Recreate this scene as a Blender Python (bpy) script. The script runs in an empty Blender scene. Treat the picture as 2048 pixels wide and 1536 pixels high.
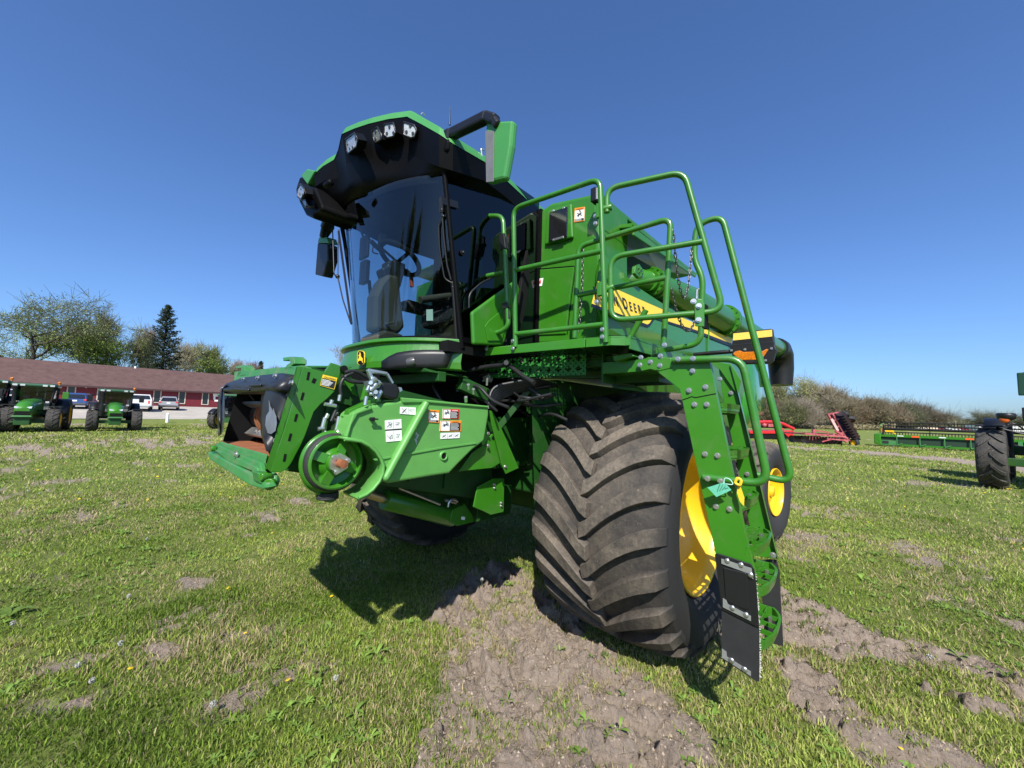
import bpy, bmesh, math, random
import numpy as np
from mathutils import Vector, Matrix
R = math.radians
random.seed(7)
rng = np.random.default_rng(11)
scene = bpy.context.scene
COL = scene.collection

# ---------------------------------------------------------------- camera
CAM = Vector((3.16, 2.98, 1.72))
_a, _p, _r, FPX = R(43.0), R(4.6), R(1.55), 770.0
_F0 = Vector((-math.cos(_a), -math.sin(_a), 0)); _R0 = Vector((-math.sin(_a), math.cos(_a), 0)); _Z = Vector((0, 0, 1))
FWD = _F0*math.cos(_p) + _Z*math.sin(_p)
_U = -_F0*math.sin(_p) + _Z*math.cos(_p)
RGT = _R0*math.cos(_r) + _U*math.sin(_r)
UPV = _U*math.cos(_r) - _R0*math.sin(_r)
cam_data = bpy.data.cameras.new('camera')
cam = bpy.data.objects.new('camera', cam_data); COL.objects.link(cam)
cam.matrix_world = Matrix(((RGT.x, UPV.x, -FWD.x, CAM.x), (RGT.y, UPV.y, -FWD.y, CAM.y), (RGT.z, UPV.z, -FWD.z, CAM.z), (0, 0, 0, 1)))
cam_data.sensor_width = 36.0
cam_data.lens = FPX*36.0/2048.0
cam_data.clip_start = 0.05
cam_data.clip_end = 5000
scene.camera = cam
# ---------------------------------------------------------------- sky, sun, exposure
SUN_VEC = Vector((0.80, 0.64, 1.0)).normalized()       # towards the sun
SUN_EL = math.asin(SUN_VEC.z)
world = bpy.data.worlds.new('World'); scene.world = world; world.use_nodes = True
wn = world.node_tree; wn.nodes.clear()
sky = wn.nodes.new('ShaderNodeTexSky'); sky.sky_type = 'NISHITA'; sky.sun_disc = False
sky.sun_elevation = SUN_EL
sky.sun_rotation = math.atan2(SUN_VEC.x, SUN_VEC.y)
sky.altitude = 0; sky.air_density = 1.0; sky.dust_density = 1.0; sky.ozone_density = 5.0
bg = wn.nodes.new('ShaderNodeBackground'); bg.inputs['Strength'].default_value = 0.084
wo = wn.nodes.new('ShaderNodeOutputWorld')
tin = wn.nodes.new('ShaderNodeMix'); tin.data_type = 'RGBA'; tin.blend_type = 'MULTIPLY'; tin.inputs['Factor'].default_value = 1.0; tin.inputs['B'].default_value = (.785, .98, 1.26, 1)
wn.links.new(sky.outputs[0], tin.inputs['A']); wn.links.new(tin.outputs['Result'], bg.inputs[0]); wn.links.new(bg.outputs[0], wo.inputs[0])
sd = bpy.data.lights.new('sun', 'SUN'); sd.energy = 4.4; sd.angle = R(0.53); sd.color = (1.0, 0.95, 0.87)
sun = bpy.data.objects.new('sun', sd); COL.objects.link(sun)
sun.rotation_euler = SUN_VEC.to_track_quat('Z', 'Y').to_euler()
scene.view_settings.view_transform = 'Standard'; scene.view_settings.look = 'None'
scene.view_settings.exposure = 0.8; scene.view_settings.gamma = 1.0
scene.render.engine = 'CYCLES'
scene.cycles.max_bounces = 7; scene.cycles.transparent_max_bounces = 24

# ---------------------------------------------------------------- measuring: a photo pixel met with a real plane
def ray(u, v): return FWD + RGT*((u-1024.0)/FPX) + UPV*((768.0-v)/FPX)
def onp(u, v, n, d):
    n = Vector(n); r = ray(u, v); t = (d - CAM.dot(n))/r.dot(n); return CAM + r*t
def X(u, v, x): return onp(u, v, (1, 0, 0), x)
def Y(u, v, y): return onp(u, v, (0, 1, 0), y)
def Zp(u, v, z): return onp(u, v, (0, 0, 1), z)
FRONT = ((1, .14, 0), 1.25); GATE = ((1, .34, 0), 1.585); LADN = ((1, .14, 0), 1.12); LADF = ((1, .14, 0), .60)
def PL(pts, pl): return [onp(u, v, *pl) for u, v in pts]
def PY(pts, y): return [Y(u, v, y) for u, v in pts]
def PX(pts, x): return [X(u, v, x) for u, v in pts]

# ---------------------------------------------------------------- materials
MATS = {}
def mat(name, col, rough=.5, metal=0., coat=0., var=.0, vs=3., bump=0., bs=40., rvar=0., trans=0., emit=None, spec=.5, dirt=None, ds=2.2, dlo=.5, dhi=.75):
    if name in MATS: return MATS[name]
    m = bpy.data.materials.new(name); m.use_nodes = True
    nt = m.node_tree; b = nt.nodes['Principled BSDF']; L = nt.links
    c4 = (*col, 1)
    b.inputs['Base Color'].default_value = c4; b.inputs['Roughness'].default_value = rough
    b.inputs['Metallic'].default_value = metal
    b.inputs['Coat Weight'].default_value = coat; b.inputs['Coat Roughness'].default_value = .08
    b.inputs['Specular IOR Level'].default_value = spec
    tc = None
    def co():
        nonlocal tc
        if tc is None: tc = nt.nodes.new('ShaderNodeTexCoord')
        return tc.outputs['Object']
    src = None
    if var > 0:
        n = nt.nodes.new('ShaderNodeTexNoise'); n.inputs['Scale'].default_value = vs; n.inputs['Detail'].default_value = 6
        n.inputs['Roughness'].default_value = .62
        L.new(co(), n.inputs['Vector'])
        mr = nt.nodes.new('ShaderNodeMapRange'); mr.inputs[1].default_value = .28; mr.inputs[2].default_value = .72
        L.new(n.outputs['Fac'], mr.inputs[0])
        mx = nt.nodes.new('ShaderNodeMix'); mx.data_type = 'RGBA'
        mx.inputs['A'].default_value = (*[c*(1-var) for c in col], 1); mx.inputs['B'].default_value = (*[min(1, c*(1+var)) for c in col], 1)
        L.new(mr.outputs[0], mx.inputs['Factor']); src = mx.outputs['Result']
        if rvar > 0:
            m2 = nt.nodes.new('ShaderNodeMapRange'); m2.inputs[3].default_value = max(.02, rough-rvar); m2.inputs[4].default_value = min(1, rough+rvar)
            L.new(n.outputs['Fac'], m2.inputs[0]); L.new(m2.outputs[0], b.inputs['Roughness'])
    if dirt is not None:
        n = nt.nodes.new('ShaderNodeTexNoise'); n.inputs['Scale'].default_value = ds; n.inputs['Detail'].default_value = 9; n.inputs['Roughness'].default_value = .7
        L.new(co(), n.inputs['Vector'])
        mr = nt.nodes.new('ShaderNodeMapRange'); mr.inputs[1].default_value = dlo; mr.inputs[2].default_value = dhi
        L.new(n.outputs['Fac'], mr.inputs[0])
        mx = nt.nodes.new('ShaderNodeMix'); mx.data_type = 'RGBA'
        if src is not None: L.new(src, mx.inputs['A'])
        else: mx.inputs['A'].default_value = c4
        mx.inputs['B'].default_value = (*dirt, 1); L.new(mr.outputs[0], mx.inputs['Factor']); src = mx.outputs['Result']
    if src is not None: L.new(src, b.inputs['Base Color'])
    if bump > 0:
        n = nt.nodes.new('ShaderNodeTexNoise'); n.inputs['Scale'].default_value = bs; n.inputs['Detail'].default_value = 5
        L.new(co(), n.inputs['Vector'])
        bp = nt.nodes.new('ShaderNodeBump'); bp.inputs['Strength'].default_value = bump; bp.inputs['Distance'].default_value = .02
        L.new(n.outputs['Fac'], bp.inputs['Height']); L.new(bp.outputs[0], b.inputs['Normal'])
    if emit: b.inputs['Emission Color'].default_value = (*emit[0], 1); b.inputs['Emission Strength'].default_value = emit[1]
    MATS[name] = m; return m

def glass(name, tint, refl_rough=.01, ior=1.5, boost=0.):
    if name in MATS: return MATS[name]
    m = bpy.data.materials.new(name); m.use_nodes = True; nt = m.node_tree; nt.nodes.clear(); L = nt.links
    o = nt.nodes.new('ShaderNodeOutputMaterial'); t = nt.nodes.new('ShaderNodeBsdfTransparent'); g = nt.nodes.new('ShaderNodeBsdfGlossy')
    t.inputs[0].default_value = (*tint, 1); g.inputs['Roughness'].default_value = refl_rough; g.inputs['Color'].default_value = (.9, .93, .95, 1)
    f = nt.nodes.new('ShaderNodeFresnel'); ge = nt.nodes.new('ShaderNodeNewGeometry'); im = nt.nodes.new('ShaderNodeMapRange'); im.inputs[3].default_value = ior; im.inputs[4].default_value = 1/ior; L.new(ge.outputs['Backfacing'], im.inputs[0]); L.new(im.outputs[0], f.inputs[0])
    mx = nt.nodes.new('ShaderNodeMixShader')
    ad = nt.nodes.new('ShaderNodeMath'); ad.operation = 'ADD'; ad.inputs[1].default_value = boost; ad.use_clamp = True
    L.new(f.outputs[0], ad.inputs[0]); L.new(ad.outputs[0], mx.inputs[0]); L.new(t.outputs[0], mx.inputs[1]); L.new(g.outputs[0], mx.inputs[2]); L.new(mx.outputs[0], o.inputs[0])
    MATS[name] = m; return m

GREEN = mat('green_paint', (.031, .165, .008), rough=.34, coat=.35, var=.10, vs=2.5, rvar=.07, dirt=(.10, .155, .065), ds=5.5, dlo=.52, dhi=.92)
GREENF = mat('green_satin_plastic', (.100, .305, .066), rough=.46, coat=.0, var=.08, vs=9, bump=.03, bs=260, dirt=(.11, .19, .08), ds=4, dlo=.58, dhi=.95)
GREENR = mat('green_rail_paint', (.030, .158, .014), rough=.36, coat=.3, var=.12, vs=6, rvar=.08, dirt=(.10, .16, .08), ds=9, dlo=.52, dhi=.85)
GREEN_SHADE = mat('green_paint_shaded', (.011, .066, .008), rough=.5, coat=.0, var=.2, vs=4, dirt=(.07, .075, .045), ds=3, dlo=.52, dhi=.85)  # same green paint, darkened so the colour carries the shade of enclosed parts
GREENW = mat('green_worn_paint', (.035, .185, .045), rough=.5, var=.18, vs=6, dirt=(.15, .17, .10), ds=7, dlo=.5, dhi=.75, bump=.05, bs=60)
YELLOW = mat('yellow_paint', (.80, .46, .010), rough=.38, coat=.25, var=.06, vs=4, dirt=(.50, .32, .06), ds=4, dlo=.55, dhi=.9)
YDECAL = mat('yellow_decal', (.82, .56, .03), rough=.35, var=.03, vs=3)
RUBBER = mat('tyre_rubber', (.018, .018, .019), rough=.72, var=.25, vs=12, bump=.12, bs=90)
BLACK = mat('black_plastic', (.008, .008, .009), rough=.42, var=.15, vs=8, bump=.03, bs=200, dirt=(.05, .047, .04), ds=5, dlo=.58, dhi=.95)
BLACKM = mat('matt_black', (.004, .004, .0045), rough=.8, var=.2, vs=6, spec=.2)
SHIELD = mat('black_wear_liner', (.013, .0135, .015), rough=.42, var=.25, vs=5, dirt=(.07, .066, .06), ds=4, dlo=.58, dhi=.95, bump=.06, bs=40)
STEEL = mat('zinc_steel', (.60, .60, .58), rough=.32, metal=.9, var=.15, vs=30)
BARE = mat('bare_steel', (.45, .44, .43), rough=.38, metal=.85, var=.3, vs=8)
RUST = mat('rusty_steel', (.22, .072, .026), rough=.8, var=.30, vs=7, dirt=(.33, .14, .06), ds=12, dlo=.45, dhi=.8, bump=.15, bs=60)
GREY = mat('grey_plastic', (.12, .12, .118), rough=.6, var=.1, vs=6)
OLIVE = mat('taupe_plastic', (.075, .066, .050), rough=.55, var=.12, vs=5)
WHITE = mat('white_sticker', (.78, .78, .76), rough=.45, var=.04, vs=30)
INK = mat('black_ink', (.02, .02, .02), rough=.5)
ORANGE = mat('orange_ink', (.85, .25, .015), rough=.45)
REDINK = mat('red_ink', (.62, .03, .03), rough=.45)
AMBER = mat('amber_lens', (.52, .15, .008), rough=.12, coat=.6, var=.4, vs=45)
LENS = mat('clear_lamp', (.62, .63, .63), rough=.14, metal=.35, var=.3, vs=55)
LENSD = mat('dim_lamp', (.20, .20, .14), rough=.2, metal=.3, var=.2, vs=40)
GLASS = glass('cab_glass', (.50, .60, .62), boost=.008)
SGLASS = glass('tinted_side_glass', (.07, .09, .11), boost=.008)

# ---------------------------------------------------------------- mesh building
EACH = set('arm_socket railing_bolt ladder_bolt step_bolt lamp_bolt liner_bolt sill_bolt bracket_bolt flap_rivet flap_strip gate_hinge railing_clamp railing_foot cab_pillar hose_fitting steel_fitting hydraulic_hose lamp_bulb gate_hinge plate_slot bracket_hole drum_ring drum_slat disc_blades disc_arm side_window wiper front_axle latch_pin liner_rib pivot_pin duct_rib gusset hose_bracket sill_brace cover_ridge hatch_latch roof_hook flood_lamp roof_vent window_glass monitor cutting_deck gearbox lower_bracket side_bracket coupler_valve coupler_handle feeder_cradle cowl_beam bottom_lip rolling_basket main_frame hinge_linkage drive_hose centre_post arched_frame frame ladder_bracket deck_frame deck_edge column_head cylinder_pipe yellow_tie body door_fitting vent_blade reel_bat reel_tine grille front_bumper rear_bumper end_post back_frame'.split())
class MB:
    def __init__(s): s.v = []; s.f = []; s.sm = []
    def add(s, vs, fs, smooth=False):
        o = len(s.v); s.v += [tuple(p) for p in vs]
        for f in fs: s.f.append(tuple(i+o for i in f)); s.sm.append(smooth)
        return s
    def box(s, c, size, M=None):
        hx, hy, hz = [q/2 for q in size]; c = Vector(c)
        vs = [Vector((x, y, z)) for z in (-hz, hz) for y in (-hy, hy) for x in (-hx, hx)]
        if M is not None: vs = [M @ q for q in vs]
        return s.add([c+q for q in vs], [(0, 2, 3, 1), (4, 5, 7, 6), (0, 1, 5, 4), (2, 6, 7, 3), (0, 4, 6, 2), (1, 3, 7, 5)])
    def bb(s, lo, hi):
        return s.box([(a+b)/2 for a, b in zip(lo, hi)], [abs(b-a) for a, b in zip(lo, hi)])
    def prism(s, pts, vec):
        pts = [Vector(p) for p in pts]; vec = Vector(vec); n = len(pts)
        s.add(pts+[p+vec for p in pts], [tuple(range(n))[::-1], tuple(range(n, 2*n))]+[(i, (i+1) % n, n+(i+1) % n, n+i) for i in range(n)])
        return s
    def bar(s, a, b, w, h=None, up=(0, 0, 1)):
        a = Vector(a); b = Vector(b); d = (b-a); L = d.length; d.normalize(); h = h or w
        u = Vector(up); sx = d.cross(u)
        if sx.length < 1e-4: sx = d.cross(Vector((1, 0, 0)))
        sx.normalize(); uu = sx.cross(d)
        vs = [p+sx*(i*w/2)+uu*(j*h/2) for p in (a, b) for i, j in ((-1, -1), (1, -1), (1, 1), (-1, 1))]
        return s.add(vs, [(0, 1, 2, 3), (7, 6, 5, 4), (0, 4, 5, 1), (1, 5, 6, 2), (2, 6, 7, 3), (3, 7, 4, 0)])
    def tube(s, path, r, n=10, closed=False, caps=True):
        P = [Vector(p) for p in path]; m = len(P)
        rr = r if isinstance(r, (list, tuple)) else [r]*m
        rings = []; prev = None
        for i in range(m):
            if closed: t = P[(i+1) % m]-P[i-1]
            else: t = P[min(i+1, m-1)]-P[max(i-1, 0)]
            if t.length < 1e-9: t = Vector((0, 0, 1))
            t.normalize()
            if prev is None:
                x = t.cross(Vector((0, 0, 1)))
                if x.length < 1e-3: x = t.cross(Vector((1, 0, 0)))
            else:
                x = prev - t*prev.dot(t)
                if x.length < 1e-6: x = t.cross(Vector((0, 0, 1)))
            x.normalize(); prev = x; y = t.cross(x)
            rings.append([P[i]+(x*math.cos(2*math.pi*k/n)+y*math.sin(2*math.pi*k/n))*rr[i] for k in range(n)])
        vs = [q for rg in rings for q in rg]; fs = []
        for i in range(m if closed else m-1):
            j = (i+1) % m
            for k in range(n): fs.append((i*n+k, i*n+(k+1) % n, j*n+(k+1) % n, j*n+k))
        s.add(vs, fs, True)
        if caps and not closed: s.add(rings[0], [tuple(range(n))[::-1]]); s.add(rings[-1], [tuple(range(n))])
        return s
    def cyl(s, a, b, r, n=16, r2=None): return s.tube([a, b], [r, r if r2 is None else r2], n)
    def lathe(s, prof, c, ax=(0, 1, 0), n=48, smooth=True, a0=0., a1=2*math.pi):
        # prof: (radius, offset along the axis)
        ax = Vector(ax).normalized(); c = Vector(c); x = ax.cross(Vector((0, 0, 1)))
        if x.length < 1e-3: x = Vector((1, 0, 0))
        x.normalize(); y = x.cross(ax); full = abs(a1-a0-2*math.pi) < 1e-6; m = n if full else n+1
        vs = []
        for k in range(m):
            t = a0+(a1-a0)*k/n; d = x*math.cos(t)+y*math.sin(t)
            for r, o in prof: vs.append(c+d*r+ax*o)
        q = len(prof); fs = []
        for k in range(n):
            j = (k+1) % m
            for i in range(q-1): fs.append((k*q+i, k*q+i+1, j*q+i+1, j*q+i))
        return s.add(vs, fs, smooth)
    def disc(s, c, ax, r, th=.004, n=24): 
        c = Vector(c); ax = Vector(ax).normalized(); return s.cyl(c, c+ax*th, r, n)
    def bolt(s, p, nrm, r=.011):
        p = Vector(p); nrm = Vector(nrm).normalized()
        s.cyl(p, p+nrm*.004, r*1.25, 12); s.cyl(p+nrm*.003, p+nrm*(r*.9+.003), r*.85, 6); return s
    def grid(s, rows, smooth=True, closed=False):
        m = len(rows[0]); vs = [q for rw in rows for q in rw]; fs = []
        for i in range(len(rows)-1):
            for k in range(m if closed else m-1):
                fs.append((i*m+k, i*m+(k+1) % m, (i+1)*m+(k+1) % m, (i+1)*m+k))
        return s.add(vs, fs, smooth)
    def sphere(s, c, r, n=12, sc=(1, 1, 1)):
        c = Vector(c); rows = []
        for i in range(n//2+1):
            t = math.pi*i/(n//2); rows.append([c+Vector((math.sin(t)*math.cos(2*math.pi*k/n)*sc[0], math.sin(t)*math.sin(2*math.pi*k/n)*sc[1], math.cos(t)*sc[2]))*r for k in range(n)])
        return s.grid(rows, True, True)
    def pieces(s):
        par = list(range(len(s.v)))
        def find(a):
            while par[a] != a: par[a] = par[par[a]]; a = par[a]
            return a
        for f in s.f:
            r = find(f[0])
            for q in f[1:]: par[find(q)] = r
        grp = {}
        for i, f in enumerate(s.f): grp.setdefault(find(f[0]), []).append(i)
        comps = []
        for fs in grp.values():
            P = np.array([s.v[q] for i in fs for q in s.f[i]]); comps.append([fs, P.min(0)-.001, P.max(0)+.001])
        merged = True
        while merged:
            merged = False; out = []
            for c in comps:
                for o in out:
                    if (c[1] <= o[2]).all() and (o[1] <= c[2]).all():
                        o[0] += c[0]; o[1] = np.minimum(o[1], c[1]); o[2] = np.maximum(o[2], c[2]); merged = True; break
                else: out.append(c)
            comps = out
        res = []
        for fs, _, _ in comps:
            m = MB(); mp = {}
            for i in fs:
                ff = []
                for q in s.f[i]:
                    if q not in mp: mp[q] = len(m.v); m.v.append(s.v[q])
                    ff.append(mp[q])
                m.f.append(tuple(ff)); m.sm.append(s.sm[i])
            res.append(m)
        return res
    def build(s, name, m, parent=None, bevel=0., solid=0., seg=2, ang=40, off=-1):
        if name in EACH:
            ps = s.pieces()
            if len(ps) > 1: return [q.build1(name, m, parent, bevel, solid, seg, ang, off) for q in ps][0]
        return s.build1(name, m, parent, bevel, solid, seg, ang, off)
    def build1(s, name, m, parent=None, bevel=0., solid=0., seg=2, ang=40, off=-1):
        me = bpy.data.meshes.new(name); me.from_pydata(s.v, [], s.f); me.polygons.foreach_set('use_smooth', s.sm); me.update()
        if m is not None: me.materials.append(m)
        o = bpy.data.objects.new(name, me); COL.objects.link(o)
        if parent is not None: o.parent = parent
        if solid:
            md = o.modifiers.new('solid', 'SOLIDIFY'); md.thickness = solid; md.offset = off
        if bevel:
            bm = bmesh.new(); bm.from_mesh(me); bmesh.ops.remove_doubles(bm, verts=bm.verts, dist=1e-5); bmesh.ops.recalc_face_normals(bm, faces=bm.faces); bm.to_mesh(me); bm.free()
            md = o.modifiers.new('bevel', 'BEVEL'); md.width = bevel; md.segments = seg; md.limit_method = 'ANGLE'; md.angle_limit = R(ang)
        return o

def fillet(pts, r, n=6, closed=False):
    pts = [Vector(p) for p in pts]; out = []; m = len(pts)
    for i, p in enumerate(pts):
        if not closed and i in (0, m-1): out.append(p); continue
        a = pts[i-1]; b = pts[(i+1) % m]; da = a-p; db = b-p; la, lb = da.length, db.length
        q = min(r, la*.48, lb*.48); da.normalize(); db.normalize(); A = p+da*q; B = p+db*q
        for k in range(n+1):
            t = k/n; out.append(A*(1-t)**2 + p*2*t*(1-t) + B*t*t)
    return out

def tag(o, label=None, cat=None, group=None, kind=None):
    if label: o['label'] = label
    if cat: o['category'] = cat
    if group: o['group'] = group
    if kind: o['kind'] = kind
    return o
def empty(name, loc, rz=0.):
    o = bpy.data.objects.new(name, None); COL.objects.link(o); o.location = loc; o.rotation_euler = (0, 0, rz); o.empty_display_size = .3; return o
def text_obj(name, body, m, parent, origin, xdir, ydir, size, depth=.002, sx=1.0, shear=0., bold=.012):
    cu = bpy.data.curves.new(name, 'FONT'); cu.body = body; cu.size = size; cu.extrude = depth; cu.shear = shear; cu.offset = size*bold
    t = bpy.data.objects.new(name, cu); COL.objects.link(t)
    dg = bpy.context.evaluated_depsgraph_get(); me = bpy.data.meshes.new_from_object(t.evaluated_get(dg))
    bpy.data.objects.remove(t); me.name = name; me.materials.clear(); me.materials.append(m)
    o = bpy.data.objects.new(name, me); COL.objects.link(o)
    x = Vector(xdir).normalized(); y = Vector(ydir); y = (y-x*y.dot(x)).normalized(); z = x.cross(y); x = x*sx
    o.matrix_world = Matrix(((x.x, y.x, z.x, origin[0]), (x.y, y.y, z.y, origin[1]), (x.z, y.z, z.z, origin[2]), (0, 0, 0, 1)))
    if parent is not None: o.parent = parent; o.matrix_parent_inverse = Matrix.Identity(4)
    return o
# ================================================================ GROUND
def vnoise(x, y, seed=0):
    x = np.asarray(x, float); y = np.asarray(y, float)
    xi = np.floor(x).astype(np.int64); yi = np.floor(y).astype(np.int64); fx = x-xi; fy = y-yi
    fx = fx*fx*(3-2*fx); fy = fy*fy*(3-2*fy)
    def h(a, b):
        n = (a*374761393 + b*668265263 + seed*1442695041) & 0xffffffff
        n = ((n ^ (n >> 13))*1274126177) & 0xffffffff
        return ((n ^ (n >> 16)) & 0xffff)/65535.0
    return (h(xi, yi)*(1-fx)+h(xi+1, yi)*fx)*(1-fy)+(h(xi, yi+1)*(1-fx)+h(xi+1, yi+1)*fx)*fy
def fbm(x, y, seed=0, oct=4, gain=.5):
    s = 0; a = 1; t = 0
    for o in range(oct): s = s+a*vnoise(x*2**o, y*2**o, seed+o*17); t += a; a *= gain
    return s/t
def sstep(a, b, x): t = np.clip((x-a)/(b-a), 0, 1); return t*t*(3-2*t)
def gbase(x, y):
    """gentle rise towards the red building, flat to the right"""
    return 1.62*sstep(-34, -76, y)
def poly_px(pts): return np.array([[p.x, p.y] for p in (Zp(u, v, 0) for u, v in pts)])
def inpoly(P, x, y):
    """signed distance like: positive inside, metres"""
    n = len(P); ins = np.zeros(x.shape, bool); dmin = np.full(x.shape, 1e9)
    for i in range(n):
        x0, y0 = P[i]; x1, y1 = P[(i+1) % n]
        c = ((y0 > y) != (y1 > y)) & (x < (x1-x0)*(y-y0)/((y1-y0) if abs(y1-y0) > 1e-9 else 1e-9)+x0); ins ^= c
        dx, dy = x1-x0, y1-y0; t = np.clip(((x-x0)*dx+(y-y0)*dy)/(dx*dx+dy*dy+1e-12), 0, 1)
        dmin = np.minimum(dmin, np.hypot(x-x0-t*dx, y-y0-t*dy))
    return np.where(ins, dmin, -dmin)
DIRT = [(poly_px([(868, 1222), (930, 1175), (985, 1128), (1050, 1140), (1085, 1185), (1180, 1265), (1255, 1330), (1335, 1395), (1400, 1440), (1450, 1536), (1500, 1800), (660, 1800), (800, 1530), (838, 1470), (858, 1420), (880, 1370), (896, 1320), (908, 1265)]), .16),
        (poly_px([(1440, 1270), (1565, 1185), (1640, 1212), (1750, 1255), (1850, 1282), (1950, 1312), (2060, 1350), (2060, 1405), (1960, 1362), (1860, 1335), (1760, 1310), (1690, 1318), (1600, 1290)]), .10),
        (poly_px([(1555, 1320), (1610, 1310), (1700, 1395), (1790, 1440), (1880, 1480), (1960, 1540), (2100, 1650), (1800, 1650), (1720, 1536), (1680, 1480), (1620, 1430), (1575, 1380)]), .10),
        (poly_px([(1850, 1370), (2060, 1420), (2060, 1460), (1950, 1420)]), .06)]
PATCH = [(360, 1185, .22, .10), (385, 1232, .22, .09), (470, 1278, .16, .05), (505, 1352, .20, .12), (110, 1395, .20, .06), (290, 1310, .2, .07), (150, 1330, .25, .05), (590, 1330, .08, .1), (1930, 1195, .42, .14), (2000, 1225, .3, .1), (1880, 1130, .4, .08), (1810, 1105, .3, .07), (160, 1010, .55, .12), (130, 1042, .3, .08), (500, 1075, .22, .06), (545, 1040, .2, .05), (640, 1325, .1, .05), (1620, 1020, .7, .10), (480, 1400, .16, .08), (360, 880, 2.5, .7), (1780, 1085, .3, .06), (620, 1000, .3, .08)]
PATCHW = [(Zp(u, v, 0), a, b) for u, v, a, b in PATCH]
TRK = [(Zp(u, v, 0)) for u, v in ((1560, 893), (1700, 902), (1800, 910), (1960, 926), (2200, 960))]
def dirt_amount(x, y):
    x = np.asarray(x, float); y = np.asarray(y, float)
    wob = (fbm(x*3, y*3, 5)-.5)*.55+(fbm(x*11, y*11, 9)-.5)*.40
    d = np.zeros(x.shape)
    near = (np.abs(x) < 9) & (np.abs(y) < 12)
    if near.any():
        xs, ys_, w = x[near], y[near], wob[near]; dd = np.zeros(xs.shape)
        for P, soft in DIRT: dd = np.maximum(dd, sstep(-soft*.9, soft*.7, inpoly(P, xs, ys_)+w*.6))
        d[near] = dd
    fw_ = np.array([_F0.x, _F0.y]); rt_ = np.array([_R0.x, _R0.y])
    for p, a, b in PATCHW:      # thin patches, a along the view's width, b along its depth
        dist = math.hypot(p.x-CAM.x, p.y-CAM.y); b2 = b*max(1, dist*.5)
        ex = ((x-p.x)*rt_[0]+(y-p.y)*rt_[1])/a; ey = ((x-p.x)*fw_[0]+(y-p.y)*fw_[1])/b2
        d = np.maximum(d, .85*sstep(1.5, .6, np.hypot(ex, ey)*.8+wob*1.6)*sstep(.40, .68, fbm(x*2.6, y*5.2, 23, 5, .62)))
    # little bare spots all over the lawn
    n = fbm(x*.9+7, y*.9, 21, 5, .6)
    d = np.maximum(d, .55*sstep(.64, .76, n))
    # track of bare soil across the field on the right
    for a, b in zip(TRK[:-1], TRK[1:]):
        dx, dy = b.x-a.x, b.y-a.y; t = np.clip(((x-a.x)*dx+(y-a.y)*dy)/(dx*dx+dy*dy), 0, 1); dist = np.hypot(x-a.x-t*dx, y-a.y-t*dy)
        d = np.maximum(d, .95*sstep(1.5, .4, np.abs(dist-.6)+(fbm(x*.8, y*.8, 31)-.5)*2.4))
    # wheel-worn strips before the tractors
    d = np.maximum(d, .85*sstep(1.6, .5, np.abs(y+39.5+(fbm(x*.15, y*.4, 41)-.5)*5))*sstep(-14, -6, x)*sstep(.35, .6, fbm(x*.25, y*.25, 44)))
    # clean grass right under the machine's left-hand shadow
    return np.clip(d, 0, 1)
def plates(x, y, size, seed):
    """dried crust: irregular plates, each lifted and tilted a little, with gaps between them"""
    wx = x+.05*(fbm(x*9, y*9, seed+1, 3)-.5)*2*size/.12; wy = y+.05*(fbm(x*9, y*9, seed+2, 3)-.5)*2*size/.12
    u, v = wx/size, wy/size; iu, iv = np.floor(u), np.floor(v); b1 = np.full(x.shape, 9.); b2 = np.full(x.shape, 9.); h = np.zeros(x.shape)
    def rnd(a, b, k): return vnoise(a+.0, b+.0, seed+10+k)
    for di in (-1, 0, 1):
        for dj in (-1, 0, 1):
            a, b = iu+di, iv+dj; px, py = a+.15+.7*rnd(a, b, 0), b+.15+.7*rnd(a, b, 1); ds = np.hypot(u-px, v-py); hh = .6*rnd(a, b, 2)+(rnd(a, b, 3)-.5)*(u-px)*1.1+(rnd(a, b, 4)-.5)*(v-py)*1.1
            nb = ds < b1; b2 = np.where(nb, b1, np.minimum(b2, ds)); h = np.where(nb, hh, h); b1 = np.where(nb, ds, b1)
    return h, sstep(.10, .03, b2-b1)
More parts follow.
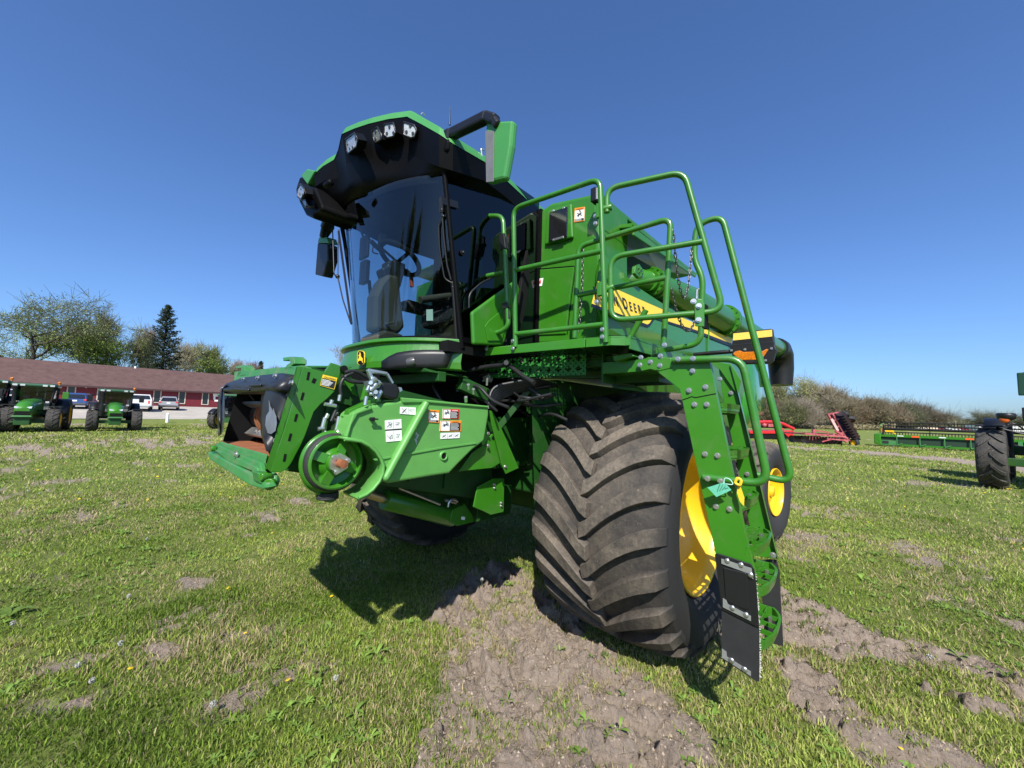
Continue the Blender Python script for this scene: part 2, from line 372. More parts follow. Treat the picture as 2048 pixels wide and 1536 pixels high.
def gheight(x, y, d=None):
    if d is None: d = dirt_amount(x, y)
    z = gbase(x, y)
    r = np.hypot(x-CAM.x, y-CAM.y); k = sstep(16, 5, r)
    z = z+(fbm(x*.7, y*.7, 3)-.5)*.05*k*sstep(.0, 1.2, np.hypot(x, y-1.6))
    ridge = 1-np.abs(2*fbm(x*4.2+1.3*vnoise(x*2, y*2, 77), y*4.2, 51, 4, .55)-1)
    wx = x+.06*(vnoise(x*6, y*6, 63)-.5); wy = y+.05*(vnoise(x*6, y*6, 64)-.5)
    def prints(px, py, pitch):       # chevron lug prints pressed by a tyre rolling along px
        f = (px/pitch+np.abs(py)*1.5+.35*(py > 0)) % 1.0; return sstep(.30, .40, f)*sstep(.98, .86, f)
    m1 = sstep(.42, .52, fbm(x*1.4, y*1.4, 62)+.06); m2 = sstep(.45, .55, fbm(x*1.5+9, y*1.5, 65))
    c, s_ = math.cos(.62), math.sin(.62)
    p1 = prints(wx, wy-1.58, .30)*m1; p2 = prints(wx*c+wy*s_, -wx*s_+wy*c-1.0, .26)*m2*(1-m1)
    crack = sstep(.035, .0, np.abs(fbm(x*3.3, y*3.3, 66, 4, .5)-.5))*sstep(.40, .55, fbm(x*1.9, y*1.9, 67))
    d = d*(.25+.75*sstep(.84, .98, d))
    z = z+k*d*(.075*(p1-.4)+.060*(p2-.4)+.055*(ridge**3-.35)+.050*(fbm(x*11, y*11, 52, 3)-.5)+.030*(fbm(x*30, y*30, 53, 2)-.5)-.045*crack)
    nr = (np.abs(x-.4) < 3.2) & (np.abs(y-1.8) < 3.2)
    if nr.any():
        xs, ys_ = x[nr], y[nr]; h1, g1 = plates(xs, ys_, .17, 300); h2, g2 = plates(xs, ys_, .06, 340); mk = sstep(.38, .52, fbm(xs*1.3, ys_*1.3, 360)); z[nr] += (k*d)[nr]*(.045*h1*(.2+.8*mk)+.020*h2-.042*g1*(.2+.8*mk)-.014*g2)
    # berms: soil pushed up beside the tyre track
    b0 = Zp(975, 1150, 0); z = z+.06*np.exp(-(((x-b0.x)/.30)**2+((y-b0.y)/.22)**2))
    return z
def axis(lo, hi, step, far, g=1.09):
    c = list(np.arange(lo, hi+1e-6, step)); s = step
    a = lo; left = []
    while a > -far: s *= g; a -= s; left.append(a)
    s = step; a = hi; right = []
    while a < far: s *= g; a += s; right.append(a)
    return np.array(left[::-1]+c+right)
gx = axis(-1.9, 2.7, .0125, 900, 1.07); gy = axis(-.6, 3.9, .0125, 900, 1.07)
GX, GY = np.meshgrid(gx, gy, indexing='ij')
GD = dirt_amount(GX, GY); GZ = gheight(GX, GY, GD)
nx, ny = len(gx), len(gy)
verts = np.stack([GX, GY, GZ], -1).reshape(-1, 3)
ii = np.arange(nx-1)[:, None]*ny+np.arange(ny-1)[None, :]
quads = np.stack([ii, ii+ny, ii+ny+1, ii+1], -1).reshape(-1, 4)
def np_mesh(name, V, F, m, smooth=True, attrs=None):
    me = bpy.data.meshes.new(name); nv, nf, k = len(V), len(F), F.shape[1]
    me.vertices.add(nv); me.loops.add(nf*k); me.polygons.add(nf)
    me.vertices.foreach_set('co', np.ascontiguousarray(V, np.float32).ravel()); me.loops.foreach_set('vertex_index', np.ascontiguousarray(F, np.int32).ravel())
    me.polygons.foreach_set('loop_start', np.arange(0, nf*k, k, dtype=np.int32))
    if smooth: me.polygons.foreach_set('use_smooth', np.ones(nf, bool))
    for an, arr in (attrs or {}).items():
        if arr.ndim == 1:
            at_ = me.attributes.new(an, 'FLOAT', 'POINT'); at_.data.foreach_set('value', np.ascontiguousarray(arr, np.float32))
        else:
            at_ = me.attributes.new(an, 'FLOAT_COLOR', 'POINT'); c4 = np.concatenate([arr, np.ones((len(arr), 1))], 1); at_.data.foreach_set('color', np.ascontiguousarray(c4, np.float32).ravel())
    me.update(); me.validate()
    if m: me.materials.append(m)
    o = bpy.data.objects.new(name, me); COL.objects.link(o); return o
# ground material: soil and turf by the 'dirt' attribute
gm = bpy.data.materials.new('ground'); gm.use_nodes = True; nt = gm.node_tree; gb = nt.nodes['Principled BSDF']; L = nt.links
gb.inputs['Roughness'].default_value = .95; gb.inputs['Specular IOR Level'].default_value = .1
tc = nt.nodes.new('ShaderNodeTexCoord'); at_ = nt.nodes.new('ShaderNodeAttribute'); at_.attribute_name = 'dirt'
def nz(scale, det=8, rough=.6):
    n = nt.nodes.new('ShaderNodeTexNoise'); n.inputs['Scale'].default_value = scale; n.inputs['Detail'].default_value = det; n.inputs['Roughness'].default_value = rough; L.new(tc.outputs['Object'], n.inputs['Vector']); return n.outputs['Fac']
def ramp(f, stops):
    r = nt.nodes.new('ShaderNodeValToRGB'); e = r.color_ramp.elements
    while len(e) > 1: e.remove(e[-1])
    e[0].position = stops[0][0]; e[0].color = (*stops[0][1], 1)
    for p, c in stops[1:]: q = e.new(p); q.color = (*c, 1)
    L.new(f, r.inputs[0]); return r.outputs[0]
def mixc(f, a, b, mode='MIX'):
    m = nt.nodes.new('ShaderNodeMix'); m.data_type = 'RGBA'; m.blend_type = mode
    if isinstance(f, float): m.inputs['Factor'].default_value = f
    else: L.new(f, m.inputs['Factor'])
    L.new(a, m.inputs['A']); L.new(b, m.inputs['B']); return m.outputs['Result']
turf = mixc(nz(.35, 6), ramp(nz(2.2, 10, .7), [(.25, (.075, .10, .024)), (.5, (.150, .195, .048)), (.75, (.27, .29, .09))]), ramp(nz(5, 10, .7), [(.3, (.10, .13, .032)), (.55, (.185, .215, .06)), (.8, (.33, .31, .14))]))
fine = ramp(nz(60, 4, .7), [(.3, (.55, .55, .55)), (.7, (1.45, 1.45, 1.35))])
turf = mixc(.8, turf, fine, 'MULTIPLY')
soil = mixc(nz(4, 8), ramp(nz(26, 10, .7), [(.25, (.155, .122, .098)), (.55, (.33, .265, .21)), (.8, (.52, .43, .34))]), ramp(nz(9, 10, .75), [(.3, (.20, .16, .128)), (.6, (.40, .325, .26)), (.85, (.58, .48, .385))]))
dirtf = nt.nodes.new('ShaderNodeMapRange'); L.new(at_.outputs['Fac'], dirtf.inputs[0]); dirtf.inputs[1].default_value = .15; dirtf.inputs[2].default_value = .55
L.new(mixc(dirtf.outputs[0], turf, soil), gb.inputs['Base Color'])
bp = nt.nodes.new('ShaderNodeBump'); bp.inputs['Strength'].default_value = 1.0; bp.inputs['Distance'].default_value = .045; L.new(nz(38, 10, .72), bp.inputs['Height']); L.new(bp.outputs[0], gb.inputs['Normal'])
ground = np_mesh('ground', verts, quads, gm, True, {'dirt': GD.ravel()}); tag(ground, kind='structure')
from bisect import bisect
def interp2(A, x, y):
    i = np.clip(np.searchsorted(gx, x)-1, 0, nx-2); j = np.clip(np.searchsorted(gy, y)-1, 0, ny-2)
    fx = (x-gx[i])/(gx[i+1]-gx[i]); fy = (y-gy[j])/(gy[j+1]-gy[j])
    return (A[i, j]*(1-fx)+A[i+1, j]*fx)*(1-fy)+(A[i, j+1]*(1-fx)+A[i+1, j+1]*fx)*fy
def gz(x, y): return float(interp2(GZ, np.array([x]), np.array([y]))[0])

# ------------------------------------------------ grass blades, thinning with distance
def leafmat(name, trans=.35, rough=.6):
    m = bpy.data.materials.new(name); m.use_nodes = True; nt = m.node_tree; L = nt.links; nt.nodes.clear()
    o = nt.nodes.new('ShaderNodeOutputMaterial'); a = nt.nodes.new('ShaderNodeAttribute'); a.attribute_name = 'tint'
    d = nt.nodes.new('ShaderNodeBsdfPrincipled'); d.inputs['Roughness'].default_value = rough; d.inputs['Specular IOR Level'].default_value = .25; t = nt.nodes.new('ShaderNodeBsdfTranslucent'); ms = nt.nodes.new('ShaderNodeMixShader'); ms.inputs[0].default_value = trans
    L.new(a.outputs['Color'], d.inputs['Base Color']); L.new(a.outputs['Color'], t.inputs['Color']); L.new(d.outputs[0], ms.inputs[1]); L.new(t.outputs[0], ms.inputs[2]); L.new(ms.outputs[0], o.inputs[0]); return m
LEAF = leafmat('leaf_blades')
def sector(n, r0, r1, pw=1.0, half=68):
    """points around the camera's foot, inside its widened view sector; density ~ r**(pw-2)"""
    u = rng.random(n); r = (r0**pw+(r1**pw-r0**pw)*u)**(1/pw); a = R(180+43)+R(half)*(2*rng.random(n)-1)
    return CAM.x+r*np.cos(a), CAM.y+r*np.sin(a), r
def blades(name, x, y, r, length, width, keep, col, lean=.8, tri=True, dry=.20):
    d = interp2(GD, x, y); k = rng.random(len(x)) < keep(d, x, y); x, y, r, d = x[k], y[k], r[k], d[k]; n = len(x)
    z = interp2(GZ, x, y)
    sc = length(r)*(.45+.9*rng.random(n)**1.5)*(.55+.9*fbm(x*4, y*4, 83))*(1+.7*np.exp(-((d-.35)/.2)**2)); w = width(r)*(.7+.6*rng.random(n)); th = rng.random(n)*2*math.pi; ln = lean*rng.random(n)**.7*sc*1.3; la = rng.random(n)*2*math.pi
    bx, by = np.cos(th)*w/2, np.sin(th)*w/2; h = sc*np.sqrt(np.clip(1-(ln/(sc*1.4))**2, .1, 1))
    A = np.stack([x-bx, y-by, z-.006], -1); B = np.stack([x+bx, y+by, z-.006], -1)
    mx_, my_ = x+np.cos(la)*ln*.35, y+np.sin(la)*ln*.35
    Cc = np.stack([mx_-bx*.7, my_-by*.7, z+h*.6], -1); Dd = np.stack([mx_+bx*.7, my_+by*.7, z+h*.6], -1); T = np.stack([x+np.cos(la)*ln, y+np.sin(la)*ln, z+h], -1)
    c = col(x, y, n)
    isdry = rng.random(n) < np.clip(dry*(.3+1.8*sstep(.4, .65, fbm(x*1.6, y*1.6, 73)))+.25*d, 0, .8); c[isdry] = np.array([.42, .345, .19])*(.7+.6*rng.random((isdry.sum(), 1)))
    if tri:
        V = np.stack([A, B, T], 1).reshape(-1, 3); F = np.arange(3*n).reshape(-1, 3); cc = np.repeat(c, 3, 0)
    else:
        V = np.stack([A, B, Dd, Cc, T], 1).reshape(-1, 3); o = np.arange(n)[:, None]*5
        F = np.concatenate([o+np.array([[0, 1, 2]]), o+np.array([[0, 2, 3]]), o+np.array([[3, 2, 4]])]); cc = np.repeat(c, 5, 0)
    return V, F, cc
def gcol(x, y, n):
    t = fbm(x*.8, y*.8, 71)[:, None]; q = rng.random((n, 1)); v = .65+.7*rng.random((n, 1))
    a = np.array([[.105, .175, .020]]); b = np.array([[.265, .355, .052]]); c = np.array([[.48, .49, .15]])
    m = np.clip(q*.75+(t-.5)*1.5, 0, 1); return np.where(m < .5, a+(b-a)*m*2, b+(c-b)*(m*2-1))*v
tuft = lambda x, y: fbm(x*5, y*5, 81)
near_keep = lambda d, x, y: np.clip(1-1.25*d, 0, 1)*np.clip(-.15+1.9*tuft(x, y), .12, 1)+.6*(d > .3)*(fbm(x*3.1+40, y*3.1, 87, 4, .6) > .585)+.02*(d > .3)
parts = []
x, y, r = sector(290000, 1.2, 4.6, 1.7); parts.append(blades('g', x, y, r, lambda r: .033+.0*r, lambda r: .0046+.0006*r, near_keep, gcol, tri=False))
x, y, r = sector(330000, 4.4, 11, 1.3); parts.append(blades('g', x, y, r, lambda r: .037+.0*r, lambda r: .0055+.0012*r, near_keep, gcol))
x, y, r = sector(260000, 10.5, 45, 1.0); parts.append(blades("g", x, y, r, lambda r: .042+.0010*r, lambda r: .006+.0016*r, lambda d, x, y: np.clip(1-1.1*d, 0, 1)*(y > -41), gcol))
off_ = 0; Vs, Fs, Cs = [], [], []
for V, F, c in parts: Vs.append(V); Fs.append(F+off_); Cs.append(c); off_ += len(V)
gr = np_mesh('grass', np.concatenate(Vs), np.concatenate(Fs), LEAF, False, {'tint': np.concatenate(Cs)}); tag(gr, kind='stuff')
# broad weed leaves in rosettes
def rosettes(n, r0, r1, pw, lw):
    x, y, r = sector(n, r0, r1, pw); d = interp2(GD, x, y); k = rng.random(n) < np.where(d > .5, .25, 1.)*(fbm(x*1.2, y*1.2, 91) > .42); x, y, r = x[k], y[k], r[k]; V, F, Cc = [], [], []
    for px, py, pr in zip(x, y, r):
        z = gz(px, py); m = rng.integers(4, 9); big = lw*(.6+.9*rng.random())
        base = np.array([.17, .27, .05])*(.75+.7*rng.random())
        for q in range(m):
            a = 2*math.pi*(q+rng.random()*.7)/m; l = big*(.6+.6*rng.random()); w = l*(.22+.16*rng.random()); e = .25+.5*rng.random(); dx, dy = math.cos(a), math.sin(a); nx_, ny_ = -dy, dx; o = len(V)
            for t, ww, zz in ((0, .15, 0), (.35, .8, .55), (.7, 1, .8), (1.0, .1, .62)):
                for s in (-1, 1): V.append((px+dx*l*t+nx_*w*.5*ww*s, py+dy*l*t+ny_*w*.5*ww*s, z+l*e*zz+.004+(.15*w*ww)))
            for i in range(3): F.append((o+2*i, o+2*i+1, o+2*i+3, o+2*i+2))
            Cc += [base*(.85+.3*rng.random())]*8
    return V, F, Cc
V1, F1, C1 = rosettes(2600, 1.4, 6, 1.6, .038); V2, F2, C2 = rosettes(1600, 6, 16, 1.3, .06); V3, F3, C3 = rosettes(36, 1.6, 9, 1.4, .085)
F2 += [tuple(i+len(V2) for i in f) for f in F3]; V2 = V2+V3; C2 = C2+C3
wd = np_mesh('weed_leaves', np.array(V1+V2), np.array(F1+[tuple(i+len(V1) for i in f) for f in F2]), LEAF, True, {'tint': np.array(C1+C2)}); tag(wd, kind='stuff')
# dandelions: yellow flowers and white seed heads
def spots(n, r0, r1, pw, extra=()):
    x, y, r = sector(n, r0, r1, pw); d = interp2(GD, x, y); k = (d < .4) & (fbm(x*.5, y*.5, 95) > .45); return list(zip(x[k], y[k]))+list(extra)
DY = mat('dandelion_yellow', (.80, .54, .012), rough=.7); DW = mat('dandelion_fluff', (.36, .36, .33), rough=.95)
ex = [(Zp(u, v, 0).x, Zp(u, v, 0).y) for u, v in ((490, 1275), (575, 1368), (260, 1345), (95, 1245), (1545, 1195), (1802, 1500), (1720, 1285))]
mb = MB()
for px, py in spots(60, 3.5, 20, 1.2, ex)+spots(1100, 9, 34, 1.2):
    rr_ = math.hypot(px-CAM.x, py-CAM.y); z = gz(px, py)+.02+.02*rng.random(); q = (.012+.0006*rr_)*(.7+.5*rng.random()); m = 9; tx_, ty_ = rng.normal(0, .3, 2)
    for k in range(m):
        a0, a1 = 2*math.pi*k/m, 2*math.pi*(k+.7)/m; mb.add([(px, py, z+.004), (px+q*math.cos(a0), py+q*math.sin(a0), z+q*(tx_*math.cos(a0)+ty_*math.sin(a0))), (px+q*math.cos(a1), py+q*math.sin(a1), z+q*(tx_*math.cos(a1)+ty_*math.sin(a1)))], [(0, 1, 2)])
o = mb.build('dandelion_flowers', DY); tag(o, kind='stuff')
ex = [(Zp(u, v, 0).x, Zp(u, v, 0).y) for u, v in ((153, 1361), (181, 1393), (256, 1205), (424, 1436), (670, 1383), (24, 1265), (238, 1318), (53, 982), (97, 988), (158, 990), (57, 988), (78, 995), (1860, 1330), (963, 1190))]
mb = MB(); st_ = MB()
for px, py in spots(70, 5, 26, 1.3, ex):
    h = .05+.05*rng.random(); c = Vector((px, py, gz(px, py)+h)); st_.cyl((px, py, c.z-h), c, .0016, 4)
    for k in range(46):
        v = Vector(rng.normal(0, 1, 3)); v.normalize(); e = c+v*.017; w = v.cross(Vector((0, 0, 1))).normalized()*.0035; u_ = v.cross(w).normalized()*.0035; mb.add([c, e+w, e-w], [(0, 1, 2)]); mb.add([e+w, e+u_, e-w, e-u_], [(0, 1, 2, 3)])
o = mb.build('dandelion_seed_heads', DW); tag(o, kind='stuff'); o = st_.build('dandelion_stalks', mat('dandelion_stalk', (.14, .17, .06), rough=.7)); tag(o, kind='stuff')
# straw, twigs and soil crumbs on the bare ground
n = 42000; x, y, r = sector(n, 1.2, 7, 1.7); d = interp2(GD, x, y); k = d > .7; x, y = x[k], y[k]; n = len(x); z = interp2(GZ, x, y)+.004
s = .003+.009*rng.random(n)**2; a = rng.random(n)*6.28
V = np.stack([np.stack([x+np.cos(a+q)*s*(.7+.5*rng.random(n)), y+np.sin(a+q)*s*(.7+.5*rng.random(n)), z-.003], -1) for q in (0, 2.1, 4.2)]+[np.stack([x, y, z+s*(.5+.5*rng.random(n))], -1)], 1).reshape(-1, 3)
o4 = np.arange(n)[:, None]*4; F = np.concatenate([o4+np.array([[0, 1, 3]]), o4+np.array([[1, 2, 3]]), o4+np.array([[2, 0, 3]])])
c = np.array([[.30, .24, .19]])*(.6+.7*rng.random((n, 1)))
cr = np_mesh('soil_crumbs', V, F, leafmat('soil_crumb', 0, .95), False, {'tint': np.repeat(c, 4, 0)}); tag(cr, kind='stuff')
n = 26000; x, y, r = sector(n, 1.2, 9, 1.6); d = interp2(GD, x, y); k = (d > .1) & (fbm(x*2.5, y*2.5, 99) > .45); x, y = x[k], y[k]; n = len(x); z = interp2(GZ, x, y)+.008; a = rng.random(n)*6.28; l = .02+.06*rng.random(n); w = .0022
V = np.stack([np.stack([x-np.sin(a)*w, y+np.cos(a)*w, z], -1), np.stack([x+np.sin(a)*w, y-np.cos(a)*w, z], -1), np.stack([x+np.cos(a)*l, y+np.sin(a)*l, z+.02*rng.random(n)], -1)], 1).reshape(-1, 3)
c = np.array([[.38, .31, .17]])*(.6+.7*rng.random((n, 1))); sw = np_mesh('dry_straw', V, np.arange(3*n).reshape(-1, 3), LEAF, False, {'tint': np.repeat(c, 3, 0)}); tag(sw, kind='stuff')
# ================================================================ COMBINE HARVESTER
H = empty('combine_harvester', (0, 0, 0))
tag(H, 'huge green combine harvester without a header, cab glass and ladder facing the camera', 'combine')

def wheel_parts(parent, loc, Rt, hw, rimR, nl, rz=0., flip=1, lug=.055, dish=.30, tread_m=None, rim_m=None, dusty=True, rim_name='wheel', seg=10, drop=.0):
    """rim mesh (the wheel) with a tyre child; axis along local Y, outer face at +Y*flip"""
    mb = MB(); o = flip
    fl = hw*.86
    prof = [(rimR*1.03, fl), (rimR*1.045, fl+.012), (rimR*1.02, fl+.022), (rimR*.985, fl+.008), (rimR*.955, fl-.06), (rimR*.93, fl-dish*.55), (rimR*.86, fl-dish*.9), (rimR*.74, fl-dish),
            (rimR*.42, fl-dish-.012), (rimR*.38, fl-dish+.03), (rimR*.24, fl-dish+.035), (rimR*.22, fl-dish+.08), (0.001, fl-dish+.085)]
    mb.lathe([(r, a*o) for r, a in prof], (0, 0, 0), n=56)
    mb.lathe([(rimR*1.03, fl*o), (rimR*.97, 0), (rimR*1.03, -fl*o)], (0, 0, 0), n=40)
    mb.lathe([(rimR*1.03, -fl*o), (rimR*.8, -fl*o*.7), (.001, -fl*o*.5)], (0, 0, 0), n=40)
    for k in range(10):
        t = 2*math.pi*k/10; c = Vector((math.cos(t)*rimR*.32, (fl-dish+.034)*o, math.sin(t)*rimR*.32)); mb.bolt(c, (0, o, 0), rimR*.035)
    rim = mb.build(rim_name, rim_m or YELLOW, parent); rim.location = loc; rim.rotation_euler = (0, 0, rz)
    t = MB(); k = hw/.52; f = (Rt-rimR)/(.99-.525)
    def rr(r): return rimR+(r-.525)*f
    P = [(.535, .40), (.56, .455), (.60, .49), (.68, .535), (.77, .548), (.835, .530), (.875, .505), (.900, .44), (.922, .30), (.932, .15), (.935, 0)]
    P = [(rr(r), a*k) for r, a in P]; full = P+[(r, -a) for r, a in P[-2::-1]]
    t.lathe(full, (0, 0, 0), n=72)
    bw = np.array([a for r, a in P][3:][::-1]); br = np.array([r for r, a in P][3:][::-1])
    order = np.argsort(bw); bw = bw[order]; br = br[order]
    D = .36*f*2.0*.5
    for side in (1, -1):
        for i in range(nl):
            th0 = 2*math.pi*(i+(.5 if side < 0 else 0))/nl
            secs = []
            for q in range(seg+1):
                s = q/seg; s0 = -.05+s*1.05
                w = hw*.99*s0*1.02; aw = abs(w)
                rb = float(np.interp(aw, bw, br))
                th = th0+(.36*(1-(1-max(s0, 0))**1.65)*f)/Rt*(Rt/.99)**.3
                wd = (.045+.015*s)*f; lg = lug*f*(1.0-.25*max(0, s-.86)/.14)
                # slope of the lug (direction along the tread) turns the section
                dth = wd/Rt*(1.15-.15*s)
                top = rb+lg; 
                if s > .93: top = rb+lg*.55
                def pt(r, a): return Vector((math.cos(a)*r, side*w, math.sin(a)*r))
                secs.append([pt(rb-.012, th-dth*1.16), pt(top, th-dth), pt(top, th+dth), pt(rb-.012, th+dth*1.16)])
            vs = [p for sc in secs for p in sc]; fs = []
            for q in range(seg):
                for j in range(3):
                    fs.append((q*4+j, q*4+j+1, (q+1)*4+j+1, (q+1)*4+j) if side > 0 else (q*4+j, (q+1)*4+j, (q+1)*4+j+1, q*4+j+1))
            fs.append((0, 3, 2, 1)); e = seg*4; fs.append((e, e+1, e+2, e+3))
            t.add(vs, fs)
    tyre = t.build('tyre', tread_m or TREAD, rim, bevel=.0045*f if seg >= 10 else 0, ang=35)
    return rim

def tread_mat(name, R0, R1, base=(.020, .020, .021), dust=(.195, .160, .122), amt=.86):
    m = bpy.data.materials.new(name); m.use_nodes = True; nt = m.node_tree; b = nt.nodes['Principled BSDF']; L = nt.links
    tc = nt.nodes.new('ShaderNodeTexCoord'); sx = nt.nodes.new('ShaderNodeSeparateXYZ'); L.new(tc.outputs['Object'], sx.inputs[0])
    def M(op, a, bb):
        n = nt.nodes.new('ShaderNodeMath'); n.operation = op
        for i, q in enumerate((a, bb)):
            if isinstance(q, (int, float)): n.inputs[i].default_value = q
            else: L.new(q, n.inputs[i])
        return n.outputs[0]
    r = M('SQRT', M('ADD', M('MULTIPLY', sx.outputs[0], sx.outputs[0]), M('MULTIPLY', sx.outputs[2], sx.outputs[2])), 0)
    mr = nt.nodes.new('ShaderNodeMapRange'); mr.interpolation_type = 'SMOOTHSTEP'; mr.inputs[1].default_value = R0; mr.inputs[2].default_value = R1; L.new(r, mr.inputs[0])
    n = nt.nodes.new('ShaderNodeTexNoise'); n.inputs['Scale'].default_value = 5; n.inputs['Detail'].default_value = 10; n.inputs['Roughness'].default_value = .72; L.new(tc.outputs['Object'], n.inputs['Vector'])
    m2 = nt.nodes.new('ShaderNodeMapRange'); m2.inputs[1].default_value = .36; m2.inputs[2].default_value = .66; m2.inputs[3].default_value = .25; L.new(n.outputs['Fac'], m2.inputs[0])
    n3 = nt.nodes.new('ShaderNodeTexNoise'); n3.inputs['Scale'].default_value = 48; n3.inputs['Detail'].default_value = 6; n3.inputs['Roughness'].default_value = .8; L.new(tc.outputs['Object'], n3.inputs['Vector'])
    m3 = nt.nodes.new('ShaderNodeMapRange'); m3.inputs[1].default_value = .35; m3.inputs[2].default_value = .65; m3.inputs[3].default_value = .55; m3.inputs[4].default_value = 1.25; L.new(n3.outputs['Fac'], m3.inputs[0])
    fac = M('MULTIPLY', M('MULTIPLY', mr.outputs[0], m2.outputs[0]), M('MULTIPLY', m3.outputs[0], amt))
    mx = nt.nodes.new('ShaderNodeMix'); mx.data_type = 'RGBA'; mx.clamp_factor = True
    mx.inputs['A'].default_value = (*base, 1); mx.inputs['B'].default_value = (*dust, 1); L.new(fac, mx.inputs['Factor'])
    # dried mud flecks and scratches
    n4 = nt.nodes.new('ShaderNodeTexNoise'); n4.inputs['Scale'].default_value = 16; n4.inputs['Detail'].default_value = 12; n4.inputs['Roughness'].default_value = .8; L.new(tc.outputs['Object'], n4.inputs['Vector'])
    m4 = nt.nodes.new('ShaderNodeMapRange'); m4.inputs[1].default_value = .60; m4.inputs[2].default_value = .66; L.new(n4.outputs['Fac'], m4.inputs[0])
    mx2 = nt.nodes.new('ShaderNodeMix'); mx2.data_type = 'RGBA'; L.new(mx.outputs['Result'], mx2.inputs['A']); mx2.inputs['B'].default_value = (.27, .225, .17, 1)
    L.new(M('MULTIPLY', m4.outputs[0], M('MULTIPLY', mr.outputs[0], .75)), mx2.inputs['Factor'])
    L.new(mx2.outputs['Result'], b.inputs['Base Color']); b.inputs['Roughness'].default_value = .78; b.inputs['Specular IOR Level'].default_value = .3
    bp = nt.nodes.new('ShaderNodeBump'); bp.inputs['Strength'].default_value = .35; bp.inputs['Distance'].default_value = .012
    L.new(M('ADD', n3.outputs['Fac'], M('MULTIPLY', n.outputs['Fac'], .7)), bp.inputs['Height']); L.new(bp.outputs[0], b.inputs['Normal'])
    return m
TREAD = tread_mat('dusty_tread', .825, .965)
TREADR = tread_mat('rear_dusty_tread', .56, .68, base=(.030, .030, .031), amt=.75)

def wheel(*a, **k): return wheel_parts(H, *a, **k)
fw = wheel((-.03, 1.565, .972), .965, .505, .525, 22, lug=.066, rz=R(0), rim_name='front_wheel')
# raised size marking on the sidewall
tx = MB()
wheel((-.03, -1.565, .972), .965, .505, .525, 22, lug=.066, rz=math.pi, flip=1, rim_name='front_wheel')
rc = Y(1551, 984, 1.93)
wheel((rc.x, 1.70, .715), .725, .27, .325, 17, rz=R(-7), rim_name='rear_wheel', dish=.10, tread_m=TREADR)
wheel((rc.x, -1.70, .715), .725, .27, .325, 17, rz=math.pi-R(7), rim_name='rear_wheel', dish=.10, tread_m=TREADR)
sz = text_obj('size_marking', '1000', mat('raised_rubber', (.045, .045, .046), rough=.7), fw, (0, 0, 0), (1, 0, 0), (0, 0, 1), .13)
sz.location = (.02, .547, -.80+.0); sz.rotation_euler = (R(90), R(10), math.pi); sz.scale = (1, 1, 1)

# ------------------------------------------------ chassis, axles, underbody
mb = MB(); mb.bb((-4.2, -.92, 1.0), (.35, .92, 2.05)); mb.bb((-5.6, -1.0, 1.3), (-4.2, 1.0, 2.3)); mb.bb((.35, -.6, 1.25), (.95, .6, 1.9))
mb.build('chassis', GREEN_SHADE, H, bevel=.02)
mb = MB(); mb.bar((0, -1.25, .968), (0, 1.25, .968), .32, .34); mb.bb((-.28, .86, .70), (.26, 1.10, 1.35)); mb.bb((-.28, -1.10, .70), (.26, -.86, 1.35))
mb.cyl((-.03, 1.0, .968), (-.03, 1.3, .968), .30, 24); mb.build('front_axle', GREEN_SHADE, H, bevel=.02)
mb = MB(); mb.bar((rc.x, -1.45, .715), (rc.x, 1.45, .715), .18, .2); mb.bb((rc.x-.25, -.3, .7), (rc.x+.25, .3, 1.35)); mb.build('rear_axle', GREEN_SHADE, H, bevel=.02)

# ------------------------------------------------ body: tank, side panels, auger, rear hood
zt = 3.46
mb = MB()
mb.prism(PX([(1195, 384), (1101, 405), (1071, 428), (1057, 462), (1046, 520), (1058, 545), (1038, 690), (1208, 690), (1204, 560)], .5), (-.12, 0, 0))
tw = mb.build('tank_front_wall', GREEN, H, bevel=.035, seg=3)
W = .5
yb = 1.43
def side(u, v, y=yb): return Y(u, v, y)
# grain tank upper shell: side wall, recess above the folded auger, roof lip
mb = MB()
mb.prism([(W-.02, yb, 2.2), (.03, yb, 2.2), (.03, yb, 3.47), (W-.02, yb, 3.43)], (0, -.06, 0))                      # solid side wall ahead of the recess
mb.prism([(.03, yb, 2.2), (-3.6, yb, 2.2), (-3.6, yb, 2.86), (.03, yb, 2.86)], (0, -.06, 0))
mb.bb((-1.9, -1.4, 2.2), (.38, 1.0, 3.40)); mb.bb((-3.6, -1.4, 2.2), (-1.9, 1.1, 2.82))
e0 = Y(1204, 388, yb); e1 = Y(1392, 546, yb)
mb.prism([(W-.02, yb+.004, e0.z), (.03, yb+.004, e0.z-.01), (.03, yb+.004, 3.25), (W-.02, yb+.004, 3.25)], (0, -.03, 0))
yl = 1.57; l0 = Y(1268, 447, yl); l1 = Y(1392, 546, yl); mb.prism([l0, l1, (l1.x, yb-.3, e1.z), (l0.x, yb-.3, 3.46)], (0, 0, -.03)); mb.prism([l0, l1, l1-Vector((0, 0, .05)), l0-Vector((0, 0, .10))], (0, -.02, 0))
mb.prism([(W-.02, yb, e0.z), (.03, yb, e0.z-.01), (e1.x, yb, e1.z), (e1.x, -1.4, e1.z), (W-.02, -1.4, e0.z)], (0, 0, -.02))
tank = mb.build('grain_tank', GREEN, H, bevel=.006)
def decal_quad(name, corners, m, parent, off=.002):
    c = [Vector(p) for p in corners]; n = (c[1]-c[0]).cross(c[3]-c[0]).normalized()
    if n.dot(CAM-c[0]) < 0: n = -n
    mb = MB(); mb.prism([p+n*off for p in c], -n*(off*.8)); return mb.build(name, m, parent), n
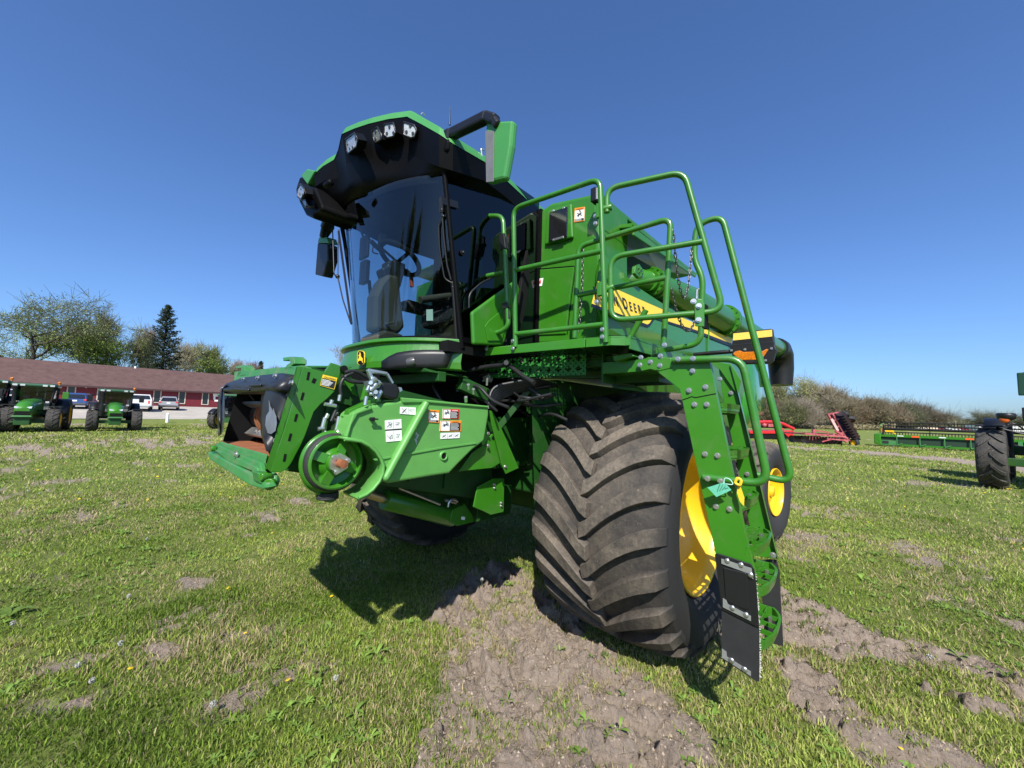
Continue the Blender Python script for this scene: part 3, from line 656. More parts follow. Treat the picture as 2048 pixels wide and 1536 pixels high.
# black hatch with raised surround on the front wall
sur = PX([(1097, 424), (1146, 409), (1149, 477), (1092, 492)], .5+.0)
mb = MB(); mb.prism(sur, (.03, 0, 0)); hs = mb.build('hatch_surround', GREEN, tw, bevel=.015, seg=3)
mb = MB(); mb.prism(PX([(1100, 426), (1136, 414), (1135, 474), (1098, 484)], .53), (.012, 0, 0)); mb.build('hatch', mat('gloss_black', (.010, .010, .011), rough=.12, coat=.4), tw, bevel=.008)
mb = MB()
for q in [(1107, 422), (1128, 416), (1107, 480), (1126, 475)]: mb.bolt(X(*q, .542), (1, 0, 0), .009)
mb.bar(X(1107, 480, .545), X(1127, 474, .545), .018, .012, (1, 0, 0)); mb.build('hatch_latch', STEEL, tw)
# cabinet door below
mb = MB(); dp = PX([(1074, 548), (1079, 540), (1150, 534), (1142, 590), (1133, 668), (1046, 672), (1056, 618)], .5); mb.prism(dp, (.012, 0, 0))
cd = mb.build('cabinet_door', GREEN, tw, bevel=.012, seg=2)
seam = [p+Vector((.004, 0, 0)) for p in PX([(1073, 549), (1078, 538), (1152, 532), (1144, 590), (1135, 668)], .5)]
mb = MB(); mb.tube(fillet(seam, .03), .004, 6); mb.build('door_gap', BLACKM, cd)
mb = MB(); mb.prism(PX([(1064, 608), (1076, 606), (1077, 620), (1063, 622)], .512), (.004, 0, 0)); mb.sphere(X(1067, 615, .52), .012, 8); mb.build('door_latch', BLACK, cd, bevel=.003)
def sticker(px, plane, head, body, parent, txt=None, hfrac=.22, pict=None, name='warning_sticker', side_pict=False, inkfrac=0.35):
    """flat printed label: px four corners tl,tr,br,bl"""
    c = [onp(u, v, *plane) for u, v in px]; n = (c[1]-c[0]).cross(c[3]-c[0]).normalized()
    if n.dot(CAM-c[0]) < 0: n = -n
    up = (c[0]-c[3]).length; wd = (c[1]-c[0]).length
    def P(a, b, o): return c[0]*(1-a)*(1-b)+c[1]*a*(1-b)+c[2]*a*b+c[3]*(1-a)*b+n*o
    mb = MB(); mb.prism([P(0, 0, .004), P(1, 0, .004), P(1, 1, .004), P(0, 1, .004)], -n*.0035); st = mb.build(name, body, parent)
    def patch(a0, b0, a1, b1, m, nm, o=.0052):
        q = MB(); q.prism([P(a0, b0, o), P(a1, b0, o), P(a1, b1, o), P(a0, b1, o)], -n*.001); return q.build(nm, m, st)
    q = MB()
    if head is not None:
        q = MB()
        for a0, b0, a1, b1 in ((.0, .0, 1, .035), (0, .965, 1, 1), (0, .035, .03, .965), (.97, .035, 1, .965)): q.prism([P(a0, b0, .0055), P(a1, b0, .0055), P(a1, b1, .0055), P(a0, b1, .0055)], -n*.001)
        a0 = .45 if side_pict else .03
        q.prism([P(a0, .035, .0056), P(.97, .035, .0056), P(.97, hfrac, .0056), P(a0, hfrac, .0056)], -n*.001)
        q.build('sticker_border', head, st)
        if txt:
            ts = up*hfrac*.62; o = P(a0+.10, hfrac*.86, .0062)
            wtxt = wd*(.97-a0)*.8; text_obj('sticker_heading', txt, INK if head is not REDINK else WHITE, st, o, c[1]-c[0], c[0]-c[3], ts, .0004, sx=min(1.2, wtxt/(ts*.62*len(txt))))
    ink = MB(); rnd = random.Random(len(name)+int(px[0][0]))
    def strip(a, b, a2, b2, w):
        A = P(a, b, .0056); B = P(a2, b2, .0056); ink.bar(A, B, w, .0006, n)
    if pict == 'man':          # struck figure strokes
        ox, sx_ = (.06, .36) if side_pict else (.2, .6)
        y0 = hfrac+.05 if not side_pict else .12
        for a, b, a2, b2, w in ((.1, .75, .9, .35, .05), (.3, .9, .55, .45, .06), (.45, .5, .95, .75, .045), (.15, .35, .5, .55, .05), (.5, .55, .75, .1, .05)):
            strip(ox+a*sx_, y0+b*.5, ox+a2*sx_, y0+b2*.5, up*w)
        A = P(ox+.55*sx_, y0+.02, .0056); ink.disc(A, n, up*.05, .0006, 10)
    if pict == 'diagram':
        strip(.48, .04, .48, .96, up*.012)
        for k in range(7):
            a = .06+.36*rnd.random(); strip(a, .15+.7*rnd.random(), .06+.36*rnd.random(), .15+.7*rnd.random(), up*.02)
        for k in range(5): strip(.56+.36*rnd.random(), .3+.4*rnd.random(), .56+.36*rnd.random(), .3+.4*rnd.random(), up*.018)
    if pict == 'three':
        for a in (.34, .67): strip(a, .04, a, .96, up*.02)
        for k in range(3): strip(.07+.33*k, .7, .25+.33*k, .3, up*.07); strip(.09+.33*k, .35, .24+.33*k, .75, up*.03)
    if pict == 'cross':
        strip(.08, .15, .40, .85, up*.03); strip(.40, .15, .08, .85, up*.03); strip(.15, .8, .36, .25, up*.06); strip(.5, .04, .5, .96, up*.012); strip(.56, .35, .92, .3, up*.03); strip(.56, .45, .85, .7, up*.02)
    if ink.v: ink.build('sticker_drawing', INK, st)
    if side_pict:
        patch(.45, hfrac+.02, .965, .96, INK, 'sticker_text_block', .0050)
        L = MB()
        nl = 6
        for k in range(nl):
            b = hfrac+.06+(.88-hfrac)*k/nl; e = .9 if k % 3 else .78
            A = P(.48, b+.03, .0058); B = P(.48+.44*e, b+.03, .0058); L.bar(A, B, up*.035, .0005, n)
        L.build('sticker_lines', WHITE, st)
    elif inkfrac and head is not None:
        patch(.05, 1-inkfrac*.6, .95, .955, INK, 'sticker_text_block', .0050)
        L = MB()
        for k in range(3): A = P(.1, 1-inkfrac*.6+.035+.05*k, .0058); B = P(.72, 1-inkfrac*.6+.035+.05*k, .0058); L.bar(A, B, up*.018, .0005, n)
        L.build('sticker_lines', WHITE, st)
    return st
PW = ((1, 0, 0), .5)
sticker([(1150, 417), (1170, 414), (1169, 442), (1149, 445)], PW, ORANGE, WHITE, tw, 'WARNING', .16, 'man')
sticker([(1077, 558), (1087, 556), (1084, 572), (1074, 573)], ((1, 0, 0), .512), None, WHITE, cd, pict=None, name='small_label')
mb = MB(); q = X(1080.5, 564, .519); mb.box(q, (.001, .016, .02)); q = X(1081.5, 560, .519); mb.box(q, (.001, .012, .009)); mb.build('label_print', REDINK, cd)
# grey service light on a stalk at the corner of the wall
mb = MB(); c = X(1191, 392, .62); mb.box(c, (.07, .05, .11)); mb.tube([c+Vector((0, 0, -.05)), c+Vector((-.01, .02, -.1)), c+Vector((-.02, .05, -.16))], .012, 8); wl = mb.build('work_lamp', BLACK, H, bevel=.008)
mb = MB(); mb.box(c+Vector((.0, .028, 0)), (.055, .008, .09)); mb.build('lamp_lens', LENS, wl)

# side shields (below the auger): bulged panel with decal stripe
ys = 1.55
def sp(u, v): return Y(u, v, ys)
mb = MB()
top = [Vector((.60, ys-.03, 2.98)), Vector((0.05, ys-.01, 2.86)), Vector((-1.6, ys, 2.80)), Vector((-3.9, ys, 2.80))]
mid = [Vector((.76, ys+.0, 2.56)), Vector((0.2, ys+.05, 2.50)), Vector((-1.6, ys+.06, 2.45)), Vector((-3.9, ys+.04, 2.42))]
low = [Vector((.62, ys-.0, 2.40)), Vector((0.1, ys+.03, 2.33)), Vector((-1.6, ys+.04, 2.28)), Vector((-3.9, ys+.02, 2.25))]
bot = [Vector((.50, ys-.10, 2.10)), Vector((0.0, ys-.07, 2.0)), Vector((-1.6, ys-.05, 1.75)), Vector((-3.9, ys-.05, 1.55))]
mb.grid([top, mid, low, bot], smooth=False)
ssh = mb.build('side_shield', GREEN, H, solid=.03, bevel=.012)
mb = MB()    # front edge return of the shield, facing forwards
mb.prism([top[0]+Vector((.0, 0, 0)), mid[0], low[0], bot[0], Vector((.46, ys-.2, 2.1)), Vector((.44, ys-.2, 2.98))], (-.01, -.004, 0))
mb.build('shield_front_edge', GREEN, ssh)
def onshield(u, v, off=.006):
    """point where the pixel meets the leaning upper face of the shield"""
    a, b, c = mid[1], top[1], mid[2]; n = (c-a).cross(b-a).normalized()
    if n.y < 0: n = -n
    return onp(u, v, n, a.dot(n)) + n*off
def strip_decal(name, pts, m, off, parent=ssh):
    mb = MB(); P = [onshield(u, v, off) for u, v in pts]; mb.prism(P, (0, -.0035, 0)); return mb.build(name, m, parent)
strip_decal('decal_border', [(1183, 607), (1181, 614), (1294, 655), (1299, 652), (1308, 638), (1392, 666), (1462, 694), (1463, 686), (1300, 628)], BLACK, .006)
strip_decal('yellow_decal', [(1194, 563), (1182, 608), (1293, 649.5), (1297, 647), (1306, 634), (1392, 661), (1462, 687.5), (1463.6, 678), (1329, 622)], YDECAL, .0085)
a = onshield(1187, 598, .010); b = onshield(1291, 632.5, .010); t = onshield(1194, 572, .010)
wdt = (b-a).length
cur = 0.0; hgt = abs((a-onshield(1189.5, 578, .010)).length)
dirx = (b-a).normalized(); upv = (t-a); upv = (upv-dirx*upv.dot(dirx)); upv = upv.normalized()
bigh = abs((a-onshield(1190.5, 577, .010)).dot(upv))
GL = {'J': .085, 'O': .135, 'H': .125, 'N': .13, ' ': .055, 'D': .135, 'E': .098, 'R': .11}
pos = 0.
tot = sum(GL[c] for c in 'JOHN DEERE')
for k, ch in enumerate('JOHN DEERE'):
    big = k in (0, 5)
    if ch != ' ': text_obj('decal_letter', ch, INK, ssh, a+dirx*pos, dirx, upv, bigh*(1.46 if big else 1.22), .0008, sx=.86, bold=.028)
    pos += GL[ch]/tot*wdt*1.02
# seam strap on the shield
mb = MB(); s0 = onshield(1416, 640, .012); s1 = onshield(1414, 735, .012); mb.bar(s0, s1, .03, .008, (0, 1, 0)); mb.build('shield_seam', GREEN, ssh)

# unloading auger folded back along the side
mb = MB()
A0 = Vector((-.05, 1.47, 3.02)); A1 = Vector((-6.15, 1.63, 3.20))
dA = (A1-A0).normalized()
mb.tube([A0+dA*.25, A0+dA*.55, A0+dA*1.3, A1], [.105, .12, .175, .175], 28)
for d, r in ((.30, .14), (.40, .14), (.35, .125), (2.55, .215), (2.62, .215)): mb.cyl(A0+dA*d, A0+dA*(d+.035), r, 28)
for d in (.30, 2.55):
    for k in range(14):
        tt = 2*math.pi*k/14; c = A0+dA*d; u = dA.cross(Vector((0, 0, 1))).normalized(); w = u.cross(dA); mb.bolt(c+(u*math.cos(tt)+w*math.sin(tt))*(.128 if d < 1 else .197), -dA, .010 if d < 1 else .012)
mb.tube([A0+Vector((.0, -.55, -.1)), A0+Vector((-.02, -.25, -.04)), A0+dA*.15+Vector((0, -.06, 0)), A0+dA*.34], .10, 24)
aug = mb.build('unloading_auger', GREEN, H)
mb = MB(); mb.prism(PY([(1271, 532), (1279, 528), (1288, 542), (1286, 556), (1279, 556), (1270, 546)], 1.60), (0, -.03, 0)); 
for q in [(1276, 536), (1281, 539), (1277, 544), (1283, 547), (1281, 552)]: mb.bolt(Y(*q, 1.60), (0, 1, 0), .012)
mb.build('pivot_plate', GREEN, aug, bevel=.006)
mb = MB(); u0 = A1-dA*.12
mb.tube([u0, A1+dA*.12, A1+dA*.30+Vector((0, 0, -.10)), A1+dA*.36+Vector((0, .0, -.38)), A1+dA*.34+Vector((0, 0, -.72))], [.215, .225, .235, .225, .20], 20); mb.build('auger_boot', BLACK, aug)
# rear hood
mb = MB()
rows = []
for z, b in ((2.92, .0), (2.5, .07), (2.1, .09), (1.85, .06), (1.68, -.03), (1.58, -.12)):
    rows.append([Vector((-3.55, 1.47+b*.7, z)), Vector((-4.3, 1.5+b, z+.03)), Vector((-5.0, 1.49+b, z+.06)), Vector((-5.35, 1.40+b*.6, z+.08)), Vector((-5.55, 1.15, z+.1)), Vector((-5.6, -1.3, z+.1))])
mb.grid(rows, True); rh = mb.build('rear_hood', mat('green_gloss_paint', (.026, .200, .028), rough=.12, coat=.6, var=.06), H, solid=.03)
nb = Y(1507, 795, 1.58); text_obj('model_number', '80', YDECAL, rh, nb+Vector((.0, .012, -.06)), (-1, .02, 0), (0, 0, 1), .22, .001)

# ------------------------------------------------ hazard lamp on its side arm
xh = -1.15
PH = ((1, 0, 0), xh)
mb = MB(); mb.prism(PX([(1461, 704), (1467, 664), (1545, 657), (1549, 692), (1553, 700), (1546, 722), (1536, 727), (1480, 728)], xh), (-.06, 0, 0)); mb.tube([X(1464, 703, xh-.03), X(1425, 706, xh-.03), Vector((xh-.03, 1.55, 2.42))], .022, 10)
hz = mb.build('hazard_lamp', BLACK, H, bevel=.008)
mb = MB(); mb.prism(PX([(1467, 667), (1544, 659.5), (1544.5, 673), (1466, 681)], xh+.001), (.003, 0, 0)); mb.build('reflector', mat('amber_reflector', (.78, .56, .10), rough=.35, var=.15, vs=90), hz)
mb = MB(); mb.prism(PX([(1466, 708), (1471, 703), (1480, 701), (1487, 704), (1525, 703), (1533, 698), (1538, 699), (1524, 720), (1480, 721)], xh+.001), (.015, 0, 0)); mb.build('amber_lens', AMBER, hz, bevel=.006)
mb = MB(); mb.prism(PX([(1463, 697), (1549, 691), (1553, 700), (1543, 726), (1482, 727), (1465, 712)], xh+.0005), (.012, 0, 0)); mb.prism(PX([(1460, 690), (1549, 682), (1549, 692), (1460, 698)], xh+.002), (.01, 0, 0))
mb.build('lamp_frame', BLACK, hz, bevel=.004)
mb = MB()
for q in [(1463, 701), (1490, 699), (1543, 697), (1531, 721)]: mb.bolt(X(*q, xh+.013), (1, 0, 0), .010)
mb.build('lamp_bolt', STEEL, hz)
# ------------------------------------------------ deck with perforated floor
def perforated(name, col, swz=None):
    m = bpy.data.materials.new(name); m.use_nodes = True; nt = m.node_tree; L = nt.links; b = nt.nodes['Principled BSDF']; out = [n for n in nt.nodes if n.type == 'OUTPUT_MATERIAL'][0]
    b.inputs['Base Color'].default_value = (*col, 1); b.inputs['Roughness'].default_value = .45
    tc = nt.nodes.new('ShaderNodeTexCoord')
    CO = tc.outputs['Object']
    if swz:
        sp = nt.nodes.new('ShaderNodeSeparateXYZ'); cb = nt.nodes.new('ShaderNodeCombineXYZ'); L.new(CO, sp.inputs[0]); L.new(sp.outputs[swz[0]], cb.inputs[0]); L.new(sp.outputs[swz[1]], cb.inputs[1]); CO = cb.outputs[0]
    def lattice(size, off, rad):
        mp = nt.nodes.new('ShaderNodeMapping'); mp.inputs['Scale'].default_value = (1/size, 1/size, 0); mp.inputs['Location'].default_value = (off[0], off[1], 0); mp.inputs['Rotation'].default_value = (0, 0, .0)
        L.new(CO, mp.inputs[0])
        fr = nt.nodes.new('ShaderNodeVectorMath'); fr.operation = 'FRACTION'; L.new(mp.outputs[0], fr.inputs[0])
        sb = nt.nodes.new('ShaderNodeVectorMath'); sb.operation = 'SUBTRACT'; sb.inputs[1].default_value = (.5, .5, 0); L.new(fr.outputs[0], sb.inputs[0])
        ln = nt.nodes.new('ShaderNodeVectorMath'); ln.operation = 'LENGTH'; L.new(sb.outputs[0], ln.inputs[0])
        lt = nt.nodes.new('ShaderNodeMath'); lt.operation = 'LESS_THAN'; lt.inputs[1].default_value = rad/size; L.new(ln.outputs['Value'], lt.inputs[0]); return lt.outputs[0]
    o = None
    for q in ((.078, (0, 0), .0165), (.039, (.5, 0), .0062), (.039, (0, .5), .0062)):
        h = lattice(*q)
        if o is None: o = h
        else:
            mx = nt.nodes.new('ShaderNodeMath'); mx.operation = 'MAXIMUM'; L.new(o, mx.inputs[0]); L.new(h, mx.inputs[1]); o = mx.outputs[0]
    t = nt.nodes.new('ShaderNodeBsdfTransparent'); ms = nt.nodes.new('ShaderNodeMixShader')
    L.new(o, ms.inputs[0]); L.new(b.outputs[0], ms.inputs[1]); L.new(t.outputs[0], ms.inputs[2]); L.new(ms.outputs[0], out.inputs[0])
    return m
PERF = perforated('perforated_deck', (.022, .16, .024))
zd = 2.235
c0 = onp(918, 693, *FRONT); cA = onp(1170, 673, *FRONT); cB = onp(1222, 664, *FRONT)
cC = Zp(1228, 661, zd); cD = Zp(1242, 668, zd); cE = Zp(1261, 671, zd); 
plan = [(c0.x, c0.y), (cB.x, cB.y), (cB.x-.06, cB.y+.07), (cE.x, cE.y), (-.05, cE.y+.02), (-.05, 1.50), (.49, 1.50), (.49, .62), (.75, .45)]
inner = [(plan[0][0], plan[0][1]), (onp(1128, 676, *FRONT).x, 1.42), (.30, 1.42), (.30, 1.40), (.49, .62), (.75, .45)]
mb = MB(); mb.add([(x, y, zd-.004) for x, y in inner], [tuple(range(len(inner)))]); deck = mb.build('deck_floor', PERF, H)
mb = MB(); outer = [inner[1], plan[1], plan[2], plan[3], plan[4], (-.05, 1.47), (.30, 1.42)]; mb.prism([(x, y, zd-.004) for x, y in outer], (0, 0, -.008)); mb.build('deck_plate', GREEN, deck)
mb = MB()
def fas(a, b, h=.062, t=.012):
    a = Vector((a[0], a[1], zd)); b = Vector((b[0], b[1], zd)); d = (b-a).normalized(); n = Vector((d.y, -d.x, 0))
    mb.prism([a, b, b-Vector((0, 0, h)), a-Vector((0, 0, h))], -n*t)
fas(plan[0], (cA.x, cA.y)); fas((cA.x-.003, cA.y+.004), plan[1]); fas(plan[1], plan[2]); fas(plan[2], plan[3]); fas(plan[3], plan[4], .085)
mb.build('deck_edge', GREEN, deck, bevel=.003)
# structure below the deck: perforated inner skirts, brackets
mb = MB(); mb.add([(.98, .62, 2.17), (.80, 1.50, 2.17), (.80, 1.50, 2.02), (.98, .62, 2.02)], [(0, 1, 2, 3)]); mb.build('perforated_skirt', perforated('perforated_skirt', (.022, .16, .024), (1, 2)), deck)
mb = MB(); mb.add([(.78, .97, 2.02), (-.2, .98, 2.02), (-.2, .98, 1.0), (.70, .97, 1.0)], [(0, 1, 2, 3)]); mb.build('inner_shield', GREEN_SHADE, H)
mb = MB(); mb.bb((.40, .6, 2.10), (.46, 1.9, 2.17)); mb.bb((.70, .6, 2.08), (.76, 1.7, 2.15)); mb.bb((.2, 1.5, 1.98), (.5, 1.9, 2.14)); mb.prism([(.62, 1.62, 2.16), (.62, 1.95, 2.16), (.62, 1.95, 1.97), (.62, 1.62, 1.97)], (-.02, 0, 0)); mb.prism([(.80, 1.62, 2.16), (.3, 1.62, 2.16), (.3, 1.62, 1.96), (.80, 1.62, 1.96)], (0, .015, 0))
mb.bar((.95, .72, 1.55), (.75, 1.05, 2.05), .04, .05); mb.bar((.9, .7, 2.05), (.5, 1.5, 2.05), .05, .06); mb.build('deck_frame', GREEN_SHADE, deck, bevel=.004)
hoses = MB()
rnd = random.Random(5)
for k in range(16):
    x0, y0 = .9+rnd.uniform(-.25, .25), .15+rnd.uniform(-.6, .7)
    p = [Vector((x0, y0, 1.98+rnd.uniform(-.08, .12)))]
    for q in range(4): p.append(p[-1]+Vector((rnd.uniform(-.1, .15), rnd.uniform(.05, .28), rnd.uniform(-.16, .05))))
    hoses.tube(fillet(p, .1, 4), rnd.choice((.010, .013, .018)), 7)
for k in range(7):
    p = [Vector((1.05+.02*k, .80+.015*k, 1.76)), Vector((1.0+.02*k, .86, 1.86+.012*k)), Vector((.85, .95+.02*k, 1.92+.015*k)), Vector((.6, 1.1, 1.97))]; hoses.tube(fillet(p, .1, 5), .013, 8)
for k in range(10):
    y = .62+.1*k; hoses.tube([Vector((.93-.02*k+rnd.uniform(-.05, .05), y, 2.16)), Vector((.93-.02*k, y+.06, 2.13+rnd.uniform(-.02, .03))), Vector((.9-.02*k, y+.14, 2.16))], .007, 6)
hoses.build('hydraulic_hose', mat('hose_rubber', (.016, .016, .017), rough=.45), H)
mb = MB()
for k in range(26):
    c = Vector((.95+rnd.uniform(-.2, .25), .1+rnd.uniform(-.7, 1.0), 1.9+rnd.uniform(-.12, .22))); mb.cyl(c, c+Vector((rnd.uniform(-.02, .02), rnd.uniform(-.02, .02), rnd.uniform(.02, .06))), rnd.uniform(.006, .014), 8)
for q in [(937, 778), (947, 787), (932, 803), (1080, 700), (1045, 733), (1036, 747)]: mb.cyl(Y(*q, .9), Y(*q, .9)+Vector((.02, .02, .03)), .012, 8)
mb.build('hose_fitting', STEEL, H)
# small lamp under the deck
mb = MB(); mb.prism(PX([(961, 744), (977, 744), (978, 757), (975, 763), (962, 763), (959, 757)], .98), (-.05, 0, 0)); ul = mb.build('deck_lamp', LENS, deck, bevel=.004)
mb = MB()
for q in [(964.5, 757), (973, 757), (969, 749)]: mb.disc(X(*q, .981), (1, 0, 0), .012, .003, 12)
mb.build('lamp_bulb', BLACKM, ul)

# ------------------------------------------------ railings
RW = .0185
def rail(name, runs, parent, m=GREENR, r=RW, ncorner=6):
    mb = MB()
    for pts, rad, closed in runs: mb.tube(fillet(pts, rad, ncorner, closed), r, 12, closed)
    return mb.build(name, m, parent)
rail('deck_railing', [(PL([(956, 690), (966, 432), (1006, 432), (1017, 652), (1001, 664), (959, 672)], FRONT), .07, False), (PL([(964, 554), (1008, 545)], FRONT), .01, False)], deck)
rail('deck_railing', [(PL([(1031, 694), (1027, 417), (1200, 357), (1212, 685)], FRONT), .075, False), (PL([(1028, 541), (1203, 502)], FRONT), .01, False), (PL([(1032, 668), (1207, 649)], FRONT), .01, False)], deck)
BACKR = ((1, .14, 0), 1.07)
rail('deck_railing', [(PL([(1149, 676), (1157, 493), (1342, 436), (1327, 692)], BACKR), .07, False), (PL([(1152, 591), (1334, 555)], BACKR), .01, False), (PL([(1262, 672), (1292, 620)], BACKR), .01, False)], deck)
gate = rail('swing_gate', [(PL([(1214, 425), (1214, 377), (1368, 343), (1447, 622), (1222, 641), (1221, 514), (1404, 483)], GATE), .085, False), ], deck)
# hinges of the gate and bolts of the rails
mb = MB(); mb.cyl(onp(1193, 422, *GATE), onp(1224, 414, *GATE), .022, 12); mb.cyl(onp(1197, 585, *GATE), onp(1228, 573, *GATE), .022, 12); mb.bar(onp(1198, 408, *FRONT), onp(1198, 436, *FRONT), .03, .03); mb.bar(onp(1200, 565, *FRONT), onp(1200, 592, *FRONT), .03, .03)
mb.build('gate_hinge', GREEN, gate, bevel=.003)
mb = MB()
for q in [(950, 688), (950, 700), (973, 686), (973, 698), (1026, 682), (1026, 697), (1205, 659), (1205, 674)]: mb.bolt(onp(*q, FRONT[0], FRONT[1]+.014), (1, .14, 0), .012)
for q in [(1329, 690), (1191, 432), (1191, 447), (1193, 604)]: mb.bolt(onp(*q, FRONT[0], FRONT[1]-.0), (1, .14, 0), .012)
mb.build('railing_bolt', STEEL, deck)
mb = MB()
for q, w in (((951, 694), .035), ((974, 692), .03), ((1026, 689), .035), ((1206, 667), .04)):
    c = onp(*q, FRONT[0], FRONT[1]+.004); mb.box(c, (.012, w, .075))
mb.build('railing_foot', GREEN, deck, bevel=.003)
# black clamps on the cab hoop
mb = MB(); mb.bar(onp(1006, 470, *FRONT), onp(1009, 500, *FRONT), .045, .05); mb.bar(onp(1012, 606, *FRONT), onp(1014, 618, *FRONT), .045, .05); mb.bar(onp(1014, 616, *FRONT), onp(1016, 640, *FRONT), .03, .04); mb.build('railing_clamp', BLACK, deck, bevel=.004)
# chains
def chain(pts, parent, bright):
    mbs = MB(); P = []
    pts = [Vector(p) for p in pts]
    seg = []
    for a, b in zip(pts[:-1], pts[1:]):
        n = max(1, int((b-a).length/.004)); seg += [a+(b-a)*k/n for k in range(n)]
    step = 7
    for i in range(0, len(seg)-step, step):
        a, b = seg[i], seg[i+step]; d = (b-a); L = d.length; d.normalize(); s = d.cross(Vector((0, 0, 1)))
        if s.length < .1: s = d.cross(Vector((1, 0, 0)))
        s.normalize(); t = s.cross(d); w = (s if (i//step) % 2 else t)*.0085; e = d*.004
        mbs.tube([a-e-w*.6, a-e*2, a-e+w*.6, a+d*L*.5+w, b+e+w*.6, b+e*2, b+e-w*.6, a+d*L*.5-w], .0028, 5, closed=True)
    return mbs.build('safety_chain', bright, parent)
CH = mat('chain_steel', (.16, .155, .15), rough=.35, metal=.85, var=.4, vs=30)
def cat(u0, v0, u1, v1, sag, pl0=BACKR, pl1=LADF, n=12):
    a = onp(u0, v0, *pl0); b = onp(u1, v1, *pl1); return [a+(b-a)*(k/n)-Vector((0, 0, sag*4*(k/n)*(1-k/n))) for k in range(n+1)]
chain(cat(1346, 460, 1384, 490, .42), gate, CH); chain(cat(1343, 578, 1390, 640, .16), gate, CH)
for q in ((1155, 500, 1141, 640), ):
    a = onp(1166, 492, *BACKR); chain([a, a+Vector((-.01, -.01, -.3)), a+Vector((-.02, -.04, -.62))], deck, CH)

# ------------------------------------------------ ladder
lad = MB()
near = PL([(1295, 715), (1330, 714), (1419, 723), (1432, 788), (1488, 1060), (1512, 1158), (1440, 1150), (1421, 1060), (1364, 798), (1360, 778), (1313, 742)], LADN)
lad.prism(near, Vector((-.014, 0, 0)))
fl = PL([(1419, 723), (1432, 788), (1488, 1060), (1512, 1158)], LADN)   # return flange along the climbing edge
lad.grid([[p for p in fl], [p+Vector((-.03, .002, 0)) for p in fl]], False)
ladder = lad.build('ladder', GREEN, H, bevel=.003)
far = MB(); far.prism(PL([(1436, 728), (1462, 731), (1480, 797), (1543, 1062), (1557, 1118), (1512, 1112), (1445, 790)], LADF), Vector((-.014, 0, 0)))
fe = PL([(1462, 731), (1480, 797), (1543, 1062), (1557, 1118)], LADF); far.grid([[p+Vector((.035, .003, 0)) for p in fe], fe], False)
far.prism(PL([(1410, 720), (1462, 728), (1482, 760), (1475, 790), (1440, 740)], ((1, .14, 0), .62)), Vector((-.01, 0, 0)))
far.build('side_rail', GREEN, ladder, bevel=.002)
mb = MB(); s = PL([(1364, 800), (1376, 796), (1383, 793), (1391, 795), (1432, 787)], ((1, .14, 0), 1.1215)); mb.tube(s, .0025, 5); mb.build('plate_joint', BLACKM, ladder)
# bracket from deck to ladder
mb = MB(); mb.prism(PL([(1275, 725), (1296, 714), (1342, 716), (1345, 735), (1316, 742), (1300, 738), (1283, 742)], ((1, .14, 0), 1.125)), Vector((-.03, 0, 0))); mb.prism(PL([(1225, 712), (1262, 706), (1268, 712), (1228, 722)], LADN), Vector((-.2, 0, 0))); mb.bb((.35, 1.62, 2.02), (.80, 2.05, 2.10)); mb.build('ladder_bracket', GREEN, ladder, bevel=.003)
mb = MB()
PB = (LADN[0], LADN[1]+.001)
for q in [(1356, 718), (1386, 717), (1321, 712), (1320, 731), (1301, 724), (1280, 730), (1282, 715), (1385, 742), (1378, 781), (1411, 774), (1389, 809), (1413.5, 809), (1410, 908), (1435, 911), (1415, 957), (1441, 962), (1432, 1013), (1459, 1018)]: mb.bolt(onp(*q, PB[0], PB[1]+(.036 if q in ((1356, 718), (1386, 717), (1415, 957), (1441, 962)) else 0)), (1, .14, 0), .0125)
for q in [(1440, 758), (1462, 786), (1494, 948), (1471, 943)]: mb.bolt(onp(*q, LADF[0], LADF[1]+.002), (1, .14, 0), .012)
mb.bolt(onp(1546, 1110, LADF[0], LADF[1]+.04), (1, .14, 0), .014)
mb.build('ladder_bolt', STEEL, ladder)
# steps: D shaped open treads between the side rails
def step(zs, yb, depth, front=.07):
    x0, x1 = .275, .775; mb = MB(); n = 14; pts = []
    for k in range(n+1):
        t = k/n; x = x1+(x0-x1)*t; bul = (1-abs(2*t-1)**3.2); pts.append(Vector((x, yb+depth*.70+depth*.28*bul, zs)))
    outer = pts; inner = [p+Vector((0, -.014, 0)) for p in pts]
    h = front
    mb.grid([[p for p in outer], [p-Vector((0, .012, h)) for p in outer]], True); mb.grid([[p for p in inner], [p-Vector((0, .012, h)) for p in inner]], True); mb.grid([outer, inner], False); mb.grid([[p-Vector((0, .012, h)) for p in outer], [p-Vector((0, .012, h)) for p in inner]], False)
    mb.bar((x0, yb, zs-.02), (x1, yb, zs-.02), .014, .04)
    for t in (.35, .68): 
        yy = yb+depth*t*.8; mb.bar((x0, yy, zs-.012), (x1, yy, zs-.012), .008, .024)
    for k in range(1, 5):
        i = int(n*k/5); p = pts[i]; mb.bar((p.x, yb, zs-.012), (p.x+.02, p.y-.01, zs-.012), .008, .024)
    for k in range(14):
        i = k % n; f = .15+.7*((k*7) % 10)/10; p = pts[i]; mb.box((p.x, yb+(p.y-yb)*f, zs+.003), (.012, .006, .010))
    for xx in (x0+.01, x1-.01):
        mb.box((xx, yb+depth*.3, zs-.03), (.02, depth*.7, .06))
    if zs > 1.2: mb.prism([(p.x, p.y-.006, zs-.03) for p in pts]+[(x0, yb, zs-.03), (x1, yb, zs-.03)], (0, 0, -.012))
    o = mb.build('step', GREEN, ladder)
    b = MB()
    for xx, yy in ((x1-.1, yb+depth*.25), (x0+.1, yb+depth*.25), (x0+.14, yb+depth*.7)): b.cyl((xx, yy, zs-.04), (xx, yy, zs-.005), .011, 8)
    b.build('step_bolt', STEEL, o)
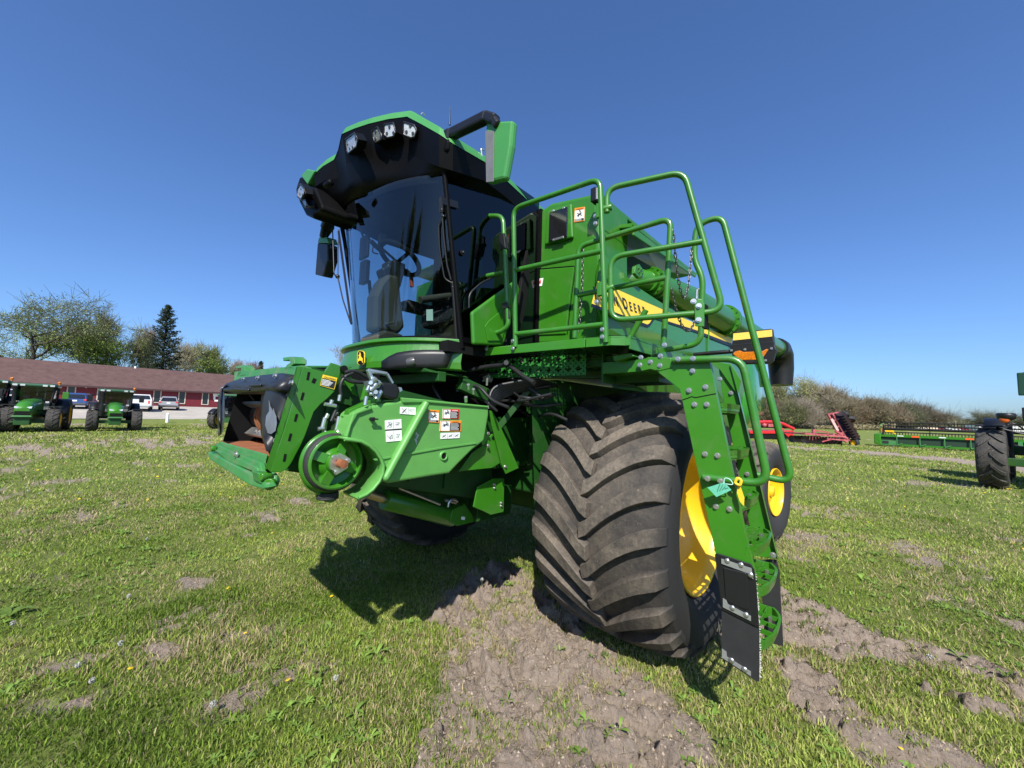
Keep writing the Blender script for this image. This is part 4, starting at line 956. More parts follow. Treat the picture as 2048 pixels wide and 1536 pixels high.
for zs, yy in ((1.82, 2.20), (1.555, 2.245), (1.285, 2.29), (1.06, 2.33), (.86, 2.355), (.60, 2.365)): step(zs, yy, .21 if zs < 1.2 else .19, front=.055)
# mud flaps
mb = MB(); mb.prism(PL([(1430, 1108), (1436, 1106), (1502, 1127), (1509, 1138), (1513, 1165), (1519, 1255), (1512, 1252), (1444, 1218)], ((1, .14, 0), 1.132)), Vector((.008, 0, 0)))
f1 = mb.build('mud_flap', BLACK, ladder, bevel=.003)
mb = MB(); mb.prism(PL([(1447, 1134), (1492, 1145), (1496, 1150), (1500, 1216), (1494, 1220), (1460, 1205), (1452, 1197)], ((1, .14, 0), 1.141)), Vector((.006, 0, 0))); mb.build('flap_pocket', BLACK, f1, bevel=.006)
mb = MB(); mb.prism(PL([(1444, 1214), (1450, 1216), (1519, 1256), (1519, 1361), (1514, 1362), (1444, 1316)], ((1, .14, 0), 1.124)), Vector((.006, 0, 0))); mat_ = mb.build('rubber_mat', mat('flap_rubber', (.016, .016, .017), rough=.6, var=.2, vs=14, bump=.05, bs=120), f1)
fr = MB(); e = PL([(1508, 1150), (1515, 1255), (1518, 1358)], ((1, .14, 0), 1.118))
rnd = random.Random(3)
for k in range(150):
    t = rnd.random()*2; i = min(1, int(t)); p = e[i]+(e[i+1]-e[i])*(t-i); fr.bar(p, p+Vector((rnd.uniform(-.012, .006), rnd.uniform(.004, .014), rnd.uniform(-.012, .012))), .0022)
fr.build('frayed_edge', mat('frayed_fibre', (.52, .50, .46), rough=.9), f1)
mb = MB(); PZ = ((1, .14, 0), 1.146)
mb.prism(PL([(1443, 1117), (1503, 1136), (1507, 1158), (1500, 1154), (1498, 1147), (1443, 1127)], PZ), Vector((.003, 0, 0))); mb.prism(PL([(1446, 1196), (1453, 1200), (1456, 1208), (1502, 1232), (1502, 1242), (1446, 1214)], PZ), Vector((.003, 0, 0))); mb.prism(PL([(1444, 1297), (1453, 1303), (1454, 1313), (1502, 1343), (1502, 1352), (1444, 1315)], ((1, .14, 0), 1.132)), Vector((.003, 0, 0)))
fz = mb.build('flap_strip', mat('galvanised', (.42, .43, .43), rough=.42, metal=.7, var=.2, vs=25), f1)
mb = MB()
for q in [(1454, 1122), (1482, 1130), (1501, 1150), (1464.5, 1216), (1492, 1230), (1463, 1321), (1489, 1339)]:
    c = onp(*q, PZ[0], PZ[1]-.006 if q[1] > 1300 else PZ[1]+.003); mb.sphere(c, .0145, 10, (.5, 1, 1))
mb.build('flap_rivet', STEEL, f1)
mb = MB(); mb.prism(PL([(1540, 1118), (1553, 1119), (1559, 1140), (1567, 1292), (1530, 1282), (1520, 1120)], ((1, .14, 0), .596)), Vector((.008, 0, 0))); mb.build('mud_flap', MATS['flap_rubber'], ladder, bevel=.002)
# handrails
rail('handrail', [(PL([(1346, 720), (1484, 716.5), (1537, 969), (1406, 954)], ((1, .14, 0), 1.14)), .085, False)], ladder, r=.0205)
H1b = PL([(1257, 712), (1402, 688), (1402, 632), (1406, 556), (1388, 520), (1392, 450), (1444, 431), (1585, 966), (1512, 949)], LADF)
rail('handrail', [(H1b, .085, False)], ladder, r=.0205)
# gate latch
mb = MB(); mb.prism(PL([(1390, 606), (1396, 598), (1405, 599), (1410, 609), (1409, 654), (1391, 653)], ((1, .34, 0), 1.60)), Vector((.012, 0, 0))); gl = mb.build('gate_latch', GREEN, gate, bevel=.004)
mb = MB(); mb.prism(PL([(1404, 606), (1411, 608), (1411, 656), (1404, 656)], ((1, .34, 0), 1.585)), Vector((-.05, 0, 0))); mb.build('latch_pad', BLACKM, gl)
mb = MB()
for q in [(1397.5, 612), (1397, 640), (1387, 603)]: mb.bolt(onp(*q, (1, .34, 0), 1.613), (1, .34, 0), .013)
mb.tube([onp(1393, 598, *GATE), onp(1394, 580, *GATE), onp(1399, 578, *GATE)], .009, 8); mb.build('latch_pin', STEEL, gl)
# paper tags tied to the lower handrail
mb = MB(); mb.prism(PL([(1415, 975), (1449, 964), (1463, 980), (1433, 994)], ((1, .14, 0), 1.19)), Vector((.001, 0, 0)))
pt = mb.build('paper_tag', mat('teal_paper', (.10, .42, .27), rough=.7, var=.12, vs=30), ladder)
mb = MB()
for k in range(4): mb.bar(onp(1434+5*k, 985-2*k-1, (1, .14, 0), 1.1925), onp(1440+5.5*k, 968+2.5*k, (1, .14, 0), 1.1925), .003, .0006, (1, 0, 0))
mb.build('tag_print', mat('dark_teal_ink', (.02, .12, .09), rough=.7), pt)
mb = MB(); mb.tube(fillet(PL([(1447, 968), (1449, 955), (1460, 958), (1468, 970), (1452, 968)], ((1, .14, 0), 1.19)), .02), .003, 6); mb.build('tag_string', mat('pale_string', (.35, .6, .5), rough=.7), pt)
mb = MB(); mb.tube(fillet(PL([(1470, 966), (1474, 955), (1483, 960), (1480, 972), (1470, 966)], ((1, .14, 0), 1.18)), .03), .008, 6)
q = PL([(1476, 968), (1482, 975), (1489, 996), (1488, 1012), (1480, 1003), (1474, 985)], ((1, .14, 0), 1.165)); mb.prism(q, Vector((.003, 0, 0))); mb.build('yellow_tie', mat('yellow_ribbon', (.75, .48, .02), rough=.5), ladder)
# ------------------------------------------------ cab
def arcx(y, xs, nose, hw, p=3.0): return xs+(nose-xs)*(1-min(1.0, abs(y)/hw)**p)
def fglass(y, z, off=0.):
    t = (z-2.27)/1.35; return arcx(y, 1.37+.25*t, 1.70+.06*t, .78+.03*t, 2.6)+off
def onsurf(u, v, fun, x0=1.6):
    x = x0
    for _ in range(40):
        p = X(u, v, x); x = x*.5+fun(p.y, p.z)*.5
    return X(u, v, x)
cabm = MB()
cabm.bb((.42, -.80, 2.16), (1.50, .80, 2.24)); cabm.bb((.40, -.82, 2.2), (.46, .62, 3.62))
cabm.prism([(.45, -.80, 3.66), (.45, -.3, 3.60), (.45, .80, 3.54), (1.62, .80, 3.54), (1.62, -.3, 3.60), (1.62, -.80, 3.68)], (0, 0, .03))
cabm.bb((.45, -.81, 2.2), (.53, -.78, 3.6)); cabm.bb((1.0, -.81, 2.24), (1.1, -.79, 2.35)); cabm.bb((.45, -.81, 2.24), (1.4, -.785, 2.42))
cab = cabm.build('cab', BLACKM, H)
mb = MB(); rows = []
for i in range(9):
    row = []
    for q in np.linspace(-1, 1, 33):
        zt_ = 3.53-(.13 if q > 0 else .24)*.8*q; z = 2.255+(zt_-2.255)*i/8; hw = .78+.03*(z-2.27)/1.35; row.append(Vector((fglass(hw*q, z), hw*q, z)))
    rows.append(row)
mb.grid(rows, True); mb.build('windscreen', GLASS, cab)
mb = MB()
for sgn, nm in ((1, 'door_glass'), (-1, 'side_window')):
    mb = MB(); q = [Vector((1.375, .785*sgn, 2.27)), Vector((1.645, .812*sgn, 3.62)), Vector((1.1, .812*sgn, 3.70)), Vector((.52, .80*sgn, 3.70)), Vector((.50, .79*sgn, 2.27))]
    mb.add(q, [(0, 1, 2, 3, 4)]); mb.build(nm, SGLASS if sgn > 0 else glass('light_side_glass', (.62, .74, .80)), cab)
mb = MB()
for s in (1, -1):
    mb.tube([Vector((1.365, .79*s, 2.20)), Vector((1.47, .80*s, 2.75)), Vector((1.60, .815*s, 3.40)), Vector((1.66, .82*s, 3.65))], [.024, .018, .018, .024], 10)
    mb.bar((.50, .795*s, 2.22), (.50, .80*s, 3.62), .05, .05)
mb.grid([[Vector((fglass(y, 2.262, .004), y, 2.262+dz)) for y in np.linspace(-.76, .76, 25)] for dz in (-.03, .028)], True)
mb.bar((1.37, .80, 2.262), (.5, .80, 2.262), .03, .04)
mb.build('cab_pillar', MATS['roof_black'] if 'roof_black' in MATS else mat('roof_black', (.0022, .0022, .0025), rough=.5, spec=.12), cab)
# black frit band along the top of the windscreen
mb = MB(); mb.grid([[Vector((fglass(y, 3.52-(.13 if y > 0 else .24)*y+dz, -.012), y, 3.52-(.13 if y > 0 else .24)*y+dz)) for y in np.linspace(-.79, .79, 33)] for dz in (-.04, .0, .02)], True); mb.build('windscreen_band', BLACKM, cab)
rnd = random.Random(8)
# glass sticker
c = onsurf(860, 630, lambda y, z: fglass(y, z, -.006))
mb = MB(); mb.prism([onsurf(u, v, lambda y, z: fglass(y, z, -.008)) for u, v in [(852.5, 619), (865.5, 618.5), (866, 641), (852.8, 641.5)]], (-.001, 0, 0)); mb.build('paper_label', mat('pale_paper', (.55, .66, .55), rough=.7), cab)
# interior
def cy(pts, y, th, m, nm, bv=.02):
    mb = MB(); mb.prism(PY(pts, y+th/2), (0, -th, 0)); return mb.build(nm, m, cab, bevel=bv)
cy([(748, 660), (750, 590), (763, 562), (777, 546), (800, 552), (804, 600), (811, 655), (798, 668), (766, 664)], .02, .16, OLIVE, 'steering_column', .03)
cy([(758, 690), (755, 668), (770, 660), (806, 668), (815, 690)], .02, .3, OLIVE, 'column_foot', .02)
cy([(768, 548), (764, 536), (778, 530), (775, 522), (790, 519), (812, 527), (810, 545), (803, 572), (790, 600), (778, 575)], .02, .12, mat('dark_column', (.02, .02, .02), rough=.5), 'column_head', .02)
wc = Y(800, 518, .02); nrm = Vector((-.50, .05, .86)).normalized()
mb = MB(); ax1 = nrm.cross(Vector((0, 1, 0))).normalized(); ax2 = nrm.cross(ax1)
ringp = [wc+ax1*math.cos(t)*.185+ax2*math.sin(t)*.185 for t in np.linspace(0, 2*math.pi, 40, endpoint=False)]
mb.tube(ringp, .022, 8, closed=True)
for t in (.5, 2.6, 4.6): mb.bar(wc-nrm*.04, wc+ax1*math.cos(t)*.18+ax2*math.sin(t)*.18, .03, .016)
mb.build('steering_wheel', BLACKM, cab)
mb = MB(); mb.box((.80, .0, 2.62), (.5, .5, .14)); mb.prism([(.56, -.25, 2.62), (.72, -.25, 2.62), (.62, -.25, 3.12), (.50, -.25, 3.12)], (0, .5, 0)); mb.box((.9, -.38, 2.78), (.55, .16, .1)); mb.box((.78, .36, 2.74), (.42, .1, .08)); mb.box((.8, 0, 2.4), (.35, .35, .35))
mb.build('driver_seat', mat('seat_fabric', (.02, .02, .021), rough=.85, var=.2, vs=20), cab, bevel=.03)
mb = MB(); mb.box(Y(729, 495, -.45), (.03, .16, .22)); mb.box(Y(729, 545, -.45), (.05, .12, .22)); mb.bar(Y(738, 560, -.5), Y(752, 690, -.6), .03); mb.bar(Y(729, 480, -.45), Y(715, 445, -.6), .02); mb.build('monitor', BLACK, cab, bevel=.01)
mb = MB(); mb.tube(fillet([Y(812, 540, -.15), Y(822, 550, -.15), Y(824, 574, -.15)], .03), .018, 8); mb.build('red_hand_grip', mat('red_grip', (.25, .035, .012), rough=.6), cab)
mb = MB(); mb.tube(fillet([Y(735, 476, -.2), Y(748, 484, -.2), Y(744, 505, -.2), Y(756, 508, -.2)], .03), .006, 6); mb.tube(fillet([Y(742, 482, .0), Y(754, 495, .0), Y(768, 505, .0)], .03), .02, 8); mb.box(Y(764, 480, -.05), (.05, .05, .09)); mb.build('radio_mount', BLACK, cab)
mb = MB(); mb.bar(Y(735, 655, -.1), Y(790, 644, .2), .02, .014); mb.tube([Y(840, 600, .35), Y(900, 592, .35)], .03, 10); mb.tube([Y(905, 588, .4), Y(942, 592, .4)], .02, 8); mb.build('foot_pedal', OLIVE, cab)
# lower green door panel beside the cab
mb = MB(); mb.prism(PY([(944, 624), (1012, 574), (1034, 558), (1042, 585), (1008, 691), (947, 689)], .90), (0, -.035, 0)); dpn = mb.build('door_panel', GREEN, H, bevel=.018, seg=3)
mb = MB(); mb.prism(PY([(975, 643), (1006, 617), (1014, 640), (1003, 682), (975, 682), (969, 652)], .902), (0, .008, 0)); mb.build('panel_relief', GREEN, dpn, bevel=.008)
mb = MB(); mb.tube(PY([(1044, 560), (1036, 610), (1010, 690)], .91), .012, 8); mb.prism(PY([(1010, 690), (1034, 600), (1044, 560), (1056, 500), (1060, 560), (1046, 640), (1030, 692)], .86), (0, -.03, 0)); mb.build('rubber_seal', BLACKM, dpn)
mb = MB(); c = Y(924.5, 506, .805); mb.disc(c, (0, 1, 0), .02, .01, 14); mb.sphere(c+Vector((0, .012, 0)), .012, 8); mb.bar(Y(884, 401, .82), Y(916, 436-26, .82), .05, .006, (0, 1, 0)); mb.tube(fillet([Y(938, 616, .83), Y(938, 588, .83), Y(962, 566, .83), Y(1000, 548, .83)], .05), .008, 6); mb.build('door_fitting', BLACK, cab)
# wipers
off = lambda y, z: fglass(y, z, .018)
def og(u, v): return onsurf(u, v, off)
mb = MB()
mb.tube([og(884, 422), og(887, 470), og(894, 530), og(902, 560)], .008, 6); mb.tube(fillet([og(886, 435), og(877, 449), og(879, 500), og(889, 558), og(904, 566)], .05), .006, 6); mb.bar(og(883, 395), og(884, 425), .028, .02); mb.tube([og(905, 563), og(908, 600), og(913, 680)], .012, 8)
for p in [og(884, 420), og(887, 433), og(904, 566), og(906, 575)]: mb.sphere(p, .014, 8)
mb.build('wiper', BLACK, cab)
mb = MB(); xl = 1.72
def wl_(u, v): return X(u, v, xl)
mb.tube(fillet([wl_(672, 388), wl_(664, 421), wl_(668, 548), wl_(676, 557)], .03), .006, 6); mb.tube([wl_(676, 556), wl_(686, 600), wl_(701, 645)], .007, 6); mb.tube(fillet([wl_(678, 459), wl_(676, 500), wl_(676, 556)], .02), .005, 6); mb.bar(wl_(677, 462), wl_(703, 648), .012, .02); mb.sphere(wl_(675, 553), .022, 8); mb.build('wiper', BLACK, cab)
mb = MB(); mb.prism(PX([(652, 452), (641, 475), (640, 500), (648, 470), (659, 455), (662, 430), (650, 432)], 1.60), (-.05, 0, 0)); mb.build('cab_bracket', BLACK, cab)

# ------------------------------------------------ cab roof
E = [Vector((-.05, .74, 3.62)), Y(1056, 401, .80), Y(1012, 360, .86), Y(970, 324, .92), Y(906, 287, .94), Y(878, 268, .86), Y(846, 250, .66), Y(814, 233, .42), Y(776, 238, .22), Y(738, 247, .04), Y(708, 257, -.14), Y(683, 268, -.33), Y(676, 300, -.52), Y(668, 319, -.64), Y(646, 332, -.78), Y(627, 349, -.92), Vector((1.66, -1.0, 3.80)), Vector((1.2, -.94, 3.70)), Vector((.6, -.84, 3.68)), Vector((-.05, -.74, 3.66))]
def inward(p, a, dz):
    c = Vector((.75, 0, p.z)); d = (p-c); L = d.length; return c+d*((L-a)/L)+Vector((0, 0, dz))
ins = [.03]*20
T1 = [inward(p, .03, .075) for p in E]; T2 = [inward(p, .10, .115) for p in E]; T3 = [inward(p, .35, .13) for p in E]
T4 = [Vector((.75+(p.x-.75)*.2, p.y*.2, 3.9)) for p in E]
mb = MB(); mb.grid([E, T1, T2, T3, T4], False, True); mb.add(T4, [tuple(range(20))])
roof = mb.build('cab_roof', mat('green_roof_plastic', (.050, .235, .055), rough=.42, coat=.1, var=.07, vs=4, dirt=(.12, .20, .1), ds=4, dlo=.6, dhi=.95), H, bevel=.01, ang=25)
def low(i, p):
    dz = {2: -.12, 3: -.13, 4: -.16, 5: -.20, 6: -.24, 11: -.25, 12: -.21, 13: -.17, 14: -.14}.get(i, -.27 if 7 <= i <= 10 else -.12)
    return inward(p, .02+.03*(dz < -.15), dz)
E0 = [inward(p, .004, -.001) for p in E]
B1 = [low(i, p) for i, p in enumerate(E0)]
G = []
for i, p in enumerate(B1):
    gy_ = p.y*.84; gz_ = 3.51-(.13 if gy_ > 0 else .24)*gy_; gxx = p.x*.86+.10
    if p.x > 1.3: gxx = min(p.x-.02, fglass(max(-.80, min(.80, gy_)), gz_, .015))
    g = Vector((gxx, gy_, gz_)); G.append(g)
G2 = [Vector((.75+(g.x-.75)*.9, g.y*.95, g.z+.10)) for g in G]
mb = MB(); mb.grid([E0, B1], False, True); mb.grid([B1, [a*.5+b*.5+Vector((0, 0, .015)) for a, b in zip(B1, G)], G, G2], True, True)
mb.build('roof_underside', mat('roof_black', (.0022, .0022, .0025), rough=.5, spec=.12), roof)
# lamps in the visor
def lamp(px, y, d, dim=False, bulbs=()):
    P = [Y(u, v, y) for u, v in px]; c = sum(P, Vector())/len(P)
    n = (CAM-c).normalized()
    # tilt the lamp's plane to face the front of the machine
    nn = Vector(d).normalized(); P = [onp(u, v, nn, c.dot(nn)+.02) for u, v in px]
    hb = MB(); cc = sum(P, Vector())/len(P); hb.prism([cc+(p-cc)*1.06-nn*.004 for p in P], -nn*.06); mb = MB(); mb.prism(P, -nn*.006); o = mb.build('roof_lamp', LENSD if dim else LENS, roof, bevel=.002); hb.build('lamp_housing', MATS['roof_black'], o)
    fr = MB(); fr.tube([p+nn*.001 for p in P], .007, 6, closed=True); fr.build('lamp_rim', BLACK, o)
    b = MB()
    for q in bulbs: b.disc(onp(*q, nn, c.dot(nn)+.021), nn, .0125, .004, 12)
    if bulbs: b.build('lamp_bulb', mat('lamp_reflector', (.10, .10, .10), rough=.2, metal=.6), o)
    return o
lamp([(808, 244), (829, 251), (833.5, 260), (829.5, 274), (822, 276), (808, 270), (807, 258)], .50, (1, .30, -.2), bulbs=((821, 252), (813, 264), (826, 267)))
lamp([(769, 249), (787, 246), (792, 264), (788, 273), (775, 276), (769, 270)], .29, (1, .1, -.2), bulbs=((779, 254), (774, 267), (787, 266)))
lamp([(744.5, 262), (755, 254), (763, 270), (764.5, 278), (752, 286), (748, 281)], .14, (1, -.05, -.2), True, bulbs=((751, 263), (751, 278), (761, 275)))
lamp([(691, 279), (709, 266), (716, 279), (714, 293), (697, 307), (692, 300)], -.16, (1, -.3, -.2), bulbs=((695, 288), (705, 294), (711, 278), (699, 297)))
lamp([(594.5, 378), (601, 367.5), (608, 376), (610, 386), (602, 399), (596, 394)], -1.02, (1, -.25, -.15), bulbs=((602, 378), (600, 388), (605, 390)))
lamp([(603, 401), (612, 399), (615, 411), (611, 415), (605, 408)], -1.0, (1, -.25, -.15), True)
mb = MB(); mb.prism(PX([(600, 352), (612, 369), (628, 374), (642, 410), (640, 421), (628, 428), (626, 437), (611, 430), (598, 404), (592, 376)], 1.90), (-.35, .06, -.02)); mb.build('corner_pod', MATS['roof_black'], roof, bevel=.02)
mb = MB(); mb.prism(PX([(601, 351), (614, 337.5), (630, 341), (614, 369)], 1.905), (-.42, .10, 0)); mb.build('corner_cap', MATS['green_roof_plastic'], roof, bevel=.012)
mb = MB(); mb.prism(PX([(858, 262), (888, 262), (897, 280), (893, 300), (880, 306), (860, 300)], 1.66), (-.2, 0, 0)); mb.tube([Zp(650, 372, 3.62), Zp(664, 364, 3.62)], .03, 6); mb.build('arm_socket', MATS['roof_black'], roof, bevel=.015)
mb = MB(); a = Y(899.5, 250, .62); b = Y(900, 214, .62); mb.tube([a, a+(b-a)*.45, b], [.008, .005, .003], 6); mb.build('antenna', BLACK, roof)
mb = MB(); a = Y(965, 318, .90); mb.tube(fillet([a, Y(962, 298, .90), Y(968, 300, .9)], .01), .008, 6); a2 = Y(850, 229, .4); mb.tube(fillet([Y(842, 229, .4), Y(846, 225, .4), Y(850, 231, .4)], .01), .006, 6); mb.build('roof_hook', STEEL, roof)
# mirrors
xm = 1.62
mb = MB()
mb.bar(X(872, 289, xm), X(905, 272, xm), .085, .085); 
for a, b, w in (((893, 274), (975, 234), .066), ((972, 233), (992, 240), .06), ((988, 238), (996, 252), .05)): mb.bar(X(*a, xm), X(*b, xm), w, w)
arm = mb.build('mirror_arm', BLACK, H, bevel=.014)
mb = MB(); mb.prism(PX([(971, 243), (1025, 239.5), (1021, 290), (1009, 356), (973, 365)], xm), (-.05, .002, 0)); mh = mb.build('mirror_housing', MATS['green_roof_plastic'], arm, bevel=.016)
mb = MB(); mb.prism(PX([(971, 262), (989, 262), (988, 363.5), (973, 365)], xm+.002), (.004, 0, 0)); mb.build('mirror_panel', mat('grey_mirror_panel', (.17, .17, .175), rough=.45, metal=.2, var=.15, vs=12), arm, bevel=.002)
mb = MB(); mb.bar(X(658, 432, xm), X(648, 458, xm), .075, .075); mb.bar(X(649, 455, xm), X(645, 476, xm), .06, .06); arm2 = mb.build('mirror_arm', BLACK, H, bevel=.014)
mb = MB(); mb.prism(PX([(635, 486), (655, 488), (655, 520), (645, 553), (630, 549)], xm), (-.10, .02, 0)); mb.prism(PX([(655, 478), (664, 496), (656, 500)], xm-.02), (-.05, 0, 0)); mb.build('mirror_housing', BLACK, arm2, bevel=.010)
mb = MB(); mb.prism(PX([(637.5, 474.5), (653, 474), (657, 486), (635, 486)], xm), (-.10, .02, 0)); mb.build('mirror_cap', MATS['green_roof_plastic'], arm2, bevel=.010)

# ------------------------------------------------ cowl below the windscreen
def fcowl(y, z, off=0.):
    t = (2.25-z)/.25; return arcx(y, 1.36-.02*t, 1.765+.02*t, .80, 2.9)+off
mb = MB(); ysn = np.linspace(-.80, .80, 41)
mb.grid([[Vector((fcowl(y, z, o), y, z)) for y in ysn] for z, o in ((2.262, -.05), (2.262, .03), (2.235, .035), (2.228, .0), (2.20, .005), (2.09, .03), (2.04, .025), (2.03, -.03))], False)
cowl = mb.build('cowl', GREEN, H, bevel=.006, ang=25)
def oc(u, v, off=.04): return onsurf(u, v, lambda y, z: fcowl(y, z, off), 1.7)
ol = [(765.5, 725), (780, 715), (796, 707), (812, 704), (830, 701.8), (850, 701), (870, 701), (890, 701.8), (908, 703), (902, 718), (894, 735), (875, 736), (850, 736.5), (825, 737), (796, 738), (780, 740), (766, 737)]
tp = [(766, 725), (781, 714.5), (796, 707), (812, 704), (830, 701.8), (850, 701), (870, 701), (890, 701.8), (908, 703)]; bt = [(766, 737), (781, 740), (796, 738), (812, 737.5), (830, 737), (850, 736.5), (866, 736), (880, 735.5), (894, 735)]
mb = MB(); mb.grid([[oc(a[0]+(b[0]-a[0])*k/4, a[1]+(b[1]-a[1])*k/4, (.038+(.0 if k in (0, 4) else .005))) for a, b in zip(tp, bt)] for k in range(5)], True); vent = mb.build('cowl_vent', BLACK, cowl, solid=.02)
mb = MB(); mb.tube([oc(816, 726, .055), oc(824, 724, .06), oc(831, 722, .062)], [.032, .036, .030], 14); mb.build('cowl_lamp', mat('smoked_lamp', (.10, .10, .10), rough=.3, metal=.4), vent)
mb = MB(); mb.prism([oc(u, v, .055) for u, v in [(799, 722), (812, 714), (824, 716), (823, 733), (801, 735)]], (-.01, 0, 0)); mb.bar(oc(838, 722, .058), oc(872, 714, .058), .010, .004); mb.bar(oc(890, 733, .058), oc(904, 706, .058), .007, .004); mb.bar(oc(777, 727, .05), oc(793, 737, .055), .006, .004); mb.build('vent_blade', mat('satin_grey', (.09, .09, .09), rough=.35, metal=.3), vent)
# leaping animal emblem
ze = Vector((1, .12, .0)).normalized(); ce = onsurf(721, 716, lambda y, z: fcowl(y, z, .05), 1.7); de = ze.dot(ce)+.012
def eb(u, v, o=0.): return onp(680+u*.1367, 690+v*.1367, ze, de+o)
rr = [(265, 90), (290, 82), (320, 84), (345, 98), (354, 125), (354, 255), (345, 280), (320, 295), (290, 295), (262, 280), (249, 255), (252, 125)]
mb = MB(); mb.prism([eb(*q) for q in rr], -ze*.008); eo = mb.build('emblem', YDECAL, cowl)
c = (301, 190)
mb = MB(); mb.prism([eb(c[0]+(q[0]-c[0])*.88, c[1]+(q[1]-c[1])*.95, .002) for q in rr], -ze*.002); mb.build('emblem_field', BLACKM, eo)
deer = [(286, 106), (292, 118), (297, 108), (297, 128), (303, 142), (300, 158), (318, 188), (328, 196), (332, 208), (326, 222), (334, 262), (326, 258), (318, 232), (286, 226), (270, 236), (262, 252), (258, 244), (264, 226), (258, 214), (272, 196), (280, 170), (268, 156), (270, 146), (284, 138)]
mb = MB(); mb.prism([eb(*q, .004) for q in deer], -ze*.002); mb.build('emblem_animal', YDECAL, eo)
mb = MB(); mb.prism([oc(u, v, .012) for u, v in [(728, 702), (746, 703), (731, 731), (727, 729)]], (-.03, 0, 0)); mb.build('emblem_mount', GREEN, cowl, bevel=.006)
# shelf and beams under the cowl
mb = MB(); mb.prism(PX([(799, 737), (848, 736), (862, 744), (799, 743)], 1.60), (-.35, 0, -.01)); mb.bar((1.5, -.7, 1.98), (1.5, .75, 1.98), .07, .07); mb.bar((1.3, .7, 1.95), (1.0, .75, 1.85), .08, .1); mb.prism(PX([(700, 742), (760, 739), (760, 748), (700, 750)], 1.62), (-.05, 0, 0)); mb.build('cowl_beam', GREEN_SHADE, cowl, bevel=.005)
mb = MB(); mb.bb((.4, -.72, 1.70), (1.15, .60, 2.18)); mb.bb((1.15, -.72, 1.98), (1.3, .60, 2.18)); mb.build('under_cab_fill', BLACKM, H)  # plain black boxes filling the dark area under the cab

# ------------------------------------------------ feeder house
FP = ((1, 0, .1855), 2.775)
def FQ(u, v, o=0.): return onp(u, v, FP[0], FP[1]+o)
yf = .785
mb = MB()   # tapering duct behind the face frame
a = [(2.44, -.70, 1.40), (2.44, .70, 1.40), (2.38, .70, 1.95), (2.38, -.70, 1.95)]; b = [(.9, -.66, 1.02), (.9, .66, 1.02), (.9, .66, 1.72), (.9, -.66, 1.72)]
for i, j in ((0, 1), (1, 2), (2, 3), (3, 0)): mb.add([a[i], a[j], b[j], b[i]], [(0, 1, 2, 3)])
fh = mb.build('feeder_house', GREEN_SHADE, H, solid=.01)
mb = MB()
for k in range(4): mb.bar((2.3-.3*k, .715-.008*k, 1.42-.08*k), (2.25-.3*k, .715-.008*k, 1.9-.05*k), .03, .02)
mb.bar((2.35, .715, 1.80), (1.1, .69, 1.60), .03, .03); mb.build('duct_rib', GREEN_SHADE, fh)
mb = MB()
pl_ = [(606, 733), (649, 744), (662, 725), (680, 731), (681, 745), (677, 762), (669, 783), (655, 797), (641, 809), (628, 823), (619, 847), (610, 872), (603, 888), (583, 926), (574, 938), (562, 945), (541, 944), (548, 915), (559, 888), (577, 830)]
mb.prism(PY(pl_, yf), (0, -.014, 0)); fp = mb.build('face_plate', GREEN, fh, bevel=.003)
mb = MB(); mb.prism(PY([(606, 733), (541, 944), (535, 938), (598, 733)], yf), (.012, 0, -.002)) ; mb.build('plate_flange', GREEN, fp, bevel=.003)
mb = MB()
for q0, q1 in (((618, 744), (615, 760)), ((607, 785), (603, 800)), ((594, 828), (590, 843)), ((582, 867), (578, 882)), ((571, 908), (568, 923))): mb.bar(Y(*q0, yf+.001), Y(*q1, yf+.001), .012, .002, (0, 1, 0))
mb.bar(Y(630, 757, yf+.001), Y(626, 766, yf+.001), .018, .002, (0, 1, 0)); mb.build('plate_slot', BLACKM, fp)
sticker([(645, 749), (674, 756), (668, 779), (639, 771)], ((0, 1, 0), yf), YDECAL, INK, fp, 'CAUTION', .30, None, name='caution_sticker', inkfrac=0)
mb = MB(); P0, P1, P2, P3 = [Y(u, v, yf+.0052) for u, v in [(645, 749), (674, 756), (668, 779), (639, 771)]]
for k in range(5):
    b_ = .42+.11*k; A = P0+(P3-P0)*b_+(P1-P0)*.08; B = P0+(P3-P0)*b_+(P1-P0)*(.08+.55+.25*((k*3) % 4)/4); mb.bar(A, B, .0035, .0008, (0, 1, 0))
mb.build('sticker_lines', WHITE, fp)
# front frame: top rail, far cheek, hooks, sill
mb = MB()
mb.prism([FQ(469, 744), FQ(600, 731), FQ(606, 735), FQ(594, 754), FQ(566, 750), FQ(477, 762), FQ(468, 764)], (-.05, 0, 0)); mb.prism([FQ(469, 744), FQ(603, 731), FQ(603, 731)+Vector((-.28, 0, .03)), FQ(469, 744)+Vector((-.28, 0, .03))], (0, 0, -.012))
mb.build('top_rail', GREENW, fh, bevel=.004)
for (u0, v0), s in (((568, 735), 1.0), ((473, 748), .8)):
    mb = MB(); P = [FQ(u0+dx*s, v0+dy*s, .0) for dx, dy in ((-3, -20), (14, -22), (20, -16), (20, -8), (14, -3), (24, 1), (24, 5), (3, 7), (0, 2), (6, -6), (12, -10), (10, -15), (-2, -13))]; mb.prism(P, (-.07, 0, .005)); mb.build('latch_hook', GREENW, fh, bevel=.004)
mb = MB(); fq_ = [FQ(438, 882, .0), FQ(533, 909, .0)]; bk_ = [Vector((2.02, .70, fq_[1].z-.01)), Vector((2.02, -.74, fq_[0].z-.01))]; mb.prism([fq_[0], fq_[1]]+bk_, (0, 0, -.012)); flr = mb.build('feeder_floor', RUST, fh)
mb = MB(); 
q = lambda *L: [FQ(u, v, .01) for u, v in L]
mb.prism(q((439, 883), (533, 909), (528, 925), (536, 950), (436, 903), (431, 893)), (-.012, 0, 0))
